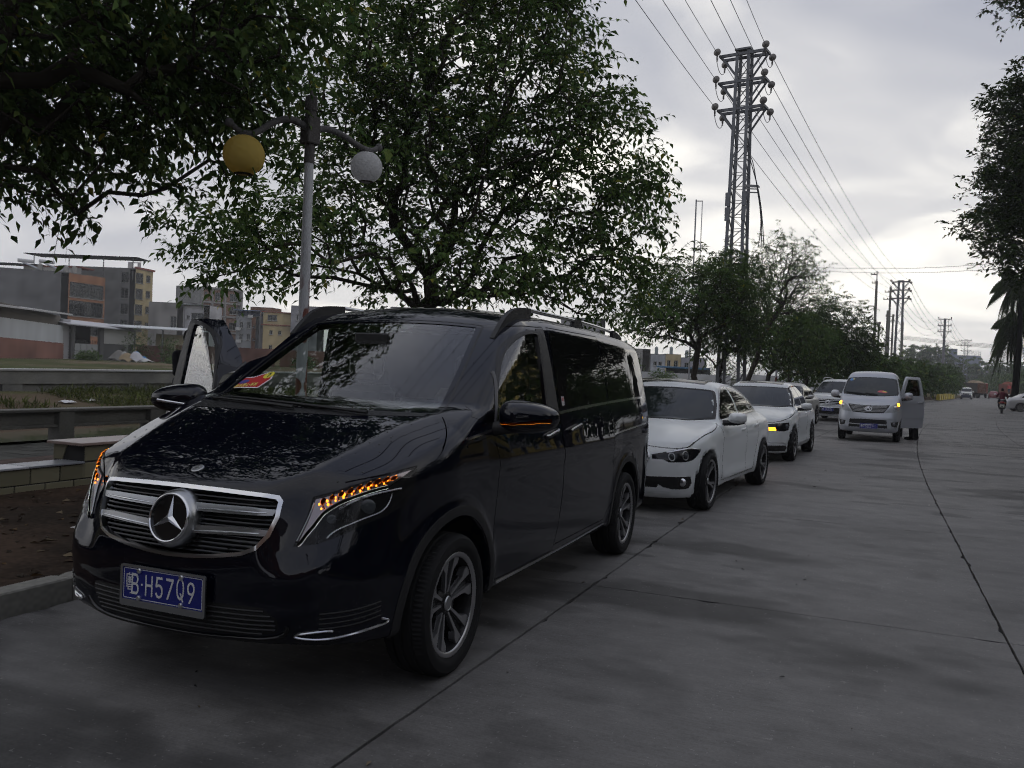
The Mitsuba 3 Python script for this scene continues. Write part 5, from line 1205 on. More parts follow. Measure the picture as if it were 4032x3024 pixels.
# ------------------------------------------------------------------ the other cars
STYLE5 = {'n': 5, 'poly': lambda R: (unary_union([Polygon([(.03, -.012), (R * .6, -.02), (R - .004, -.052), (R - .004, -.018), (R * .6, .000), (.03, -.002)]), Polygon([(.03, .012), (R * .6, .02), (R - .004, .052), (R - .004, .018), (R * .6, .000), (.03, .002)]), Point(0, 0).buffer(.05)]), None), 'phase': .3}
STYLE10 = {'n': 10, 'poly': lambda R: (unary_union([Polygon([(.03, -.010), (R - .004, -.018), (R - .004, .018), (.03, .010)]), Point(0, 0).buffer(.05)]), None), 'phase': .1}
DH = np.array([.75, .66, 0])
def car(name, label, P, at, paint, mat, S, cat='car', h=.045, far=False, lo=(-4.3, -1.0, .1), hi=(1.05, 1.0, 2.0)):
    k = thing(name, label, cat, at=at); F = car_F(P); C = Car(k, F)
    V0, Q0 = surface_nets(F, lo, hi, h); n = grad(F, V0); n /= np.linalg.norm(n, axis=1, keepdims=True)
    f = np.vstack([Q0[:, [0, 1, 2]], Q0[:, [0, 2, 3]]])
    cut = S.get('cut')
    if cut:
        man = to_manifold(V0, Q0)
        for (poly, d0, d1) in cut: man = man - prism(poly, d0, d1, (0, 0, 0), (0, 1, 0), (0, 0, 1))
        (V0, f), n = C.S.split_normals(man)
    obj('body', (V0, f), mat, k, normals=n, color=np.tile(np.asarray(paint, float), (len(V0), 1)))
    dark = (.006, .006, .007)
    (wa, wb_), b = P['ws'], P['ws_bow']
    dws = np.array([wb_[1] - wa[1], 0, -(wb_[0] - wa[0])]); dws /= np.linalg.norm(dws)
    ws = S['ws']; half = np.array(ws); full = np.vstack([half, half[::-1] * [1, -1, 1]])
    wp = Polygon(C.uv(full, dws)).buffer(0)
    if S.get('ws_r'): wp = rounded(wp, S['ws_r'])
    vf, nn = C.S.patch(wp, dws, .004, .01, .06); g = obj('windscreen', vf, 'm_screen', k, normals=nn)
    vf, nn = C.S.patch(wp.buffer(.012).difference(wp.buffer(-.022)), dws, .006, .008, .05); obj('windscreen_seal', vf, 'm_plastic', g, normals=nn, color=np.tile(dark, (len(vf[0]), 1)))
    for wl in S['windows']: C.lay('side_window', [(x, .8, z) for x, z in wl], DY, 'm_black_gloss', .004, .008, .05, both=True, r=S.get('win_r', .012))
    if 'rear' in S: C.lay('rear_window', S['rear'], -DX, 'm_black_gloss', .004, .008, .06, r=.03)
    for pts in S.get('gaps', []): C.ribbon('panel_gap', [(x, .85, z) for x, z in pts], DY, .007, 'm_rubber', level=.0012, thick=.003, both=True, h=.02, cap=2)
    for pts in S.get('hood', []): C.ribbon('bonnet_gap', pts, np.array([.35, 0, .94]), .008, 'm_rubber', level=.0012, thick=.003, both=True, h=.02, cap=2)
    if 'chrome' in S:
        for pts in S['chrome']: C.ribbon('window_trim', [(x, .8, z) for x, z in pts], DY, .012, 'm_satin', level=.008, thick=.01, both=True, cap=2)
    for nm, pts, col, m_, lev in S.get('front', []):
        C.lay(nm, [(1, y, z) for y, z in pts] + ([(1, -y, z) for y, z in pts[::-1]] if pts[0][0] >= 0 and pts[-1][0] >= 0 else []), DX, m_, lev, .008, .03, color=col, r=.012)
    for nm, pts, col, m_, lev in S.get('corner', []): C.lay(nm, pts, DH, m_, lev, .008, .03, both=True, color=col, r=.008)
    for nm, pts, r, m_, lev in S.get('wires', []): C.wire(nm, pts, DH, r, m_, lev, both=True, color=(.5, .5, .5))
    for nm, pts, r, m_, lev in S.get('fwires', []): C.wire(nm, pts, DX, r, m_, lev, color=(.5, .5, .5))
    for nm, c, r, m_, col, em in S.get('blobs', []):
        for s in (1, -1):
            q = C.snap([c, np.array(c) + [0, 0, .001]], DH, .002, 2)[0] * [1, s, 1]
            mm = ball(q, r, 2, (.5, 1, 1)); obj(nm, mm, m_, k, smooth=True, color=np.tile(col, (len(mm.vertices), 1)) if col is not None else None, emit=em)
    for s in (1, -1):
        m = S['mirror']; c = np.array(m['c']) * [1, s, 1]; a, b2, d = m['size']
        pts = []
        for t in np.linspace(0, 2 * np.pi, 24, endpoint=False):
            yy, zz = math.cos(t), math.sin(t); yy = math.copysign(abs(yy) ** .7, yy) * b2; zz = math.copysign(abs(zz) ** .7, zz) * d
            for px, kk in ((a, .45), (a * .6, .8), (0, 1.0), (-a * .5, .97)): pts.append((c[0] + px - .25 * max(0, yy), c[1] + s * yy * kk, c[2] + zz * kk))
        hm = trimesh.convex.convex_hull(np.array(pts)).subdivide_loop(1)
        mk = obj('door_mirror', hm, mat, k, smooth=60, color=np.tile(np.asarray(paint, float), (len(hm.vertices), 1))) if False else obj('door_mirror', hm, mat, k, smooth=60, color=np.asarray(paint, float))
        base = hm.copy(); 
        obj('mirror_arm', tube([(c[0] + .02, s * (abs(c[1]) - b2 - .06), c[2] - d * .95), (c[0], c[1], c[2] - d * .85), (c[0] - .03, s * (abs(c[1]) + b2 * .8), c[2] - d * .75)], [.035, .03, .014], 8), 'm_plastic', mk, color=dark)
    for (x, z) in S.get('handles', []):
        for s in (1, -1):
            q = C.snap([(x + .09, .9, z), (x, .9, z + .004), (x - .09, .9, z + .01)], DY, .02, 4) * [1, s, 1]; obj('handle', tube(q, .014, 8), mat, k, smooth=50, color=np.asarray(paint, float))
    W = S['wheel']
    for xc in (0.0, -P['wheelbase']):
        arc = [(xc + (P['arch'] + .004) * math.cos(a), P['hub'] + (P['arch'] + .004) * math.sin(a)) for a in np.linspace(-.1, math.pi + .1, 30)]
        for s in (1, -1): make_wheel('wheel', k, (xc, s * W['y'], P['hub'] + .004), P['hub'], W['w'], W['rim'], W['style'], side=s, alloy=W.get('alloy'), n=48)
    if 'plate' in S: licence_plate(k, *S['plate'], frame=False, bolts=False)
    return k, C
scene['m_screen'] = {'type': 'twosided', 'bsdf': {'type': 'plastic', 'diffuse_reflectance': rgb(.012, .016, .017), 'int_ior': 1.6}}
WHITE, SILVER = (.70, .71, .72), (.50, .52, .55)
bmw = dict(ws=[(-.43, .0, .97), (-.50, .45, .975), (-.70, .735, .985), (-.95, .68, 1.16), (-1.20, .59, 1.315), (-1.12, .3, 1.375), (-1.10, 0, 1.385)], ws_r=.03,
    windows=[[(-.80, .985), (-1.05, 1.16), (-1.30, 1.285), (-1.52, 1.35), (-1.78, 1.375), (-1.80, 1.02)], [(-1.88, 1.02), (-1.86, 1.375), (-2.15, 1.36), (-2.38, 1.315), (-2.56, 1.235), (-2.58, 1.045)], [(-2.62, 1.05), (-2.60, 1.225), (-2.75, 1.14), (-2.86, 1.06)]],
    rear=[(-3, y, z) for y, z in ((-.62, 1.1), (.62, 1.1), (.52, 1.36), (-.52, 1.36))],
    gaps=[[(-.60, .95), (-.585, .60), (-.62, .30)], [(-1.83, 1.0), (-1.84, .6), (-1.80, .26)], [(-2.62, 1.02), (-2.50, .62), (-2.28, .28)], [(-.62, .275), (-2.3, .285)]],
    chrome=[[(-.80, .972), (-1.8, 1.005), (-2.9, 1.05)], [(-.78, .99), (-1.05, 1.18), (-1.30, 1.305), (-1.55, 1.372), (-1.9, 1.395), (-2.2, 1.375), (-2.5, 1.30), (-2.75, 1.17), (-2.90, 1.06)]],
    hood=[[(.655, .0, .72), (.645, .34, .722), (.569, .66, .707), (.459, .758, .722), (.23, .81, .80), (-.337, .835, .876), (-.628, .775, .949)]],
    front=[('kidney_grille', [(.05, .665), (.25, .67), (.375, .655), (.395, .61), (.36, .545), (.05, .535)], (.006, .006, .007), 'm_plastic', .006), ('lower_intake', [(.0, .405), (.55, .405), (.50, .29), (.0, .285)], (.006, .006, .006), 'm_plastic', .004), ('bumper_strip', [(.0, .452), (.42, .45), (.36, .415), (.0, .418)], (.5, .5, .52), 'm_paint', .007)],
    corner=[('headlight', [(.715, .435, .592), (.701, .428, .639), (.652, .552, .668), (.573, .665, .700), (.459, .761, .719), (.271, .85, .697), (.359, .83, .629), (.433, .806, .587), (.538, .753, .568), (.664, .607, .565), (.683, .546, .593)], (.010, .010, .012), 'm_lens', .004),
            ('intake_corner', [(.744, .378, .402), (.705, .533, .408), (.468, .796, .411), (.446, .802, .341), (.467, .782, .287), (.51, .758, .275), (.646, .641, .278), (.686, .56, .296)], (.007, .007, .007), 'm_plastic', .005)],
    wires=[('brow', [(.64, .57, .666), (.569, .683, .692), (.464, .763, .710), (.306, .84, .692)], .008, 'm_chrome', .008), ('kidney_frame', [(.70, .30, .668), (.70, .381, .653), (.717, .402, .61), (.735, .37, .540)], .010, 'm_chrome', .008)] + [('lamp_ring', [(x + r * math.cos(t) * .6, y + r * math.cos(t) * .4 * -1.3, z + r * math.sin(t)) for t in np.linspace(.1, 6.2, 9)], .006, 'm_satin', .008) for x, y, z, r in ((.635, .625, .62, .040), (.53, .748, .635, .045))],
    blobs=[('fog_lamp', (.571, .735, .352), .045, 'm_chrome', None, None), ('projector_lens', (.635, .625, .622), .026, 'm_lens', (.04, .045, .05), None), ('projector_lens', (.53, .748, .635), .028, 'm_lens', (.06, .065, .07), None)],
    mirror=dict(c=(-.78, .985, 1.015), size=(.13, .105, .068)), handles=[(-1.62, .84), (-2.42, .87)], wheel=dict(y=.80, w=.225, rim=.232, style=STYLE5))
bk, CB = car('white_saloon', 'white saloon with dark headlights parked right behind the black van', SEDAN, T4((-2.557, 9.81, 0), -math.pi / 2 - .080), (.62, .63, .635), 'm_paint', bmw, h=.04)
CB.lay('sunroof', [(-1.30, -.44, 1.4), (-1.30, .44, 1.4), (-2.1, .44, 1.4), (-2.1, -.44, 1.4)], DZ, 'm_black_gloss', .004, .006, .06, r=.04)
buick = dict(ws=[(-.33, .0, .99), (-.40, .45, .99), (-.62, .745, .985), (-.90, .69, 1.15), (-1.20, .60, 1.33), (-1.10, .3, 1.40), (-1.07, 0, 1.41)], ws_r=.03,
    windows=[[(-.72, .995), (-.95, 1.15), (-1.20, 1.285), (-1.50, 1.365), (-1.76, 1.385), (-1.78, 1.03)], [(-1.86, 1.03), (-1.84, 1.385), (-2.10, 1.37), (-2.35, 1.30), (-2.58, 1.16), (-2.66, 1.06)]],
    gaps=[[(-.52, .95), (-.52, .60), (-.55, .30)], [(-1.80, 1.0), (-1.81, .6), (-1.78, .26)]], chrome=[[(-.72, .98), (-1.8, 1.015), (-2.7, 1.055)]],
    hood=[[(.70, .0, .76), (.689, .575, .735), (.489, .745, .762), (-.105, .835, .868), (-.5, .77, .95)]],
    front=[('grille', [(0, .68), (.40, .69), (.42, .64), (.30, .52), (0, .50)], (.01, .01, .01), 'm_plastic', .005)],
    corner=[('headlight', [(.751, .473, .695), (.66, .641, .718), (.371, .818, .733), (.362, .83, .673), (.403, .821, .602), (.54, .771, .575), (.721, .628, .587), (.784, .498, .568)], (.010, .010, .011), 'm_lens', .004), ('lower_intake', [(.777, .45, .315), (.777, .536, .315), (.487, .789, .316), (.42, .81, .27), (.45, .79, .215), (.747, .535, .212), (.76, .45, .212)], (.006, .006, .006), 'm_plastic', .005)],
    wires=[('intake_trim', [(.783, .534, .372), (.597, .746, .369), (.467, .799, .336)], .007, 'm_satin', .006)],
    blobs=[('projector_lens', (.47, .79, .66), .045, 'm_lens', (.05, .055, .06), None)], mirror=dict(c=(-.70, .99, 1.02), size=(.12, .105, .065)), handles=[(-1.60, .86), (-2.40, .88)], wheel=dict(y=.80, w=.215, rim=.222, style=STYLE10))
sk2, CS2 = car('white_saloon', 'second white saloon in the line with its amber indicator lit', SEDAN2, T4((-2.25, 16.95, 0), -math.pi / 2 - .049), (.58, .59, .60), 'm_paint', buick, h=.05)
CS2.lay('turn_signal', [(.766, .499, .640), (.706, .623, .650), (.690, .64, .590), (.781, .504, .578)], DH, 'm_amber', .007, .006, .02, r=.01, emit=(1.5, .38, .015))
CS2.lay('sunroof', [(-1.30, -.44, 1.4), (-1.30, .44, 1.4), (-2.2, .44, 1.4), (-2.2, -.44, 1.4)], DZ, 'm_black_gloss', .004, .006, .06, r=.04)
for s in (1, -1): obj('roof_rail', tube(CS2.snap([(-1.2, .57 * s, 1.5), (-1.7, .56 * s, 1.5), (-2.4, .54 * s, 1.5)], DZ, .02, 6), .014, 8), 'm_black_gloss', sk2, smooth=50)
car('silver_saloon', 'pale silver saloon half hidden behind the second white saloon', SEDAN2, T4((-3.15, 30.95, 0), -math.pi / 2 - .113), (.42, .42, .40), 'm_metal_paint', {**buick, 'blobs': []}, h=.06)
suvs = dict(ws=[(-.22, .0, 1.12), (-.35, .6, 1.12), (-.45, .76, 1.13), (-.85, .66, 1.44), (-1.05, .59, 1.56), (-1.0, .3, 1.60), (-.98, 0, 1.61)], windows=[[(-.62, 1.14), (-1.0, 1.42), (-1.3, 1.52), (-1.7, 1.55), (-1.7, 1.17)], [(-1.78, 1.17), (-1.78, 1.55), (-2.5, 1.53), (-2.55, 1.19)]], gaps=[[(-.5, 1.0), (-.5, .4)], [(-1.74, 1.1), (-1.74, .4)]], hood=[[(.70, 0, 1.0), (.55, .6, 1.0), (-.3, .75, 1.1)]],
    front=[('grille', [(0, .885), (.56, .885), (.52, .66), (0, .64)], (.008, .008, .008), 'm_plastic', .004), ('bumper_lower', [(0, .56), (.80, .58), (.82, .34), (0, .30)], (.010, .010, .010), 'm_plastic', .006), ('skid_plate', [(0, .30), (.55, .30), (.5, .265), (0, .265)], (.3, .3, .31), 'm_metal_paint', .006)],
    corner=[('headlight', [(.78, .58, .89), (.66, .72, .93), (.45, .86, .95), (.48, .86, .84), (.7, .70, .80), (.80, .57, .80)], (.30, .31, .32), 'm_lens', .005)],
    fwires=[('grille_bar', [(.9, -.54, z), (.95, 0, z + .004), (.9, .54, z)], .012, 'm_chrome', .012) for z in (.84, .77, .70, .655)] + [('emblem', [(.95, .09 * math.cos(t), .775 + .055 * math.sin(t)) for t in np.linspace(0, 6.2, 12)], .010, 'm_chrome', .022), ('emblem', [(.95, -.055, .735), (.95, 0, .825), (.95, .055, .735)], .010, 'm_chrome', .022), ('bumper_trim', [(.9, -.7, .585), (.95, 0, .56), (.9, .7, .585)], .018, 'm_chrome', .01)],
    mirror=dict(c=(-.62, 1.03, 1.15), size=(.12, .12, .085)), wheel=dict(y=.80, w=.225, rim=.235, style=STYLE5), plate=('RJK235', 'yue', frameM(np.array([.895, .02, .485]), DY, DZ)))
vk, CV4 = car('white_suv', 'white off-road car with chrome grille bars and a blue plate facing the camera', SUV, T4((-1.75 + .13, 36.2 + .87, 0), -math.pi / 2 - .15), (.60, .61, .62), 'm_paint', suvs, h=.06)
for s in (1, -1): obj('roof_rail', tube([(-1.15, .60 * s, 1.64), (-1.3, .61 * s, 1.74), (-2.2, .60 * s, 1.765), (-2.9, .58 * s, 1.73), (-3.05, .57 * s, 1.66)], .018, 8), 'm_satin', vk, smooth=50)
mvs = dict(ws=[(.20, 0, 1.213), (.15, .3, 1.213), (.0, .66, 1.220), (-.05, .685, 1.28), (-.3, .65, 1.50), (-.52, .605, 1.665), (-.515, .55, 1.70), (-.50, 0, 1.712)], windows=[[(-.30, 1.24), (-.62, 1.62), (-.75, 1.68), (-1.25, 1.70), (-1.25, 1.20)], [(-1.33, 1.20), (-1.33, 1.70), (-2.9, 1.66), (-2.95, 1.22)]], win_r=.03,
    gaps=[[(-.30, 1.15), (-.35, .7), (-.42, .36)], [(-1.29, 1.75), (-1.29, .36)]],
    front=[('grille', [(0, .955), (.30, .965), (.515, .985), (.48, .91), (.375, .77), (0, .752)], (.012, .012, .013), 'm_plastic', .005), ('lower_intake', [(0, .597), (.45, .588), (.475, .375), (0, .378)], (.010, .010, .011), 'm_plastic', .005)],
    fwires=[('grille_slat', [(.8, -y, z), (.8, 0, z - .012), (.8, y, z)], .006, 'm_plastic', .010) for y, z in ((.46, .945), (.44, .91), (.42, .875), (.39, .84), (.37, .805))] + [('intake_bar', [(.8, -.46, .463), (.8, 0, .449), (.8, .46, .463)], .014, 'm_satin', .012), ('emblem', [(.8, .085 * math.cos(t), .862 + .052 * math.sin(t)) for t in np.linspace(.15, 6.1, 14)], .010, 'm_chrome', .022), ('emblem', [(.8, -.045, .835), (.8, -.01, .90), (.8, .02, .87), (.8, .045, .84)], .012, 'm_chrome', .022)],
    corner=[('headlight', [(.152, .751, 1.06), (.402, .672, 1.039), (.564, .526, .949), (.669, .393, .776), (.622, .574, .788), (.211, .751, .872)], (.30, .31, .32), 'm_lens', .005), ('fog_recess', [(.669, .548, .535), (.334, .738, .560), (.40, .715, .45), (.50, .69, .408), (.662, .571, .428)], (.012, .012, .013), 'm_plastic', .004)],
    wires=[('fog_trim', [(.36, .738, .545), (.42, .715, .44), (.49, .695, .402), (.60, .625, .412)], .010, 'm_satin', .008)],
    blobs=[('fog_lamp', (.63, .62, .49), .045, 'm_lens', (.12, .12, .13), None), ('turn_signal', (.38, .695, .995), .050, 'm_amber', None, (2.0, .60, .03)), ('headlamp_reflector', (.50, .62, .92), .05, 'm_chrome', None, None)],
    mirror=dict(c=(-.28, .93, 1.23), size=(.12, .115, .10)), wheel=dict(y=.68, w=.175, rim=.185, style=STYLE10), plate=('MS6591', 'yue', frameM(np.array([.752, .03, .415]), DY, DZ)))
mk_, CM = car('silver_minivan', 'silver minivan facing the camera with lit amber lamps and an open driver door', MINIVAN, T4((-.13, 25.2, 0), -math.pi / 2 - .05), (.46, .48, .51), 'm_metal_paint', mvs, cat='van', h=.045)
for pts in ([(-.0, -.618, 1.272), (.09, -.3, 1.252), (.13, -.098, 1.243)], [(.10, -.12, 1.25), (.135, .182, 1.236)]):
    obj('wiper', tube(CM.snap(pts, np.array([.58, 0, .81]), .02, 6), .010, 6), 'm_rubber', mk_)
# convoy and inspection stickers behind its windscreen
for poly, col, lab in (([(.02, .17, 1.275), (.03, .36, 1.262), (.0, .42, 1.28), (-.03, .40, 1.31), (-.06, .30, 1.325), (-.05, .20, 1.30)], (.55, .12, .13), 'pink and yellow convoy sticker low in the minivan windscreen'), ([(-.42, -.57, 1.60), (-.42, -.48, 1.60), (-.50, -.46, 1.665), (-.50, -.55, 1.665)], (.10, .25, .50), 'small blue inspection stickers high in the minivan windscreen corner')):
    sk = numbered('window_sticker'); labels[sk] = {'label': lab, 'category': 'sticker'}; PLACE[sk] = PLACE[mk_]
    for sg, c2, dy in ((1.0, col, 0), (.5, (.6, .5, .12), .05)):
        pg = Polygon(CM.uv(poly, (.6, 0, .8))).buffer(0); pg = affinity.translate(affinity.scale(pg, sg, sg), dy if sg < 1 else 0, .012 if sg < 1 else 0)
        vf, nn = CM.S.patch(pg, (.6, 0, .8), .0055 if sg == 1 else .0065, 0, .03); obj('backing' if sg == 1 else 'print', vf, 'm_plastic_flat', sk, normals=nn, color=np.tile(c2, (len(vf[0]), 1)))
# its open front door, hinged at the front pillar
dh_ = np.array([-.36, .745, 0]); a_ = math.radians(-36); Rz = np.array([[math.cos(a_), -math.sin(a_), 0], [math.sin(a_), math.cos(a_), 0], [0, 0, 1]])
Rz = np.array([[math.cos(-a_), math.sin(-a_), 0], [-math.sin(-a_), math.cos(-a_), 0], [0, 0, 1]])
dp = rounded([(.36, .36), (1.28, .36), (1.30, 1.2), (1.29, 1.755), (.72, 1.765), (.38, 1.27)], .04); wp = rounded([(.48, 1.245), (1.20, 1.245), (1.20, 1.68), (.78, 1.69)], .05)
def swing(v): return (v - dh_) @ Rz.T + dh_
vf, nn = CM.S.patch(dp.difference(wp), DY, .0, .05, .05); dk = obj('front_door', (swing(vf[0]), vf[1]), 'm_metal_paint', mk_, normals=nn @ Rz.T, color=np.tile((.46, .48, .51), (len(vf[0]), 1)), label='open driver door of the minivan')
vf, nn = CM.S.patch(wp.buffer(.02), DY, -.02, 0, .05); obj('window', (swing(vf[0]), vf[1]), 'm_dark_glass', dk, normals=nn @ Rz.T)
q = swing(CM.snap([(-1.02, .8, 1.06), (-1.10, .8, 1.065), (-1.20, .8, 1.07)], DY, .02, 4)); obj('handle', tube(q, .014, 8), 'm_chrome', dk)
# ------------------------------------------------------------------ street lamps
def lamp(label, base, h, az, detail=True, globes=((.85, .68, .22), (.80, .80, .80)), group=None, gr=(.205, .185)):
    k = thing('street_lamp', label, 'street lamp', group, at=T4(base, az))
    n = 20 if detail else 8
    obj('pole', revolve([(.085, 0), (.085, .9), (.066, .95), (.058, h * .6), (.052, h - .55)], n), 'm_pole_white', k, smooth=40)
    obj('base', revolve([(.14, 0), (.14, .05), (.10, .12), (.088, .35)], n), 'm_pole_white', k, smooth=30)
    obj('head_post', cat_([revolve([(.060, h - .56), (.060, h - .34)], n), box(-.085, .085, -.085, .085, h - .34, h - .02, .01), revolve([(.068, h - .02), (.062, h + .04), (.074, h + .05), (.070, h + .20), (.05, h + .22), (.02, h + .24), (.014, h + .28), (0, h + .30)], n)]), 'm_matte', k, smooth=35, color=(.10, .092, .088))
    for s, c, r in ((-1, globes[0], gr[0]), (1, globes[1], gr[1])):
        dz = np.array([0, 0, .10 if s > 0 else -.10]); p = spline([np.array((s * .07, 0, h - .16)), np.array((s * .30, 0, h - .11)) + dz * .1, np.array((s * .55, 0, h - .19)) + dz * .5, np.array((s * .78, 0, h - .30)) + dz, np.array((s * .93, 0, h - .30)) + dz, np.array((s * 1.02, 0, h - .25)) + dz], 6)
        a = obj('arm', tube(p, np.linspace(.042, .03, len(p)), 10 if detail else 5), 'm_matte', k, smooth=50, color=(.125, .12, .12))
        obj('arm_scroll', ball(np.array((s * 1.05, 0, h - .24)) + dz, .050, 2, (1, .8, 1)), 'm_matte', a, smooth=True, color=(.115, .11, .11))
        gx, gz = s * .86, h - .29 - r - .04 + dz[2]
        obj('globe_cap', revolve([(.03, h - .31 + dz[2]), (.03, gz + r + .02), (.085, gz + r - .004), (.09, gz + r - .03)], n).apply_translation((gx, 0, 0)), 'm_matte', k, smooth=40, color=(.09, .085, .082))
        g = obj('globe', ball((gx, 0, gz), r, 3 if detail else 2), 'm_globe', k, smooth=True, color=np.asarray(c, float))
        obj('globe_dirt', ball((gx, 0, gz - r + .018), r * .46, 2, (1, 1, .12)), 'm_matte', g, smooth=True, color=(.035, .025, .015))
    return k
def t_polew(p, n, uv): 
    w = FB(p.x * 3 + p.y * 3, p.z * .8, 1, 3); rust = SS(.60, .68, NZ(p.x * 9 + p.y * 9, p.z * 5, 2)) * SS(2.75, 2.0, p.z)
    return mikit.mix(mi.Color3f(.55, .56, .57) * (.7 + .4 * w), (.16, .05, .035), rust)
pr('m_pole_white', mikit.proc(t_polew), .5)
scene['m_globe'] = {'type': 'principledthin', 'base_color': VC, 'roughness': .35, 'spec_trans': 0.0, 'diff_trans': 1.1, 'eta': 1.4}
lamp('old white street lamp with one yellow and one white globe behind the black van', (-6.2, 8.3, .12), 4.24, math.radians(73), gr=(.222, .197))
for k, (x, y, lab) in enumerate([(-5.4, 52.2, 'street lamp tangled in the middle street trees'), (.1, 104, 'far street lamp with yellowish globes beside the transformer poles'), (9.6, 151, 'farthest street lamp before the bend, left of the lorry')]):
    lamp(lab, (x, y, .1), 4.25 if k < 2 else 3.4, math.radians(20), detail=k < 1, globes=((.60, .55, .34), (.62, .60, .52)), gr=(.21, .20))
lamp('street lamp whose pale globes show just above the silver minivan roof', (1.9, 110, .1), 4.1, math.radians(20), detail=False, globes=((.62, .62, .60), (.58, .52, .30)), gr=(.21, .2))
# ------------------------------------------------------------------ pylons, poles and wires
pr('m_steel', VC, .55, .35, two=True)
def lattice(label, base, h, w0, w1, az, arms, arm_len, detail=True, group=None, globes=True):
    k = thing('lattice_pylon', label, 'pylon', group, at=T4(base, az)); col = np.array((.16, .165, .18))
    hw = lambda z: (w0 + (w1 - w0) * min(1, z / (h * .82))) / 2
    lw = .13 if detail else .16
    for sx in (-1, 1):
        for sy in (-1, 1):
            z0 = 0.0
            segs = [(0, h * .52), (h * .52, h)]
            obj('leg', cat_([obox((sx * hw(a), sy * hw(a), a), (sx * hw(b), sy * hw(b), b), lw, lw * .5, up=(0, 1, 0)) for a, b in segs]), 'm_steel', k, color=col, smooth=False)
    zs = np.arange(.6, h - .3, .62 if detail else 1.1)
    for fx, fy in ((1, 0), (-1, 0), (0, 1), (0, -1)):
        ms = []
        for i, z in enumerate(zs[:-1]):
            a, b = hw(z), hw(zs[i + 1]); s = 1 if i % 2 else -1
            if fx: p, q = (fx * a, -s * a, z), (fx * b, s * b, zs[i + 1])
            else: p, q = (-s * a, fy * a, z), (s * b, fy * b, zs[i + 1])
            if detail: obj('brace', obox(p, q, .055, .022), 'm_steel', k, color=col * .9, smooth=False)
            else: ms.append(obox(p, q, .09, .04))
            if detail:
                pp, qq = ((fx * a, -a, z), (fx * a, a, z)) if fx else ((-a, fy * a, z), (a, fy * a, z)); obj('brace', obox(pp, qq, .045, .02), 'm_steel', k, color=col * .9, smooth=False)
        if ms: obj('bracing', cat_(ms), 'm_steel', k, color=col, smooth=False, kind='stuff')
    obj('cap', box(-hw(h) - .10, hw(h) + .10, -hw(h) - .1, hw(h) + .1, h, h + .08), 'm_steel', k, color=col * .8, smooth=False)
    tips = []
    for z in arms:
        for sy in (-1, 1):
            ak = obj('crossarm', obox((-arm_len, sy * hw(z) * 1.05, z), (arm_len, sy * hw(z) * 1.05, z), .09, .12), 'm_steel', k, color=col * .85, smooth=False)
            for sx in (-1, 1):
                obj('arm_brace', obox((sx * arm_len * .92, sy * hw(z), z - .05), (sx * hw(z - 1), sy * hw(z - 1), z - 1.0), .07, .07), 'm_steel', k, color=col * .85, smooth=False)
        for sx in (-1, 1):
            obj('arm_end', obox((sx * arm_len, -hw(z) * 1.4, z), (sx * arm_len, hw(z) * 1.4, z), .07, .10), 'm_steel', k, color=col * .8, smooth=False)
            for sy in (-1, 1):
                ik = None
                d = [revolve([(0, -.10), (.05, -.09), (.14, -.03), (.165, .0), (.14, .03), (.05, .06), (0, .07)], 20 if detail else 8, 'y').apply_translation((sx * (arm_len + .05), sy * (hw(z) * 1.4 + .20), z + .02 + (.10 if sy < 0 else -.10)))]
                ik = obj('insulator', d[0], 'm_insulator', k, smooth=40)
                tips.append((sx, sy, (sx * (arm_len + .05), sy * (hw(z) * 1.4 + .34), z + (.10 if sy < 0 else -.10))))
            if detail:
                a, b = np.array((sx * (arm_len + .05), -hw(z) * 1.4 - .3, z + .05)), np.array((sx * (arm_len + .05), hw(z) * 1.4 + .3, z - .12))
                mid = (a + b) / 2 - [0, 0, .62]
                obj('jumper', tube(spline([a, a * .7 + mid * .3 - [0, 0, .26], mid, b * .7 + mid * .3 - [0, 0, .22], b], 6), .014, 6), 'm_wire', k)
                for pp in (a, b): obj('insulator_string', revolve([(.0, -.34)] + [q for j in range(5) for q in ((.02, -.32 + j * .06), (.05, -.30 + j * .06), (.02, -.28 + j * .06))] + [(.0, .0)], 10).apply_translation(pp * [1, .8, 1]), 'm_insulator', k, smooth=30)
    return k, tips
pr('m_insulator', (.16, .145, .13), .35, two=True)
pr('m_wire', (.035, .035, .038), .6, two=True)
AZP = math.radians(-9)
P1 = (-5.95, 38.9, .1)
kp1, _ = lattice('near grey lattice pylon rising out of the street trees', P1, 15.9, .98, .50, AZP, (15.75, 14.55, 13.35), 1.02)
for s in (-1, 1):
    for zz in (8.7, 9.35): obj('gusset', box(s * .37 - .10, s * .37 + .10, -.415, -.40, zz - .3, zz + .3), 'm_steel', kp1, color=(.17, .175, .19), smooth=False)
obj('cable_bracket', cat_([obox((.3, -.3, 9.9), (1.05, -.55, 9.75), .10, .06)] + [obox((.35, -.3, 9.95 - .16 * i), (1.0, -.5 - .05 * i, 9.82 - .16 * i), .05, .05) for i in range(3)]), 'm_steel', kp1, color=(.2, .2, .2), smooth=False)
for i in range(3): obj('down_cable', tube(spline([(.3, -.25, 13.0 - i * .9), (.5, -.35, 11.2), (.95, -.5 - i * .05, 9.85), (1.2, -.5 - i * .1, 8.6), (1.35 - i * .12, -.5, 7.2)], 8), .022, 6), 'm_wire', kp1)
P2 = (2.5, 126.2, .1)
kp2, _ = lattice('second lattice pylon farther down the road beyond the concrete poles', P2, 15.6, 1.1, .55, AZP - .05, (15.5, 14.4, 13.3), 1.08, detail=False)
P3 = (31.2, 372, 0)
kp3, _ = lattice('distant lattice pylon in front of the office block', P3, 20.8, 1.6, 1.0, -.1, (20.5, 18.6, 16.6), 1.6, detail=False)
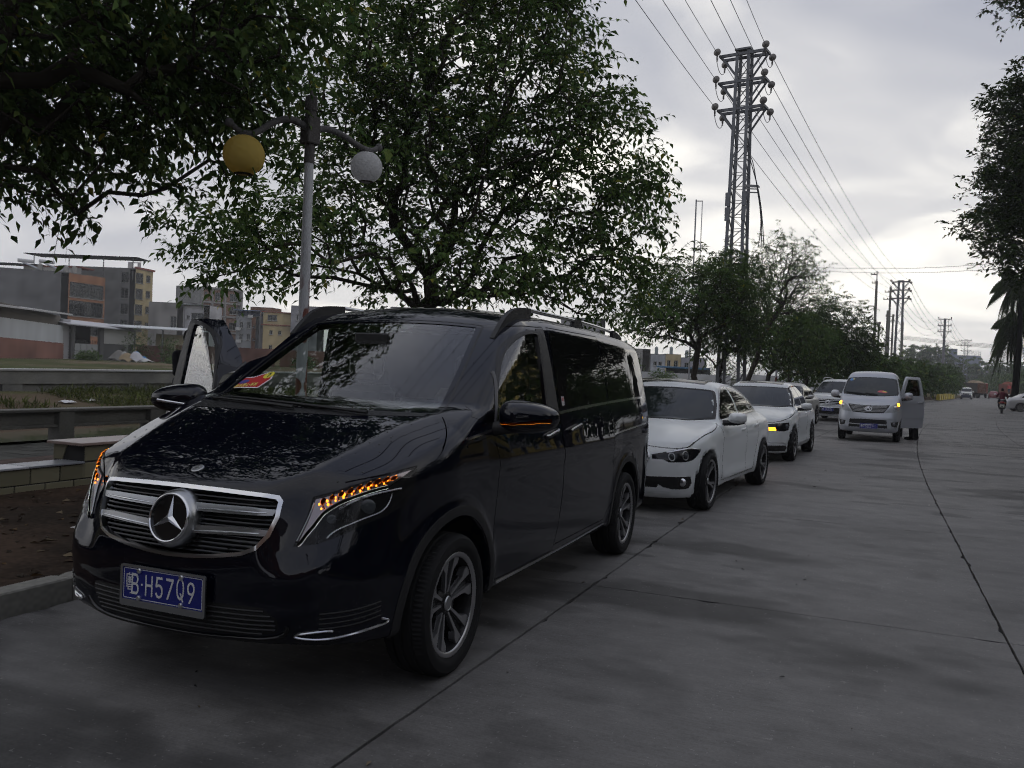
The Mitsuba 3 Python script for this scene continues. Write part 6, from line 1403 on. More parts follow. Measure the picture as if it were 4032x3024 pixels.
def world(base, az, p):
    c, s = math.cos(az), math.sin(az); return np.array([base[0] + c * p[0] - s * p[1], base[1] + s * p[0] + c * p[1], base[2] + p[2]])
def wire(pts_a, pts_b, sag, r, name, label, group):
    key = numbered(name); labels[key] = {'label': label, 'category': 'wire', 'group': group}
    t = np.linspace(0, 1, 36)[:, None]; p = pts_a * (1 - t) + pts_b * t; p[:, 2] -= (4 * sag * t * (1 - t))[:, 0]
    scene[key] = mikit.ply(tube(p, r, 5), 'm_wire', smooth=True)
PB, HP, P0 = (2.5, 126.2), (16.9, 268, 0), (-6.6, -28.0, .1)
lev = ('top', 'middle', 'bottom'); sd = {-1: 'left', 1: 'right'}
for i, z in enumerate((15.75, 14.55, 13.35)):
    for s in (-1, 1):
        a = world(P1, AZP, (s * 1.07, -.70, z + .10)); b = world(P0, AZP, (s * 1.07, .5, z + .1))
        wire(a, b, 1.05, .012, 'power_line', '%s %s overhead wire from the near pylon back over the camera' % (lev[i], sd[s]), 'wires over the camera')
        a = world(P1, AZP, (s * 1.07, .70, z - .10)); b = world(P2, AZP - .05, (s * 1.12, -.7, (15.5, 14.4, 13.3)[i] + .1))
        wire(a, b, 1.5, .014, 'power_line', '%s %s wire from the near pylon to the second pylon' % (lev[i], sd[s]), 'wires between the pylons')
        a = world(P2, AZP, (s * 1.12, .7, (15.5, 14.4, 13.3)[i])); b = np.array([16.9 + s * 1.5, 268, (21.2, 19.5, 17.9)[i]])
        wire(a, b, 3.0, .03, 'power_line', '%s %s wire from the second pylon to the far crossarm pole' % (lev[i], sd[s]), 'wires beyond the second pylon')
        wire(b, np.array([31.2 + s * 1.6, 372, (20.5, 18.6, 16.6)[i]]), 2.0, .04, 'power_line', '%s %s wire past the far crossarm pole' % (lev[i], sd[s]), 'wires at the horizon')
for i, (a, b) in enumerate([((-9.5, 61.2, 9.85), (8.6, 69.0, 10.6)), ((-9.5, 61.2, 9.68), (8.6, 69.0, 10.2))]): wire(np.array(a), np.array(b), .55, .014, 'cable', ('upper' if i == 0 else 'lower') + ' of the two cables slung across the road high up', 'cables across the road')
for i in range(4): wire(np.array([3.3, 148.0, 9.6 - i * .17]), np.array([26.0, 163, 9.1 - i * .2]), .35, .03, 'cable', ('top', 'second', 'third', 'lowest')[i] + ' cable of the low bundle crossing the far road', 'low cable bundle')
def cpole(label, base, h, r=.17, arms=(), stub=0.0):
    k = thing('concrete_pole', label, 'utility pole', 'concrete poles around the transformer', at=T4(base, AZP))
    obj('shaft', revolve([(r, 0), (r * .72, h)], 14), 'm_matte', k, smooth=40, color=(.19, .18, .17))
    if stub: obj('steel_top', revolve([(.07, h), (.06, h + stub)], 8), 'm_steel', k, color=(.25, .25, .26))
    for z, L, off in arms:
        obj('crossarm', box(off - L, off + L, -.05, .05, z - .05, z + .05), 'm_steel', k, smooth=False, color=(.15, .15, .15))
        for sx in (-.9, 0, .9): obj('insulator', revolve([(.03, z + .05), (.07, z + .12), (.05, z + .2), (0, z + .22)], 8).apply_translation((off + sx * L, 0, 0)), 'm_insulator', k)
    return k
cpole('tallest concrete pole left of the second pylon, with a thin steel top', (-.45, 108.6, .1), 13.6, .19, ((14.4, .35, -.3), (13.4, .3, -.2)), 1.2)
cpole('concrete pole just left of the second pylon with short crossarms', (1.15, 118, .1), 14.0, .17, ((13.3, .45, -.2), (12.4, .5, -.3)))
cpole('shorter concrete pole holding the transformer platform, right one', (.9, 113.4, .1), 10.6, .16, ((9.9, .5, .3), (7.0, .5, .2)))
cpole('shorter concrete pole behind the transformer', (1.62, 120.3, .1), 10.7, .16, ((9.8, .4, -.2),))
cpole('concrete pole standing against the second pylon on its right', (2.9, 125.2, .1), 10.1, .18)
cpole('short concrete pole right of the tallest pole with looped cables', (0, 112, .1), 9.1, .16, ((8.9, .4, -.2), (6.6, .4, .3)))
tr = thing('transformer', 'grey pole-mounted transformer with cooling pipes between the concrete poles', 'transformer', at=T4((.15, 111.9, 3.6), AZP))
obj('tank', box(-.55, .55, -.35, .35, .2, 1.5, .04), 'm_matte', tr, color=(.13, .16, .19)); obj('platform', box(-1.2, 1.2, -.45, .45, 0, .16), 'm_matte', tr, color=(.12, .1, .09), smooth=False)
for x in (-.6, -.3, 0, .3): obj('radiator', tube([(x, -.36, 1.3), (x, -.62, 1.2), (x, -.62, .5), (x, -.36, .4)], .05, 6), 'm_matte', tr, color=(.13, .16, .19))
for x in (-.3, 0, .3): obj('bushing', revolve([(.05, 1.5), (.09, 1.6), (.05, 1.68), (.09, 1.75), (.04, 1.9), (0, 1.92)], 8).apply_translation((x, 0, 0)), 'm_insulator', tr)
hp = thing('crossarm_pole', 'far pole with three stacked crossarms beyond the second pylon', 'utility pole', at=T4(HP, -.1))
obj('shaft', revolve([(.42, 0), (.30, 21.2)], 12), 'm_matte', hp, color=(.15, .15, .155))
for z in (21.0, 19.2, 17.5):
    obj('crossarm', box(-1.7, 1.7, -.12, .12, z - .12, z + .12), 'm_matte', hp, smooth=False, color=(.14, .14, .145))
    for x in (-1.6, 1.6): obj('insulator', box(x - .12, x + .12, -.12, .12, z + .12, z + .6), 'm_matte', hp, smooth=False, color=(.14, .14, .145))
for s in (-1, 1): obj('brace', obox((s * .95, 0, 21), (s * .95, 0, 17.4), .12, .12), 'm_matte', hp, smooth=False, color=(.14, .14, .145)); obj('brace', obox((s * .95, 0, 17.4), (s * .2, 0, 15.4), .12, .12), 'm_matte', hp, smooth=False, color=(.14, .14, .145))
fp = thing('crossarm_pole', 'most distant pole near the right edge trees', 'utility pole', at=T4((61.4, 547.7, 0), -.1))
obj('shaft', revolve([(.5, 0), (.35, 24)], 8), 'm_matte', fp, color=(.2, .2, .21))
for z in (23.6, 21, 18.5): obj('crossarm', box(-2.9, 2.9, -.18, .18, z - .18, z + .18), 'm_matte', fp, smooth=False, color=(.2, .2, .21))
an = thing('mast', 'thin goalpost-shaped mast above the street trees', 'mast', at=T4((-12.1, 60.2, 0.3), .2))
obj('upright', revolve([(.06, 0), (.05, 13.7)], 6), 'm_steel', an, color=(.3, .3, .31)); obj('upright', revolve([(.03, 9.0), (.03, 13.6)], 6).apply_translation((.42, 0, 0)), 'm_steel', an, color=(.45, .45, .46)); obj('crossbar', obox((0, 0, 13.6), (.45, 0, 13.6), .06, .06), 'm_steel', an, color=(.3, .3, .31))
# ------------------------------------------------------------------ buildings on the far bank and beyond
brg = np.random.default_rng(8)
def grid_wall(p, q, z0, z1, holes=(), step=1.1):
    """an upright wall from p to q (xy) with rectangular holes (u0, u1, z0, z1), cut into cells so that tone can vary"""
    p, q = np.asarray(p, float), np.asarray(q, float); L = np.linalg.norm(q - p); d = (q - p) / L
    us = set(np.linspace(0, L, max(2, int(L / step) + 1)).round(4)); zs = set(np.linspace(z0, z1, max(2, int((z1 - z0) / step) + 1)).round(4))
    for h in holes: us |= {round(h[0], 4), round(h[1], 4)}; zs |= {round(h[2], 4), round(h[3], 4)}
    us, zs = sorted(u for u in us if -1e-6 <= u <= L + 1e-6), sorted(z for z in zs if z0 - 1e-6 <= z <= z1 + 1e-6)
    v, f = [], []
    for i in range(len(us) - 1):
        for j in range(len(zs) - 1):
            um, zm = (us[i] + us[i + 1]) / 2, (zs[j] + zs[j + 1]) / 2
            if any(h[0] < um < h[1] and h[2] < zm < h[3] for h in holes): continue
            k = len(v)
            for u, z in ((us[i], zs[j]), (us[i + 1], zs[j]), (us[i + 1], zs[j + 1]), (us[i], zs[j + 1])): v.append([*(p + d * u), z])
            f += [[k, k + 1, k + 2], [k, k + 2, k + 3]]
    return trimesh.Trimesh(np.array(v), np.array(f), process=False)
def tone(m, col, amt=.5, s=.45, streak=.4):
    v = m.vertices; h = v[:, 0] * .8 + v[:, 1]
    n = meshkit.fbm(np.stack([h * s, v[:, 2] * s * 1.4, h * 0 + 3], 1), 4); k = meshkit.fbm(np.stack([h * 1.6, v[:, 2] * .15, h * 0 + 7], 1), 3)
    return np.asarray(col) * (1 + amt * (n - .5) * 2 + streak * (k - .5))[:, None]
def wallpart(key, p, q, z0, z1, col, holes=(), name='wall', amt=.4, step=1.1, **kw):
    m = grid_wall(p, q, z0, z1, holes, step)
    if len(m.faces): obj(name, m, 'm_town', key, smooth=False, color=np.clip(tone(m, col, amt), .004, .8), **kw)
pr('m_town', VC, .85, specular=.2, two=True)
pr('m_pane', (.012, .016, .018), .06, specular=.5, two=True)
pr('m_pane_green', (.012, .05, .035), .06, specular=.5, two=True)
def inward(p, q):
    d = np.subtract(q, p).astype(float); d /= np.linalg.norm(d); n = np.array([-d[1], d[0]]); return d, n          # left of p -> q: away from the camera
def window(key, p, q, h, frame=(.35, .35, .34), pane='m_pane', depth=.22, bars=0, name='window', sill=True):
    """a recessed window in the wall p -> q: reveal and frame with its pane (and bars) as sub-parts"""
    d, n = inward(p, q); u0, u1, z0, z1 = h; p = np.asarray(p, float)
    def P(u, z, o): a = p + d * u + n * o; return (a[0], a[1], z)
    ms = []
    for (a, b) in (((u0, z0), (u1, z0)), ((u1, z0), (u1, z1)), ((u1, z1), (u0, z1)), ((u0, z1), (u0, z0))):
        v = np.array([P(*a, 0), P(*b, 0), P(*b, depth), P(*a, depth)]); ms.append(trimesh.Trimesh(v, [[0, 1, 2], [0, 2, 3]], process=False))
    t = .06
    um = (u0 + u1) / 2
    for (a0, a1, b0, b1) in ((u0, u1, z0, z0 + t), (u0, u1, z1 - t, z1), (u0, u0 + t, z0, z1), (u1 - t, u1, z0, z1), (um - t / 2, um + t / 2, z0, z1)):
        v = np.array([P(a0, b0, depth - .05), P(a1, b0, depth - .05), P(a1, b1, depth - .05), P(a0, b1, depth - .05)]); ms.append(trimesh.Trimesh(v, [[0, 1, 2], [0, 2, 3]], process=False))
    if sill:
        a, b = np.array(P(u0 - .08, z0 - .05, -.10)), np.array(P(u1 + .08, z0 - .05, -.10)); ms.append(obox(a, b, .22, .09))
    m = cat_(ms); k = obj(name, m, 'm_town', key, smooth=False, color=np.tile(frame, (len(m.vertices), 1)))
    v = np.array([P(u0, z0, depth), P(u1, z0, depth), P(u1, z1, depth), P(u0, z1, depth)]); obj('pane', (v, np.array([[0, 1, 2], [0, 2, 3]])), pane, k, smooth=False)
    if bars:
        bm = []
        for i in range(bars): u = u0 + (u1 - u0) * (i + .5) / bars; bm.append(obox(P(u, z0, -.04), P(u, z1, -.04), .04, .04))
        for z in np.linspace(z0, z1, 5): bm.append(obox(P(u0, z, -.05), P(u1, z, -.05), .05, .05))
        m = cat_(bm); obj('grille', m, 'm_town', k, smooth=False, color=np.tile((.10, .10, .10), (len(m.vertices), 1)), kind='stuff')
def roofslab(key, pts, z, t, col, name='roof'):
    m = extrude(Polygon(pts).buffer(0), t, ((0, 0, z), DX, DY)); obj(name, m, 'm_town', key, smooth=False, color=np.clip(tone(m, col, .3), .01, .8))
def house(label, corners, z0, z1, cols, wins=(), cat='house', roofcol=(.16, .16, .16), parapet=.0, group=None, frame=(.35, .35, .34)):
    """corners: the seen walls from left to right (xy); wins: {wall index: [(holes..., pane, bars)]}"""
    key = thing(label[1], label[0], cat, group)
    for i in range(len(corners) - 1):
        p, q = corners[i], corners[i + 1]; hs = wins.get(i, []) if wins else []
        wallpart(key, p, q, z0, z1, cols[i], [h[:4] for h in hs])
        for h in hs: window(key, p, q, h[:4], frame, h[4] if len(h) > 4 else 'm_pane', bars=h[5] if len(h) > 5 else 0)
    c = [np.asarray(x, float) for x in corners]
    back = c[0] + (c[-1] - c[1] if len(c) > 2 else inward(c[0], c[1])[1] * 8)
    foot = c + ([back] if len(c) > 2 else [c[1] + inward(c[0], c[1])[1] * 8, back])
    n = len(c)
    for i in range(n - 1, len(foot)): wallpart(key, foot[i], foot[(i + 1) % len(foot)], z0, z1, cols[0])
    roofslab(key, [tuple(f) for f in foot], z1 - .12, .14, roofcol)
    return key, foot
GREYP, ORANGE, CREAM, BRICK = (.15, .15, .155), (.33, .17, .10), (.40, .33, .19), (.20, .105, .075)
A0, A1, A2 = (-137.9, 100.4), (-130.5, 107.8), (-131.3, 116.2)
ka, fa = house(('grey sided block with an orange front and barred balconies at the far left', 'apartment_block'), [A0, A1, A2], .9, 15.8, [GREYP, ORANGE], {1: [(.25, 8.1, 11.6, 14.2, 'm_pane', 22), (.25, 8.1, 8.3, 11.0, 'm_pane', 22), (.25, 8.1, 5.0, 7.4, 'm_pane', 22)]}, cat='apartment block')
wallpart(ka, (-143.5, 109.0), (-133.2, 112.6), 15.82, 17.2, (.42, .40, .38), name='roof_room'); roofslab(ka, [(-143.9, 108.7), (-133.0, 112.4), (-134.5, 116.5), (-145.0, 113)], 17.2, .22, (.25, .08, .06))
for (x, y) in ((-139.2, 106.0), (-135.9, 107.6)):
    hk = obj('solar_heater', obox((x, y, 17.3), (x + 2.6, y + 1.2, 16.2), 2.0, .12), 'm_town', ka, smooth=False, color=(.30, .31, .33)); obj('water_tank', tube([(x - .5, y - 1.0, 17.7), (x + .3, y + 1.3, 17.7)], .32, 8), 'm_town', hk, color=(.5, .5, .5))
for (x, y, r) in ((-133.5, 109.6, .45), (-132.6, 110.6, .4), (-136.5, 106.9, .45)): obj('water_tank', revolve([(r, 15.8), (r, 17.0), (r * .5, 17.3), (0, 17.35)], 10).apply_translation((x, y, 0)), 'm_town', ka, color=(.33, .32, .30))
roofslab(ka, [(-150, 103.5), (-139.5, 109.4), (-141.5, 113), (-152, 107)], 17.4, .12, (.05, .05, .055), name='roof_canopy')
kb, fb = house(('tall bare concrete block with a cream front of barred windows beside the orange one', 'apartment_block'), [(-146.5, 120.6), (-134.2, 125.9), (-135.2, 131.2)], .9, 18.8, [(.20, .20, .20), CREAM], {1: [(.1, 2.3, a, b, 'm_pane', 7) for a, b in ((16.0, 18.0), (12.9, 14.9), (9.8, 11.8), (6.7, 8.6))] + [(3.3, 4.6, a + .5, b - .2, 'm_pane', 4) for a, b in ((16.0, 18.0), (12.9, 14.9), (9.8, 11.8), (6.7, 8.6))], 0: [(10.6, 12.0, a, b, 'm_pane', 5) for a, b in ((16.0, 18.0), (12.9, 14.9), (9.8, 11.8), (6.7, 8.6))]}, cat='apartment block')
obj('cornice', obox((-134.1, 125.7, 18.95), (-135.2, 131.5, 18.95), .5, .35), 'm_town', kb, color=(.26, .09, .07), smooth=False)
wallpart(kb, (-137, 126.5), (-134.6, 127.5), 18.85, 20.2, (.45, .44, .42), [(1.0, 1.9, 19.1, 20.0)], name='roof_room')
roofslab(kb, [(-147.5, 111.9), (-127.8, 120.2), (-130, 125.5), (-149, 117)], 20.0, .12, (.035, .035, .04), name='roof_canopy')
for (x, y) in ((-146, 113), (-140, 115.6), (-134, 118.1), (-129, 120.3)): obj('canopy_post', box(x - .06, x + .06, y - .06, y + .06, 15.9, 20.0), 'm_town', kb, smooth=False, color=(.12, .12, .12))
kc, _ = house(('stained grey house with a big tarred patch right of the cream block', 'house'), [(-129.2, 124.6), (-123.1, 127.2), (-122.2, 131)], .9, 12.2, [(.27, .265, .255), (.38, .38, .38)], {0: [(4.2, 5.4, 7.3, 9.6)]})
kc2, _ = house(('white walled house with dark wide windows in the gap right of the grey one', 'house'), [(-122.9, 127.5), (-118.6, 129.4)], .9, 12.0, [(.42, .42, .43)], {0: [(1.2, 3.6, 8.5, 10.4), (1.2, 2.1, 5.4, 6.6), (2.4, 3.5, 5.4, 6.6), (.3, .9, 9.2, 9.9)]})
obj('awning', obox((-123.2, 126.9, 11.9), (-118.5, 129.0, 11.9), 1.2, .12), 'm_town', kc2, color=(.16, .19, .19), smooth=False)
kd, _ = house(('unfinished brick house in a grey concrete frame with empty window openings', 'house'), [(-128.3, 130.5), (-123.5, 132.5), (-119.75, 139.6)], .9, 15.9, [(.23, .23, .22), (.205, .125, .095)], {1: [(a, b, z, z + 1.5) for z in (4.4, 7.7, 10.9, 13.5) for a, b in ((.5, 1.0), (2.6, 3.6), (5.6, 7.2))], 0: [(3.0, 4.2, 11, 12.6)]})
d_, n_ = inward((-123.5, 132.5), (-119.75, 139.6)); pd = np.array([-123.5, 132.5])
for u in (.0, 2.0, 4.6, 8.0): a = pd + d_ * u - n_ * .06; obj('column', box(a[0] - .2, a[0] + .2, a[1] - .2, a[1] + .2, .9, 15.9), 'm_town', kd, smooth=False, color=(.27, .26, .25))
for z in (3.9, 7.1, 10.3, 13.0, 15.8): a, b = pd - n_ * .1, pd + d_ * 8.0 - n_ * .1; obj('floor_beam', obox((*a, z), (*b, z), .35, .38), 'm_town', kd, smooth=False, color=(.27, .26, .25))
for u in (1.0, 3.2, 6.5): a = pd + d_ * u; obj('roof_stub', box(a[0] - .15, a[0] + .15, a[1] - .15, a[1] + .15, 15.9, 16.7), 'm_town', kd, smooth=False, color=(.25, .24, .23))
ke, _ = house(('narrow grey house with a dark blue roof terrace and paired windows', 'house'), [(-110.2, 127.2), (-106.2, 128.9), (-106.0, 132)], .9, 10.0, [(.23, .235, .245), (.24, .24, .25)], {0: [(.6, 1.3, 7.7, 8.8), (2.0, 2.7, 7.7, 8.8), (.6, 1.3, 5.5, 6.6), (2.0, 2.7, 5.5, 6.6), (.6, 1.3, 2.6, 3.8), (2.0, 2.7, 2.6, 3.8)]})
wallpart(ke, (-110.1, 127.5), (-106.3, 129.1), 10.02, 10.9, (.05, .06, .09), name='terrace_screen'); obj('awning', obox((-110.4, 127.0, 10.95), (-106.0, 128.8, 10.95), 1.4, .1), 'm_town', ke, color=(.16, .22, .36), smooth=False)
for (u, z) in ((2.6, 9.6), (.5, 4.9), (.4, 7.2)): a = np.array([-110.2, 127.2]) + inward((-110.2, 127.2), (-106.2, 128.9))[0] * u; obj('air_conditioner', box(a[0] - .1, a[0] + .75, a[1] - .6, a[1] - .15, z, z + .55), 'm_town', ke, smooth=False, color=(.5, .5, .5))
kf, _ = house(('red brick house with green glazed windows', 'house'), [(-111.2, 127.8 + 4.4), (-107.5, 134.0), (-108.4, 138)], .9, 12.0, [BRICK, BRICK], {0: [(1.9, 2.9, 7.6, 9.0, 'm_pane_green'), (1.9, 2.9, 4.9, 6.3, 'm_pane_green'), (.6, 1.0, 5.6, 6.0), (.6, 1.0, 8.0, 8.4), (2.0, 2.9, 10.2, 11.4)]})
kg, _ = house(('cream house with red tiled ledges between storeys', 'house'), [(-105.6, 129.2), (-102.2, 133.0), (-102.0, 137)], .9, 11.0, [CREAM, (.42, .40, .34)], {0: [(.8, 2.5, 9.3, 10.4), (1.2, 1.8, 6.7, 7.5), (2.8, 3.4, 6.7, 7.5), (1.2, 1.8, 3.9, 4.7)], 1: [(.6, 2.4, 8.6, 9.6)]})
for z in (8.5, 10.9): obj('ledge', obox((-105.9, 129.0, z), (-102.0, 133.2, z), .6, .16), 'm_town', kg, color=(.26, .09, .07), smooth=False)
kh, _ = house(('plain grey house behind the lamp post', 'house'), [(-101.5, 132.0), (-96.5, 135.5)], .9, 12.3, [(.27, .27, .29)], {0: [(1, 2, 9.5, 10.7), (3, 4, 9.5, 10.7), (1, 2, 6.4, 7.6), (3, 4, 6.4, 7.6)]})
for i, (x, y, w, h, c) in enumerate([(-95, 138, 7, 10, CREAM), (-86, 142, 8, 13, (.26, .26, .27)), (-75, 146, 9, 11, (.33, .31, .28)), (-64, 148, 8, 9.5, BRICK), (-54, 150, 8, 12, (.3, .3, .31))]):
    house(('low house mostly hidden behind the big tree, ' + ('cream', 'grey', 'beige', 'brick', 'pale grey')[i] + ' walled', 'house'), [(x, y), (x + w * .93, y + w * .37)], .9, h, [c], {0: [(u, u + 1.2, z, z + 1.4) for z in (2.4, 5.4, 8.2) if z + 1.4 < h for u in (1, w * .4, w * .72)]})
# sheds and walls across the water
ks = thing('shed', 'long white corrugated shed on a red brick base at the far left', 'shed')
S0, S1 = np.array([-62.0, 41.3]), np.array([-88.0, 72.4])
wallpart(ks, S0, S1, .5, 2.74, (.21, .105, .08), name='brick_base', amt=.5, step=.6); 
dS, nS = inward(S0, S1); 
ms = []
for i in range(180):
    a = S0 + (S1 - S0) * i / 180 + nS * (.05 + .06 * (i % 2)); b = S0 + (S1 - S0) * (i + 1) / 180 + nS * (.05 + .06 * ((i + 1) % 2)); ms.append(trimesh.Trimesh(np.array([(*a, 2.742), (*b, 2.742), (*b, 4.35 + .45 * i / 180), (*a, 4.35 + .45 * i / 180)]), [[0, 1, 2], [0, 2, 3]], process=False))
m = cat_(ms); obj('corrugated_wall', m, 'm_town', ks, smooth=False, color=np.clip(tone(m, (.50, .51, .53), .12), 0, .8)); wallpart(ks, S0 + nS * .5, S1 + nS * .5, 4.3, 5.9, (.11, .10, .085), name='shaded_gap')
def slope_roof(key, p, q, zp, zq, over, back, drop, col, t=.10):
    d, n = inward(p, q); p, q = np.asarray(p, float), np.asarray(q, float)
    a, b, c, e = p - n * over, q - n * over, q + n * back, p + n * back
    top = [(*a, zp), (*b, zq), (*c, zq + drop), (*e, zp + drop)]; v = np.array(top + [(x, y, z - t) for x, y, z in top])
    f = [[0, 1, 2], [0, 2, 3], [4, 6, 5], [4, 7, 6]] + [x for i in range(4) for x in ([i, i + 4, (i + 1) % 4 + 4], [i, (i + 1) % 4 + 4, (i + 1) % 4])]
    obj('roof', trimesh.Trimesh(v, f, process=False), 'm_town', key, smooth=False, color=col)
slope_roof(ks, S0, (-86.0, 70.6), 5.15, 6.12, .9, 9, 1.0, (.40, .40, .40), .16)
obj('end_pillar', box(-88.6, -87.7, 71.9, 72.9, .9, 5.6), 'm_town', ks, smooth=False, color=(.38, .39, .40))
k2 = thing('shed', 'small shed with a white gate under a dark opening and a white side panel', 'shed')
for (x, y) in ((-87.55, 73.0), (-86.75, 76.4)): obj('pillar', box(x - .25, x + .25, y - .25, y + .25, .9, 4.9), 'm_town', k2, smooth=False, color=(.13, .13, .13))
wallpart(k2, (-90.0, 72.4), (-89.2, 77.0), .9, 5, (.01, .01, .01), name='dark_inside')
G0, G1 = np.array([-87.5, 73.3]), np.array([-86.85, 76.1])
for i in range(4):
    for j in range(2):
        a, b = G0 + (G1 - G0) * (i + .03) / 4, G0 + (G1 - G0) * (i + .97) / 4; obj('gate_panel', obox((*((a)), 1.0 + .92 * j + .45), (*b, 1.0 + .92 * j + .45), .06, .88), 'm_town', k2, smooth=False, color=(.40, .41, .41))
m = cat_([obox((*(G0 + (G1 - G0) * t), 2.85), (*(G0 + (G1 - G0) * t), 3.25), .05, .05) for t in np.linspace(.02, .98, 14)]); obj('gate_spikes', m, 'm_town', k2, smooth=False, color=(.05, .05, .05), kind='stuff')
wallpart(k2, (-86.54, 76.6), (-85.88, 80.93), 2.96, 4.85, (.46, .46, .45), name='white_panel', amt=.15); wallpart(k2, (-86.52, 76.6), (-85.86, 80.95), .7, 2.955, (.12, .12, .12), name='lower_wall'); slope_roof(k2, (-86.9, 71.2), (-85.8, 81.1), 5.05, 4.75, .7, 6, .9, (.42, .42, .43), .12)
k3 = thing('brick_wall', 'dark red brick garden wall beyond the rubbish heap', 'wall')
wallpart(k3, (-85.8, 81.0), (-84.3, 86.0), .6, 3.0, (.115, .055, .045), name='bricks', amt=.5, step=.6); wallpart(k3, (-84.3, 86.02), (-73.0, 92.9), .6, 3.25, (.14, .07, .055), name='bricks', amt=.5, step=.6); wallpart(k3, (-73.0, 92.92), (-50.0, 104), .6, 3.2, (.17, .085, .065), name='bricks', amt=.5, step=.8)
k4 = thing('canopy', 'open metal canopy on thin posts behind the man at the car door', 'canopy')
slope_roof(k4, (-83.9, 77.5), (-80.6, 87.7), 5.05, 5.15, .2, 5, .45, (.45, .46, .46), .08)
for (x, y) in ((-83.6, 78.6), (-82.4, 81.8), (-81.4, 85.2), (-86.5, 80.5), (-85, 84.5)): obj('post', box(x - .05, x + .05, y - .05, y + .05, .9, 5.05), 'm_town', k4, smooth=False, color=(.12, .12, .12))
wallpart(k4, (-86.2, 84.5), (-83.0, 91.0), .9, 4.6, (.36, .34, .24), name='back_wall')
rh = thing('rubbish_heap', 'heap of crumpled white and blue tarpaulin sheets on the far bank', 'rubbish heap'); hr = np.random.default_rng(4)
for i in range(11):
    t = hr.uniform(0, 1); c = np.array([-70.4, 62.4, .9]) * (1 - t) + np.array([-67.0, 63.9, .9]) * t; n = 10
    X, Y = np.meshgrid(np.linspace(-1, 1, n), np.linspace(-1, 1, n)); r = hr.uniform(.4, .9)
    Z = np.exp(-(X ** 2 + Y ** 2) * 1.1) * hr.uniform(.5, 1.2) + .30 * (meshkit.fbm(np.stack([X * 2 + i * 7, Y * 2, X * 0], -1), 4) - .5)
    v = np.stack([c[0] + X * r * 1.2, c[1] + Y * r + hr.uniform(-.5, .5), c[2] + np.maximum(Z, -.1)], -1).reshape(-1, 3); a = np.arange(n - 1)[:, None] * n + np.arange(n - 1)
    f = np.vstack([np.stack([a, a + 1, a + n + 1], -1).reshape(-1, 3), np.stack([a, a + n + 1, a + n], -1).reshape(-1, 3)])
    obj('tarpaulin', (v, f), 'm_town', rh, smooth=True, color=np.tile([(.5, .5, .51), (.35, .35, .34), (.06, .20, .42), (.2, .19, .18), (.48, .48, .46), (.3, .24, .15)][i % 6], (len(v), 1)))
def bush(label, c, r, n, L, seed, col=GREEN, name='bush', group=None, kind_cat='bush'):
    rg = np.random.default_rng(seed); k = thing(name, label, kind_cat, group); c = np.asarray(c, float)
    p = sample_crown([(c + [0, 0, r[2] * .5], r, 1)], n, rg, .6); p[:, 2] = np.maximum(p[:, 2], c[2] + .02)
    d = rg.normal(size=(n, 3)); d[:, 2] += .4; d /= np.linalg.norm(d, axis=1, keepdims=True); LL = L * rg.uniform(.6, 1.3, n)
    v, f, per = leaf_mesh(p, d, rg.normal(size=(n, 3)) + [0, 0, 1], LL, LL * .22, False); cc = np.asarray(col) * np.exp(rg.normal(size=(n, 1)) * .35)
    obj('leaves', (v, f), 'm_leaf', k, smooth=False, color=np.repeat(cc, per, 0)); 
    st = [tube([c + [0, 0, -.1], c + [rg.normal() * r[0] * .3, rg.normal() * r[1] * .3, r[2] * .6]], [.03, .012], 4) for _ in range(4)]
    obj('stems', cat_(st), 'm_bark', k, color=(.05, .04, .03))
for i, (x, y, z, a, b, c, g) in enumerate([(-74.4, 64.0, .9, 1.4, 1.2, .7, 1.2), (-82.5, 78.2, .9, 2.2, 2.0, 2.8, .9), (-79.5, 80.2, .9, 1.5, 1.5, 2.2, 1.0), (-64.5, 66.0, .85, 1.2, 1.0, .5, 1.3), (-25.5, 92, .9, 2.2, 2.0, 2.2, 1.1), (-29.5, 104, .9, 3.0, 2.5, 3.4, .9), (-20.5, 88, .8, 1.8, 1.6, 1.0, 1.2), (-36, 120, .9, 4, 3, 4.2, .8), (-16.5, 104, .9, 2.6, 2.4, 2.4, .9), (-58, 78, .9, 1.6, 1.4, 1.0, 1.2)]):
    bush(['low weedy bush left of the rubbish heap', 'tall dark shrub under the open canopy', 'dark shrub right of the canopy shrub', 'low weeds right of the rubbish heap', 'pale green shrub before the white boundary wall', 'dark shrub mass behind the white boundary wall', 'brown weeds at the foot of the white boundary wall', 'dark tree-like shrub before the far right houses', 'dark shrub at the right end of the white boundary wall', 'low weeds by the brick garden wall'][i], (x, y, z), (a, b, c), 900, .26, 200 + i, GREEN * g)
kw = thing('boundary_wall', 'long white boundary wall seen under the street trees', 'wall')
wallpart(kw, (-27.5, 74.0), (-15.0, 102.0), .6, 2.05, (.46, .47, .48), amt=.25); wallpart(kw, (-15.0, 102.02), (-6, 140), .6, 2.3, (.44, .45, .46), amt=.25)
kbs = thing('shed', 'blue roofed open shed behind the white boundary wall', 'shed'); slope_roof(kbs, (-25.4, 108.7), (-19.8, 111.0), 2.95, 2.9, .5, 4, .12, (.05, .12, .20), .18); wallpart(kbs, (-25.2, 110.5), (-18.8, 113.0), .9, 3.0, (.05, .05, .05))
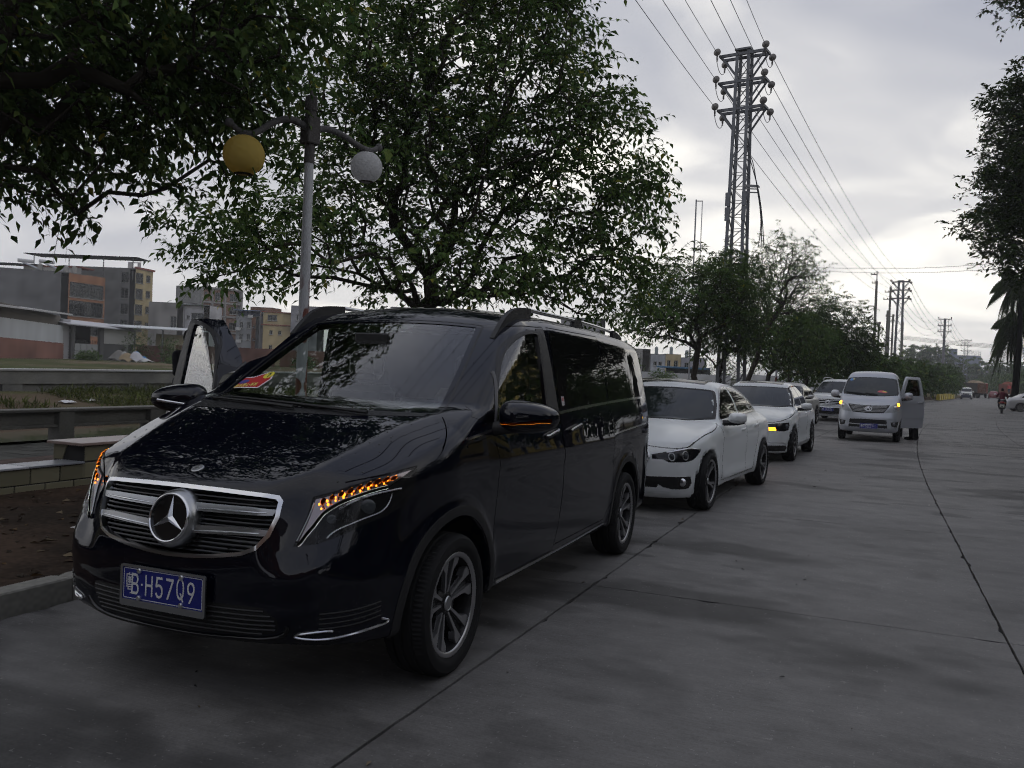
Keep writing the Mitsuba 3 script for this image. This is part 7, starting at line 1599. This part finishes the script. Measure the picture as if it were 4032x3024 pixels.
for i, (p, q, h, c, wn) in enumerate([((-41.5, 145.4), (-36.5, 147.5), 6.4, (.27, .26, .255), [(1.0, 1.8, 3.6, 4.8), (3.0, 3.8, 3.6, 4.8), (1, 1.8, 1.4, 2.4)]), ((-36.45, 147.6), (-34.1, 148.6), 5.6, (.40, .41, .44), [(.5, 1.1, 3.6, 4.3), (1.4, 2.0, 3.6, 4.3)]), ((-34.05, 148.6), (-31.6, 149.7), 5.7, (.44, .36, .22), [(.3, .9, 3.4, 4.6), (1.5, 2.2, 3.4, 4.6)]), ((-31.55, 149.8), (-27.5, 151.5), 5.2, (.30, .30, .34), [(.6, 1.3, 3.2, 4.3), (2.4, 3.1, 3.2, 4.3)])]):
    kk, _ = house((['grey flat roofed house, leftmost of the distant group over the white saloon', 'pale blue-white house in the distant group', 'cream house in the distant group', 'greyish house right of the distant cream one'][i], 'house'), [p, q], .9, h, [c], {0: wn})
    wallpart(kk, (p[0] + 1, p[1] + 2), (p[0] + 2.0, p[1] + 2.6), h, h + 1.0, (.3, .3, .3), name='roof_room')
    obj('water_tank', revolve([(.3, h), (.3, h + 1.2), (0, h + 1.4)], 8).apply_translation((p[0] + .6, p[1] + 1.5, 0)), 'm_town', kk, color=(.3, .33, .33))
# far office block with a roof sign seen from behind, low blocks beside it
ko, _ = house(('distant bluish office block with a metal letter frame on its roof', 'office_block'), [(26.8, 467.9), (36.5, 472), (46.5, 476.1)], 0, 18.4, [(.20, .23, .29), (.30, .29, .29)], {1: [(u, u + .9, z, z + 1.6) for z in (8.0, 11.2, 14.4) for u in (1, 3, 5, 7, 9)]}, cat='building', frame=(.2, .2, .22))
wallpart(ko, (31.9, 470.0), (35.8, 471.7), 18.4, 21.4, (.14, .17, .23), name='roof_room')
for i in range(5): x = 38.6 + i * 1.75; obj('sign_frame', cat_([obox((x, 474 + i * .7, 18.4), (x, 474 + i * .7, 21.2), .14, .14), obox((x + .9, 474.4 + i * .7, 18.4), (x + .9, 474.4 + i * .7, 21.2), .14, .14), obox((x, 474 + i * .7, 20.4), (x + .9, 474.4 + i * .7, 20.0), .14, .14), obox((x, 474 + i * .7, 19.2), (x + .9, 474.4 + i * .7, 19.4), .14, .14)]), 'm_town', ko, smooth=False, color=(.07, .07, .09))
for i, (x, y, w, h) in enumerate([(48, 505, 16, 12), (70, 560, 14, 12.5), (8, 520, 14, 13)]): house(('low pale distant building ' + ('right of the office block', 'farther right near the last pole', 'left of the office block')[i], 'building'), [(x, y), (x + w, y + w * .42)], 0, h, [(.38, .38, .40)], {0: [(u, u + 1.5, 8, 10) for u in (2, 6, 10)]})
# the other side of the road: yellow block, shop row, canopy (mirrored in the cars)
ky, _ = house(('yellow rendered block of flats across the road, beyond the right edge', 'apartment_block'), [(24, 92), (23.0, 46)], .1, 15.5, [(.52, .40, .13)], {0: [(u, u + 1.5, z, z + 1.7) for z in (1.6, 4.8, 8.0, 11.2) for u in np.arange(2, 43, 3.6)]}, cat='apartment block', frame=(.6, .6, .6))
kz, _ = house(('grey shop row with dark shutters across the road behind the right edge', 'shop_row'), [(20, 44), (20, -12)], .1, 8.0, [(.10, .10, .105)], {0: [(u, u + 3.4, .3, 3.2) for u in np.arange(1, 52, 4.4)] + [(u, u + 1.5, 4.8, 6.6) for u in np.arange(2, 52, 4.4)]}, cat='shop row', frame=(.12, .12, .12))
for u, c in ((46, (.30, .012, .015)), (38, (.03, .08, .22)), (30, (.03, .08, .22)), (20, (.3, .3, .3)), (8, (.25, .03, .03))): obj('sign_board', box(19.7, 19.85, u - 4 - 1.9, u - 4 + 1.9, 3.4, 4.3), 'm_town', kz, smooth=False, color=c)
kq = thing('canopy', 'blue roofed carport across the road in front of the yellow flats', 'canopy'); slope_roof(kq, (17.5, 70), (17.5, 48), 3.4, 3.4, .5, 4, .3, (.07, .22, .45), .2); obj('front_board', box(17.05, 17.15, 47.5, 56, 2.3, 3.2), 'm_town', kq, smooth=False, color=(.6, .6, .6))
for y in (48, 55, 62, 69): obj('post', box(17.2, 17.4, y - .1, y + .1, .1, 3.3), 'm_town', kq, smooth=False, color=(.3, .3, .3))
for i, (x, y, w) in enumerate([(-24, -16, 18), (-6, -34, 20), (14, -30, 14)]): house((('grey town house behind the camera on the left', 'brick town house behind the camera', 'tall grey town house behind the camera on the right')[i], 'house'), [(x + w, y), (x, y)], 0, 10 + i * 2, [(.22, .2, .18) if i != 1 else BRICK], {0: [(u, u + 1.6, z, z + 1.6) for z in (1.5, 4.7, 7.6) for u in np.arange(1.5, w - 2, 3.2)]}, group='houses behind the camera')
# ------------------------------------------------------------------ people
def chain(pts, rad):
    return [(np.asarray(a, float), ra, np.asarray(b, float), rb) for a, ra, b, rb in zip(pts[:-1], rad[:-1], pts[1:], rad[1:])]
def flesh(bones, edge=.03, smooth=6, flat=None):
    """one continuous skin over tapered bones"""
    ms = []
    for a, ra, b, rb in bones:
        s = [ball(a, ra, 2).vertices, ball(b, rb, 2).vertices]; ms.append(m_of(trimesh.convex.convex_hull(np.vstack(s))))
    m = m3.Manifold.batch_boolean(ms, m3.OpType.Add).refine_to_length(edge).to_mesh()
    t = trimesh.Trimesh(m.vert_properties[:, :3], m.tri_verts, process=True)
    if smooth: trimesh.smoothing.filter_taubin(t, iterations=smooth)
    return t
def hand(wrist, d, palm_n, s=1.0, curl=.5):
    """palm, four bent fingers and a thumb leaving the side of the palm"""
    d = np.asarray(d, float); d /= np.linalg.norm(d); n = np.asarray(palm_n, float); n -= d * (n @ d); n /= np.linalg.norm(n); side = np.cross(d, n)
    w = np.asarray(wrist, float); B = chain([w, w + d * .05 * s, w + d * .085 * s], [.022 * s, .026 * s, .024 * s])
    for i, (o, L) in enumerate(((-.030, .062), (-.010, .074), (.010, .070), (.029, .054))):
        r0 = w + d * .085 * s + side * o * s; p = [r0]; a = 0
        for k in range(3): a += curl * (.5 + .35 * k); p.append(p[-1] + (d * math.cos(a) + n * math.sin(a)) * L * s / 2.6)
        B += chain(p, [.0095 * s, .009 * s, .0085 * s, .0075 * s])
    t0 = w + d * .035 * s - side * .024 * s; t1 = t0 + (d * .6 - side * .7 + n * .3) * .036 * s; t2 = t1 + (d * .9 - side * .1 + n * .4) * .03 * s
    return B + chain([t0, t1, t2], [.012 * s, .0105 * s, .009 * s])
def head(c, face, tilt=0.0, s=1.0, sub=4):
    """skull, face and neck as a mesh in local axes (face along +x), then turned by the angle face"""
    t = trimesh.creation.icosphere(subdivisions=sub, radius=1.0); v = t.vertices.copy(); x, y, z = v.T
    X = x * .095 * (1 + .05 * (z > 0) * z); Y = y * (.073 - .016 * np.clip(-z, 0, 1) ** 1.5); Z = z * .118
    X = X + .014 * np.clip(-z - .2, 0, 1) * (x > 0) * x
    f = np.clip(x, 0, 1)
    g = lambda a, b, w1, w2: np.exp(-((y - a) / w1) ** 2 - ((z - b) / w2) ** 2) * (x > 0)
    X = X + .024 * g(0, -.20, .16, .17) + .010 * g(0, .02, .12, .2) - .010 * (g(.40, .02, .22, .12) + g(-.40, .02, .22, .12)) + .007 * g(0, -.52, .30, .06) + .006 * g(0, -.64, .28, .06) - .006 * g(0, -.58, .3, .03) + .010 * g(0, -.86, .3, .14) + .006 * (g(.38, .17, .3, .07) + g(-.38, .17, .3, .07))
    v = np.stack([X, Y, Z], 1) * s; t.vertices = v
    ears = [ball((-.005 * s, sg * .074 * s, -.002 * s), .030 * s, 2, (.62, .32, 1.0)) for sg in (-1, 1)]
    hairm = trimesh.creation.icosphere(subdivisions=sub, radius=1.0); hv = hairm.vertices; hx, hy, hz = hv.T
    keep = (hz > .26 - .55 * np.clip(-hx, 0, 1) - .0 + .28 * np.clip(hx - .35, 0, 1)) | ((hx < -.30) & (hz > -.42))
    fk = keep[hairm.faces].all(1); off = 1.10 + .05 * meshkit.fbm(hv * 6, 3)
    hairv = np.stack([hx * .098 * off, hy * .077 * off, hz * .121 * off + .004], 1) * s
    hair = trimesh.Trimesh(hairv, hairm.faces[fk], process=False)
    eyes = [ball((.083 * s, sg * .031 * s, .006 * s), .0105 * s, 1, (.6, 1, .7)) for sg in (-1, 1)]
    c_, s_ = math.cos(face), math.sin(face); Rm = np.array([[c_, -s_, 0], [s_, c_, 0], [0, 0, 1]])
    ct, st = math.cos(tilt), math.sin(tilt); Rt = np.array([[ct, 0, st], [0, 1, 0], [-st, 0, ct]])
    for m in [t, hair, *ears, *eyes]: m.vertices = m.vertices @ Rt.T @ Rm.T + np.asarray(c)
    return cat_([t, *ears]), hair, cat_(eyes)
SKIN = (.20, .105, .065)
def person(label, at, J, cloth, headface, headc, group=None, hands=(), tilt=0.0, hairc=(.006, .005, .005), far=False):
    """J: bones of the jacket/shirt, trousers, shoes and skin; every list is one continuous mesh"""
    k = thing('person', label, 'person', group, at=at)
    hm, hair, eyes = head(headc, headface, tilt, sub=3 if far else 4)
    neck = flesh(chain(J['neck'], [.055, .053]), .03, 3)
    obj('body', cat_([hm, neck] + [flesh(h, .02 if far else .008, 3) for h in hands]), 'm_skin', k, smooth=60, color=SKIN)
    obj('hair', hair, 'm_matte', k, smooth=60, color=hairc); obj('eyes', eyes, 'm_plastic', k, smooth=True, color=np.tile((.02, .018, .016), (len(eyes.vertices), 1)))
    for nm, col in cloth:
        m = flesh(J[nm], .05 if far else .028, 5); m.vertices += (meshkit.fbm(m.vertices * [16, 16, 10], 3) - .5)[:, None] * .012 * m.vertex_normals
        obj(nm, m, 'm_cloth', k, smooth=60, color=col)
    return k
pr('m_skin', VC, .55, specular=.3, two=True); pr('m_cloth', VC, .92, specular=.15, sheen=.25, two=True)
def standing(arms='crossed', stride=0.0):
    J = {'neck': [(-.01, 0, 1.44), (.015, 0, 1.56)]}
    tr = chain([(0, 0, .98), (-.005, 0, 1.15), (0, 0, 1.32)], [.155, .150, .165]) + chain([(0, -.15, 1.38), (0, .15, 1.38)], [.085, .085]) + chain([(-.01, 0, 1.40), (-.01, 0, 1.47)], [.085, .068]) + chain([(0, -.10, .97), (0, .10, .97)], [.15, .15]) + chain([(0, -.10, .90), (0, .10, .90)], [.15, .15])
    for s in (-1, 1):
        sh = (0, s * .205, 1.385)
        if arms == 'crossed':
            el, wr = (.10, s * .285, 1.13), (.245, -s * .04, 1.165 + .02 * s)
        else: el, wr = (-.02, s * .27, 1.12), (.08, s * .26, .90)
        tr += chain([sh, el, wr], [.078, .062, .046])
        J.setdefault('wr', []).append(wr)
    J['jacket'] = tr
    J['trousers'] = [b for s in (-1, 1) for b in chain([(0, s * .095, .93), (.015 + s * stride, s * .105, .50), (-.01 + s * stride * 1.3, s * .11, .10)], [.120, .080, .064])] + chain([(0, -.08, .95), (0, .08, .95)], [.125, .125])
    J['shoes'] = [b for s in (-1, 1) for b in chain([(-.04 + s * stride * 1.3, s * .11, .05), (.06 + s * stride * 1.3, s * .115, .045), (.15 + s * stride * 1.3, s * .125, .035)], [.048, .046, .034])]
    return J
J = standing('crossed'); fa_ = math.radians(24)
hd = [hand(np.array(J['wr'][0]), (-.05, .8, .05), (-.6, 0, -.3), 1.0, .5), hand(np.array(J['wr'][1]), (.05, -.8, -.08), (-.6, 0, .2), 1.0, .5)]
person('man in a dark jacket with folded arms beyond the black van', T4((-9.58, 10.05, .13), math.radians(-8)), J, [('jacket', (.010, .011, .014)), ('trousers', (.018, .021, .028)), ('shoes', (.01, .01, .01))], math.radians(28), (.022, 0, 1.655), hands=hd)
J = standing('down', .03)
person('person hidden by the open minivan door, only dark trousers and shoes showing', T4((1.02, 26.7, 0), math.radians(170)), J, [('jacket', (.05, .02, .018)), ('trousers', (.010, .010, .011)), ('shoes', (.008, .008, .008))], 0, (.02, 0, 1.655), hands=[hand(np.array(w), (.3, 0, -.9), (.8, 0, .2), 1.0, .6) for w in J['wr']], far=True)
# ------------------------------------------------------------------ scooter and rider far down the road
SA = T4((7.81, 65.9, 0), math.pi / 2 - .10)
sc = thing('scooter', 'dark red motor scooter ridden away from the camera with a pale plate at the back', 'scooter', at=SA)
for nm, xx in (('wheel', -.62), ('wheel', .68)):
    wk = obj(nm, revolve([(.14, -.03), (.17, -.055), (.24, -.06), (.265, -.02), (.27, 0), (.265, .02), (.24, .06), (.17, .055), (.14, .03)], 24, 'y').apply_translation((xx, 0, .27)), 'm_rubber', sc, smooth=40); obj('rim', revolve([(0, -.03), (.15, -.03), (.15, .03), (0, .03)], 16, 'y').apply_translation((xx, 0, .27)), 'm_alloy', wk)
def blobm(pts, r): return flesh(chain(pts, r), .05, 5)
red = (.06, .008, .012)
obj('rear_body', blobm([(-.78, 0, .74), (-.45, 0, .66), (-.15, 0, .52)], [.13, .17, .13]), 'm_paint', sc, smooth=60, color=red); obj('footboard', box(-.15, .35, -.16, .16, .26, .32, .02), 'm_plastic', sc, color=(.02, .02, .02)); obj('front_shield', blobm([(.36, 0, .36), (.44, 0, .70), (.40, 0, .95)], [.12, .17, .12]), 'm_paint', sc, smooth=60, color=red)
obj('seat', blobm([(-.72, 0, .82), (-.35, 0, .79), (-.12, 0, .77)], [.11, .13, .10]), 'm_plastic', sc, smooth=60, color=(.015, .015, .015)); obj('fork', tube([(.42, 0, .9), (.66, 0, .30)], .035, 8), 'm_satin', sc); obj('handlebar', tube([(.36, -.32, 1.02), (.42, 0, 1.0), (.36, .32, 1.02)], .018, 8), 'm_satin', sc)
for s in (-1, 1): mk = obj('mirror_stalk', tube([(.38, s * .22, 1.03), (.36, s * .38, 1.22)], .010, 6), 'm_plastic', sc, color=(.02, .02, .02)); obj('mirror', ball((.36, s * .40, 1.25), .07, 2, (.3, 1, .7)), 'm_chrome', mk, smooth=True); obj('indicator', ball((-.80, s * .17, .70), .045, 2), 'm_plastic', sc, smooth=True, color=(.4, .12, .02)); obj('rack_bar', tube([(-.5, s * .12, .92), (-.95, s * .10, .92), (-.95, 0, .92)], .014, 6), 'm_chrome', sc)
obj('tail_light', box(-.93, -.86, -.12, .12, .70, .78, .02), 'm_plastic', sc, color=(.30, .01, .01)); obj('number_plate', box(-.93, -.91, -.13, .13, .40, .60), 'm_plastic', sc, smooth=False, color=(.50, .50, .42)); obj('rear_mudguard', tube([(-.80, 0, .62), (-.92, 0, .42)], .06, 8), 'm_plastic', sc, color=(.01, .01, .01)); obj('exhaust', tube([(-.2, -.16, .24), (-.85, -.19, .30)], .05, 10), 'm_satin', sc)
R_ = {'neck': [(-.28, 0, 1.37), (-.25, 0, 1.46)]}
R_['shirt'] = chain([(-.38, 0, .90), (-.37, 0, 1.12), (-.31, 0, 1.28)], [.17, .165, .17]) + chain([(-.30, -.15, 1.32), (-.30, .15, 1.32)], [.085, .085]) + [b for s in (-1, 1) for b in chain([(-.29, s * .20, 1.31), (-.12, s * .33, 1.10)], [.08, .062])]
R_['trousers'] = [b for s in (-1, 1) for b in chain([(-.38, s * .09, .90), (.02, s * .19, .78), (.08, s * .15, .38)], [.125, .085, .06])]
R_['shoes'] = [b for s in (-1, 1) for b in chain([(.06, s * .15, .36), (.20, s * .16, .345)], [.045, .04])]
arm = [chain([(-.12, s * .33, 1.10), (.30, s * .31, 1.03)], [.045, .034]) + hand((.30, s * .31, 1.03), (.8, 0, -.05), (0, 0, -1), 1.0, .7) for s in (-1, 1)]
person('scooter rider in a dark red shirt seen from behind', SA, R_, [('shirt', (.085, .012, .022)), ('trousers', (.02, .02, .024)), ('shoes', (.01, .01, .01))], 0, (-.21, 0, 1.55), hands=arm, far=True)
# ------------------------------------------------------------------ far traffic
WV = variant(MINIVAN)
car('white_van', 'small white van with a dark lower front coming from far down the road', WV, T4((13.1, 152.5, 0), -math.pi / 2 - .12), (.62, .62, .60), 'm_paint', {**{k: v for k, v in mvs.items() if k not in ('plate', 'blobs', 'fwires', 'wires')}, 'front': mvs['front'] + [('bumper_dark', [(0, .74), (.70, .74), (.70, .28), (0, .28)], (.03, .035, .06), 'm_plastic', .02)]}, cat='van', h=.10)
rk_, CR = car('red_car', 'small dark red saloon driving away far ahead', SEDAN2, T4((20.6, 186, 0), math.pi / 2 - .10), (.13, .010, .014), 'm_paint', {**{k: v for k, v in buick.items() if k in ('ws', 'ws_r', 'windows', 'mirror', 'wheel')}, 'rear': [(-3, y, z) for y, z in ((-.62, 1.08), (.62, 1.08), (.52, 1.38), (-.52, 1.38))]}, h=.10)
CR.lay('bumper_sticker', [(-4, y, z) for y, z in ((-.25, .62), (.25, .62), (.25, .76), (-.25, .76))], -DX, 'm_plastic', .01, .01, .1, color=(.2, .2, .2))
gk_, CG = car('silver_saloon', 'silver saloon parked at the right edge with its red tail lamp towards the road', SEDAN, T4((12.75, 75.2, 0), math.radians(8)), (.50, .50, .50), 'm_metal_paint', {**{k: v for k, v in bmw.items() if k in ('ws', 'ws_r', 'windows', 'mirror', 'wheel', 'gaps', 'handles')}, 'rear': bmw['rear']}, h=.06)
for s in (1, -1):
    vf, nn = CG.S.patch(Polygon(CG.uv([(-3.9, .40, .90), (-3.9, .40, .78), (-3.75, .85, .72), (-3.5, .9, .80), (-3.45, .9, .86)], (-.75, .66, 0))), (-.75, .66, 0), .006, .01, .05)
    if s < 0: vf, nn = mirror_y(vf, nn)
    obj('tail_lamp', vf, 'm_plastic', gk_, normals=nn, color=np.tile((.22, .008, .008), (len(vf[0]), 1)))
def lorry(label, at, colbed, load, tarp):
    k = thing('lorry', label, 'lorry', at=at)
    obj('cab', flesh(chain([(2.6, 0, 1.2), (2.6, 0, 2.6)], [1.0, .9]), .3, 2) if False else box(1.9, 3.9, -1.2, 1.2, .9, 3.0, .15), 'm_paint', k, color=(.22, .03, .02)); obj('windscreen', box(3.9, 3.93, -1.05, 1.05, 1.9, 2.8, .01), 'm_black_gloss', k)
    obj('chassis', box(-5.2, 3.8, -.5, .5, .6, .95), 'm_plastic', k, smooth=False, color=(.02, .02, .02))
    for s in (-1, 1):
        obj('side_board', box(-5.2, 1.8, s * 1.2 - .04, s * 1.2 + .04, 1.0, 2.9), 'm_town', k, smooth=False, color=colbed)
        for x in np.arange(-5.0, 1.9, .85): obj('stake', box(x - .05, x + .05, s * 1.27 - .04, s * 1.27 + .04, .95, 2.95), 'm_town', k, smooth=False, color=np.asarray(colbed) * .6)
        for x in (-4.2, -3.0, 2.9): obj('wheel', revolve([(.2, -.15), (.45, -.16), (.52, -.10), (.52, .10), (.45, .16), (.2, .15)], 20, 'y').apply_translation((x, s * 1.0, .52)), 'm_rubber', k, smooth=40)
    obj('tail_board', box(-5.28, -5.2, -1.2, 1.2, 1.0, 2.9), 'm_town', k, smooth=False, color=tarp)
    obj('mud_flap', box(-5.0, -4.95, -1.2, 1.2, .3, .95), 'm_plastic', k, smooth=False, color=(.012, .012, .012))
    n = 24; X, Y = np.meshgrid(np.linspace(-5.15, 1.75, n), np.linspace(-1.15, 1.15, n)); Z = 2.6 + .75 * (1 - (Y / 1.25) ** 2) * np.clip((5.3 + X) / 1.5, .3, 1) + .15 * meshkit.fbm(np.stack([X, Y * 2, X * 0], -1), 3)
    a = np.arange(n - 1)[:, None] * n + np.arange(n - 1); f = np.vstack([np.stack([a, a + 1, a + n + 1], -1).reshape(-1, 3), np.stack([a, a + n + 1, a + n], -1).reshape(-1, 3)])
    obj('load', (np.stack([X, Y, Z], -1).reshape(-1, 3), f), 'm_town', k, smooth=True, color=np.tile(load, (n * n, 1)))
    return k
lorry('lorry with a grey tarpaulin back and a heap of sand on top', T4((18.4, 193, 0), math.pi / 2 - .30), (.15, .075, .05), (.24, .19, .13), (.085, .08, .07))
lorry('red sided lorry parked to the right of the sand lorry', T4((24.6, 198, 0), math.pi / 2 - .22), (.20, .04, .03), (.18, .05, .035), (.17, .06, .045))
J = standing('down')
person('worker in a bright red top standing by the red lorry', T4((23.6, 189.8, 1.2), math.radians(-100)), J, [('jacket', (.42, .05, .05)), ('trousers', (.03, .04, .06)), ('shoes', (.01, .01, .01))], 0, (.02, 0, 1.655), hands=[hand(np.array(w), (.3, 0, -.9), (.8, 0, .2), 1.0, .6) for w in J['wr']], far=True)
bx = thing('crate', 'flat wooden loading crate under the worker by the red lorry', 'crate', at=T4((23.6, 189.8, 0)))
for i in range(5): obj('plank', box(-.6, .6, -.55 + i * .22, -.36 + i * .22, 1.10, 1.20), 'm_town', bx, smooth=False, color=(.16, .10, .06))
for x in (-.5, .5): obj('bearer', box(x - .08, x + .08, -.55, .55, 0, 1.10), 'm_town', bx, smooth=False, color=(.12, .08, .05))
# yellow barrier along the far kerb, white-painted trunks, palm
for i in range(9):
    y = 118 + i * 3.4; k = thing('barrier', 'yellow plastic road barrier on the far left kerb, ' + ('first', 'second', 'third', 'fourth', 'fifth', 'sixth', 'seventh', 'eighth', 'ninth')[i] + ' from the camera', 'barrier', 'yellow barriers along the far kerb', at=T4((float(curve(y)) - 4.0, y, .1), -.12))
    obj('block', extrude([(-.25, 0), (.25, 0), (.14, .75), (-.14, .75)], 1.8, ((0, -.9, 0), DX, DZ)), 'm_plastic', k, color=(.40, .30, .02) if i % 2 else (.32, .25, .03))
def palm(label, base, h, seed):
    rg = np.random.default_rng(seed); k = thing('palm_tree', label, 'palm tree'); base = np.asarray(base, float)
    z = np.linspace(0, h, 40); obj('trunk', tube(np.stack([base[0] + .15 * np.sin(z * .3), base[1] + z * 0, base[2] + z], 1), .20 + .05 * np.exp(-z * 1.2) + .012 * np.cos(z * 14), 12), 'm_bark', k, smooth=50, color=(.13, .115, .10))
    top = base + [.15 * math.sin(h * .3), 0, h]
    for i in range(34):
        az = i * 2.4; el = rg.uniform(-.7, 1.1); L = rg.uniform(2.6, 3.4); t = np.linspace(0, 1, 14); d = np.array([math.cos(az), math.sin(az), 0])
        droop = 1.9 + .8 * (1.1 - el); p = top + d * (L * t * math.cos(el) * (1 - .25 * t))[:, None] + np.array([0, 0, 1.0]) * (L * t * math.sin(el) - droop * t ** 2.2)[:, None]
        n = 60; tt = np.linspace(.18, .99, n); q = np.stack([np.interp(tt, t, p[:, a]) for a in range(3)], 1); side = np.cross(d, [0, 0, 1.0]); pos = np.repeat(q, 2, 0); sg = np.tile([1, -1], n)[:, None]
        dd = side * sg * .75 + np.repeat(np.gradient(q, axis=0), 2, 0) / (np.linalg.norm(np.repeat(np.gradient(q, axis=0), 2, 0), axis=1, keepdims=True) + 1e-9) * .5 - np.array([0, 0, 1.2]); dd /= np.linalg.norm(dd, axis=1, keepdims=True)
        LL = np.repeat(1.25 * np.sin(np.pi * np.clip(tt * .85 + .12, 0, 1)), 2); v, f, per = leaf_mesh(pos, dd, np.tile(d * .5 + [0, 0, 1.0], (2 * n, 1)), LL, LL * 0 + .014, False)
        c = GREEN * .7 * rg.uniform(.7, 1.25); fk = obj('frond', (v, f), 'm_leaf', k, smooth=False, color=np.tile(c, (len(v), 1))); obj('midrib', tube(p, np.linspace(.03, .008, len(p)), 5), 'm_bark', fk, color=(.07, .08, .03))
palm('fan of drooping palm fronds under the dark tree at the right edge', (10.9, 84, .1), 10.8, 5)
palm('second palm beside the first one, mostly beyond the right edge', (11.2, 87.5, .1), 7.6, 6)
# ------------------------------------------------------------------ litter, leaves and grass
lr = np.random.default_rng(19)
for i, (x, y, lab, col) in enumerate([(-24.6, 20.4, 'crumpled white plastic bag on the far bank below the red mark', (.6, .6, .6)), (-24.9, 21.6, 'larger white plastic bag on the far bank', (.62, .6, .58)), (-24.2, 24.2, 'white paper scrap in the grass of the far bank', (.55, .55, .53)), (-23.6, 26.8, 'red and white food wrapper in the grass of the far bank', (.40, .04, .05)), (-5.4, 4.6, 'small white paper scrap on the brown dirt strip', (.5, .49, .47))]):
    n = 7; X, Y = np.meshgrid(np.linspace(-1, 1, n), np.linspace(-1, 1, n)); r = .22 if i < 4 else .035; zb = float(BANKZ(np.array([[x]]), np.array([[y]]))[0, 0]) if i < 4 else .16
    Z = zb + .02 + r * .8 * meshkit.fbm(np.stack([X * 1.7 + i * 9, Y * 1.7, X * 0], -1), 3) * np.exp(-(X ** 2 + Y ** 2)); v = np.stack([x + X * r, y + Y * r, Z], -1).reshape(-1, 3); a = np.arange(n - 1)[:, None] * n + np.arange(n - 1)
    key = obj('litter', (v, np.vstack([np.stack([a, a + 1, a + n + 1], -1).reshape(-1, 3), np.stack([a, a + n + 1, a + n], -1).reshape(-1, 3)])), 'm_town', smooth=True, color=np.tile(col, (n * n, 1)), label=lab, cat='litter')
def scatter_leaves(name, label, n, xr, yr, zf, L, cols, seed):
    rg = np.random.default_rng(seed); x = rg.uniform(*xr, n); y = rg.uniform(*yr, n); z = zf(x[:, None], y[:, None])[:, 0] + .006
    d = rg.normal(size=(n, 3)) * [1, 1, .15]; d /= np.linalg.norm(d, axis=1, keepdims=True); nr = rg.normal(size=(n, 3)) * .25 + [0, 0, 1]
    LL = L * np.exp(rg.normal(size=n) * .4); v, f, per = leaf_mesh(np.stack([x + (curve(y)), y, z], 1), d, nr, LL, LL * .24, False); c = np.asarray(cols)[rg.integers(0, len(cols), n)] * rg.uniform(.6, 1.3, (n, 1))
    obj(name, (v, f), 'm_town', smooth=False, color=np.repeat(c, per, 0), label=label, cat='ground cover', kind='stuff')
scatter_leaves('leaf_litter', 'fallen dry leaves and twigs scattered over the dirt strip', 2600, (-7.1, -4.55), (1, 40), lambda X, Y: DIRT(X + curve(Y), Y), .07, [(.10, .06, .03), (.06, .04, .025), (.14, .11, .07), (.04, .03, .02)], 31)
scatter_leaves('road_grit', 'small bits of grit, leaf and paper lying on the concrete road', 260, (-4.2, 6), (2.2, 26), lambda X, Y: X * 0 + .002, .028, [(.28, .27, .25), (.06, .05, .04), (.12, .10, .07), (.03, .03, .03)], 32)
gr_ = np.random.default_rng(23); n = 26000; x = gr_.uniform(-27.9, -21.2, n); y = gr_.uniform(10, 60, n); keep = meshkit.fbm(np.stack([x * .5, y * .5, x * 0], 1), 4) + .30 * np.clip((y - 20) / 9, -.6, 1) > .50; x, y = x[keep], y[keep]; n = len(x)
d = gr_.normal(size=(n, 3)) * .45 + [0, 0, 1]; d /= np.linalg.norm(d, axis=1, keepdims=True); LL = gr_.uniform(.10, .38, n); v, f, per = leaf_mesh(np.stack([x + curve(y), y, BANKZ((x + curve(y))[:, None], y[:, None])[:, 0]], 1), d, gr_.normal(size=(n, 3)), LL, LL * .06, False)
obj('grass', (v, f), 'm_leaf', smooth=False, color=np.repeat(np.array([.085, .10, .032]) * np.exp(gr_.normal(size=(n, 1)) * .35), per, 0), label='rough green and straw-coloured grass on the far river bank', cat='grass', kind='stuff')
# ------------------------------------------------------------------ thin haze over the whole scene
scene['m_none'] = {'type': 'null'}
scene['haze'] = {'type': 'cube', 'to_world': mi.ScalarTransform4f().translate([0, 800, 12.0]).scale([2560, 2060, 16.0]), 'bsdf': {'type': 'ref', 'id': 'm_none'}, 'interior': {'type': 'ref', 'id': 'air'}}
labels['haze'] = {'label': 'thin pale evening haze over the road and the far town', 'category': 'haze', 'kind': 'stuff'}
# the hue table read by t_pal
PAL_R, PAL_G, PAL_B = (mi.Float(np.array(PAL, np.float32)[:, k].copy()) for k in range(3))
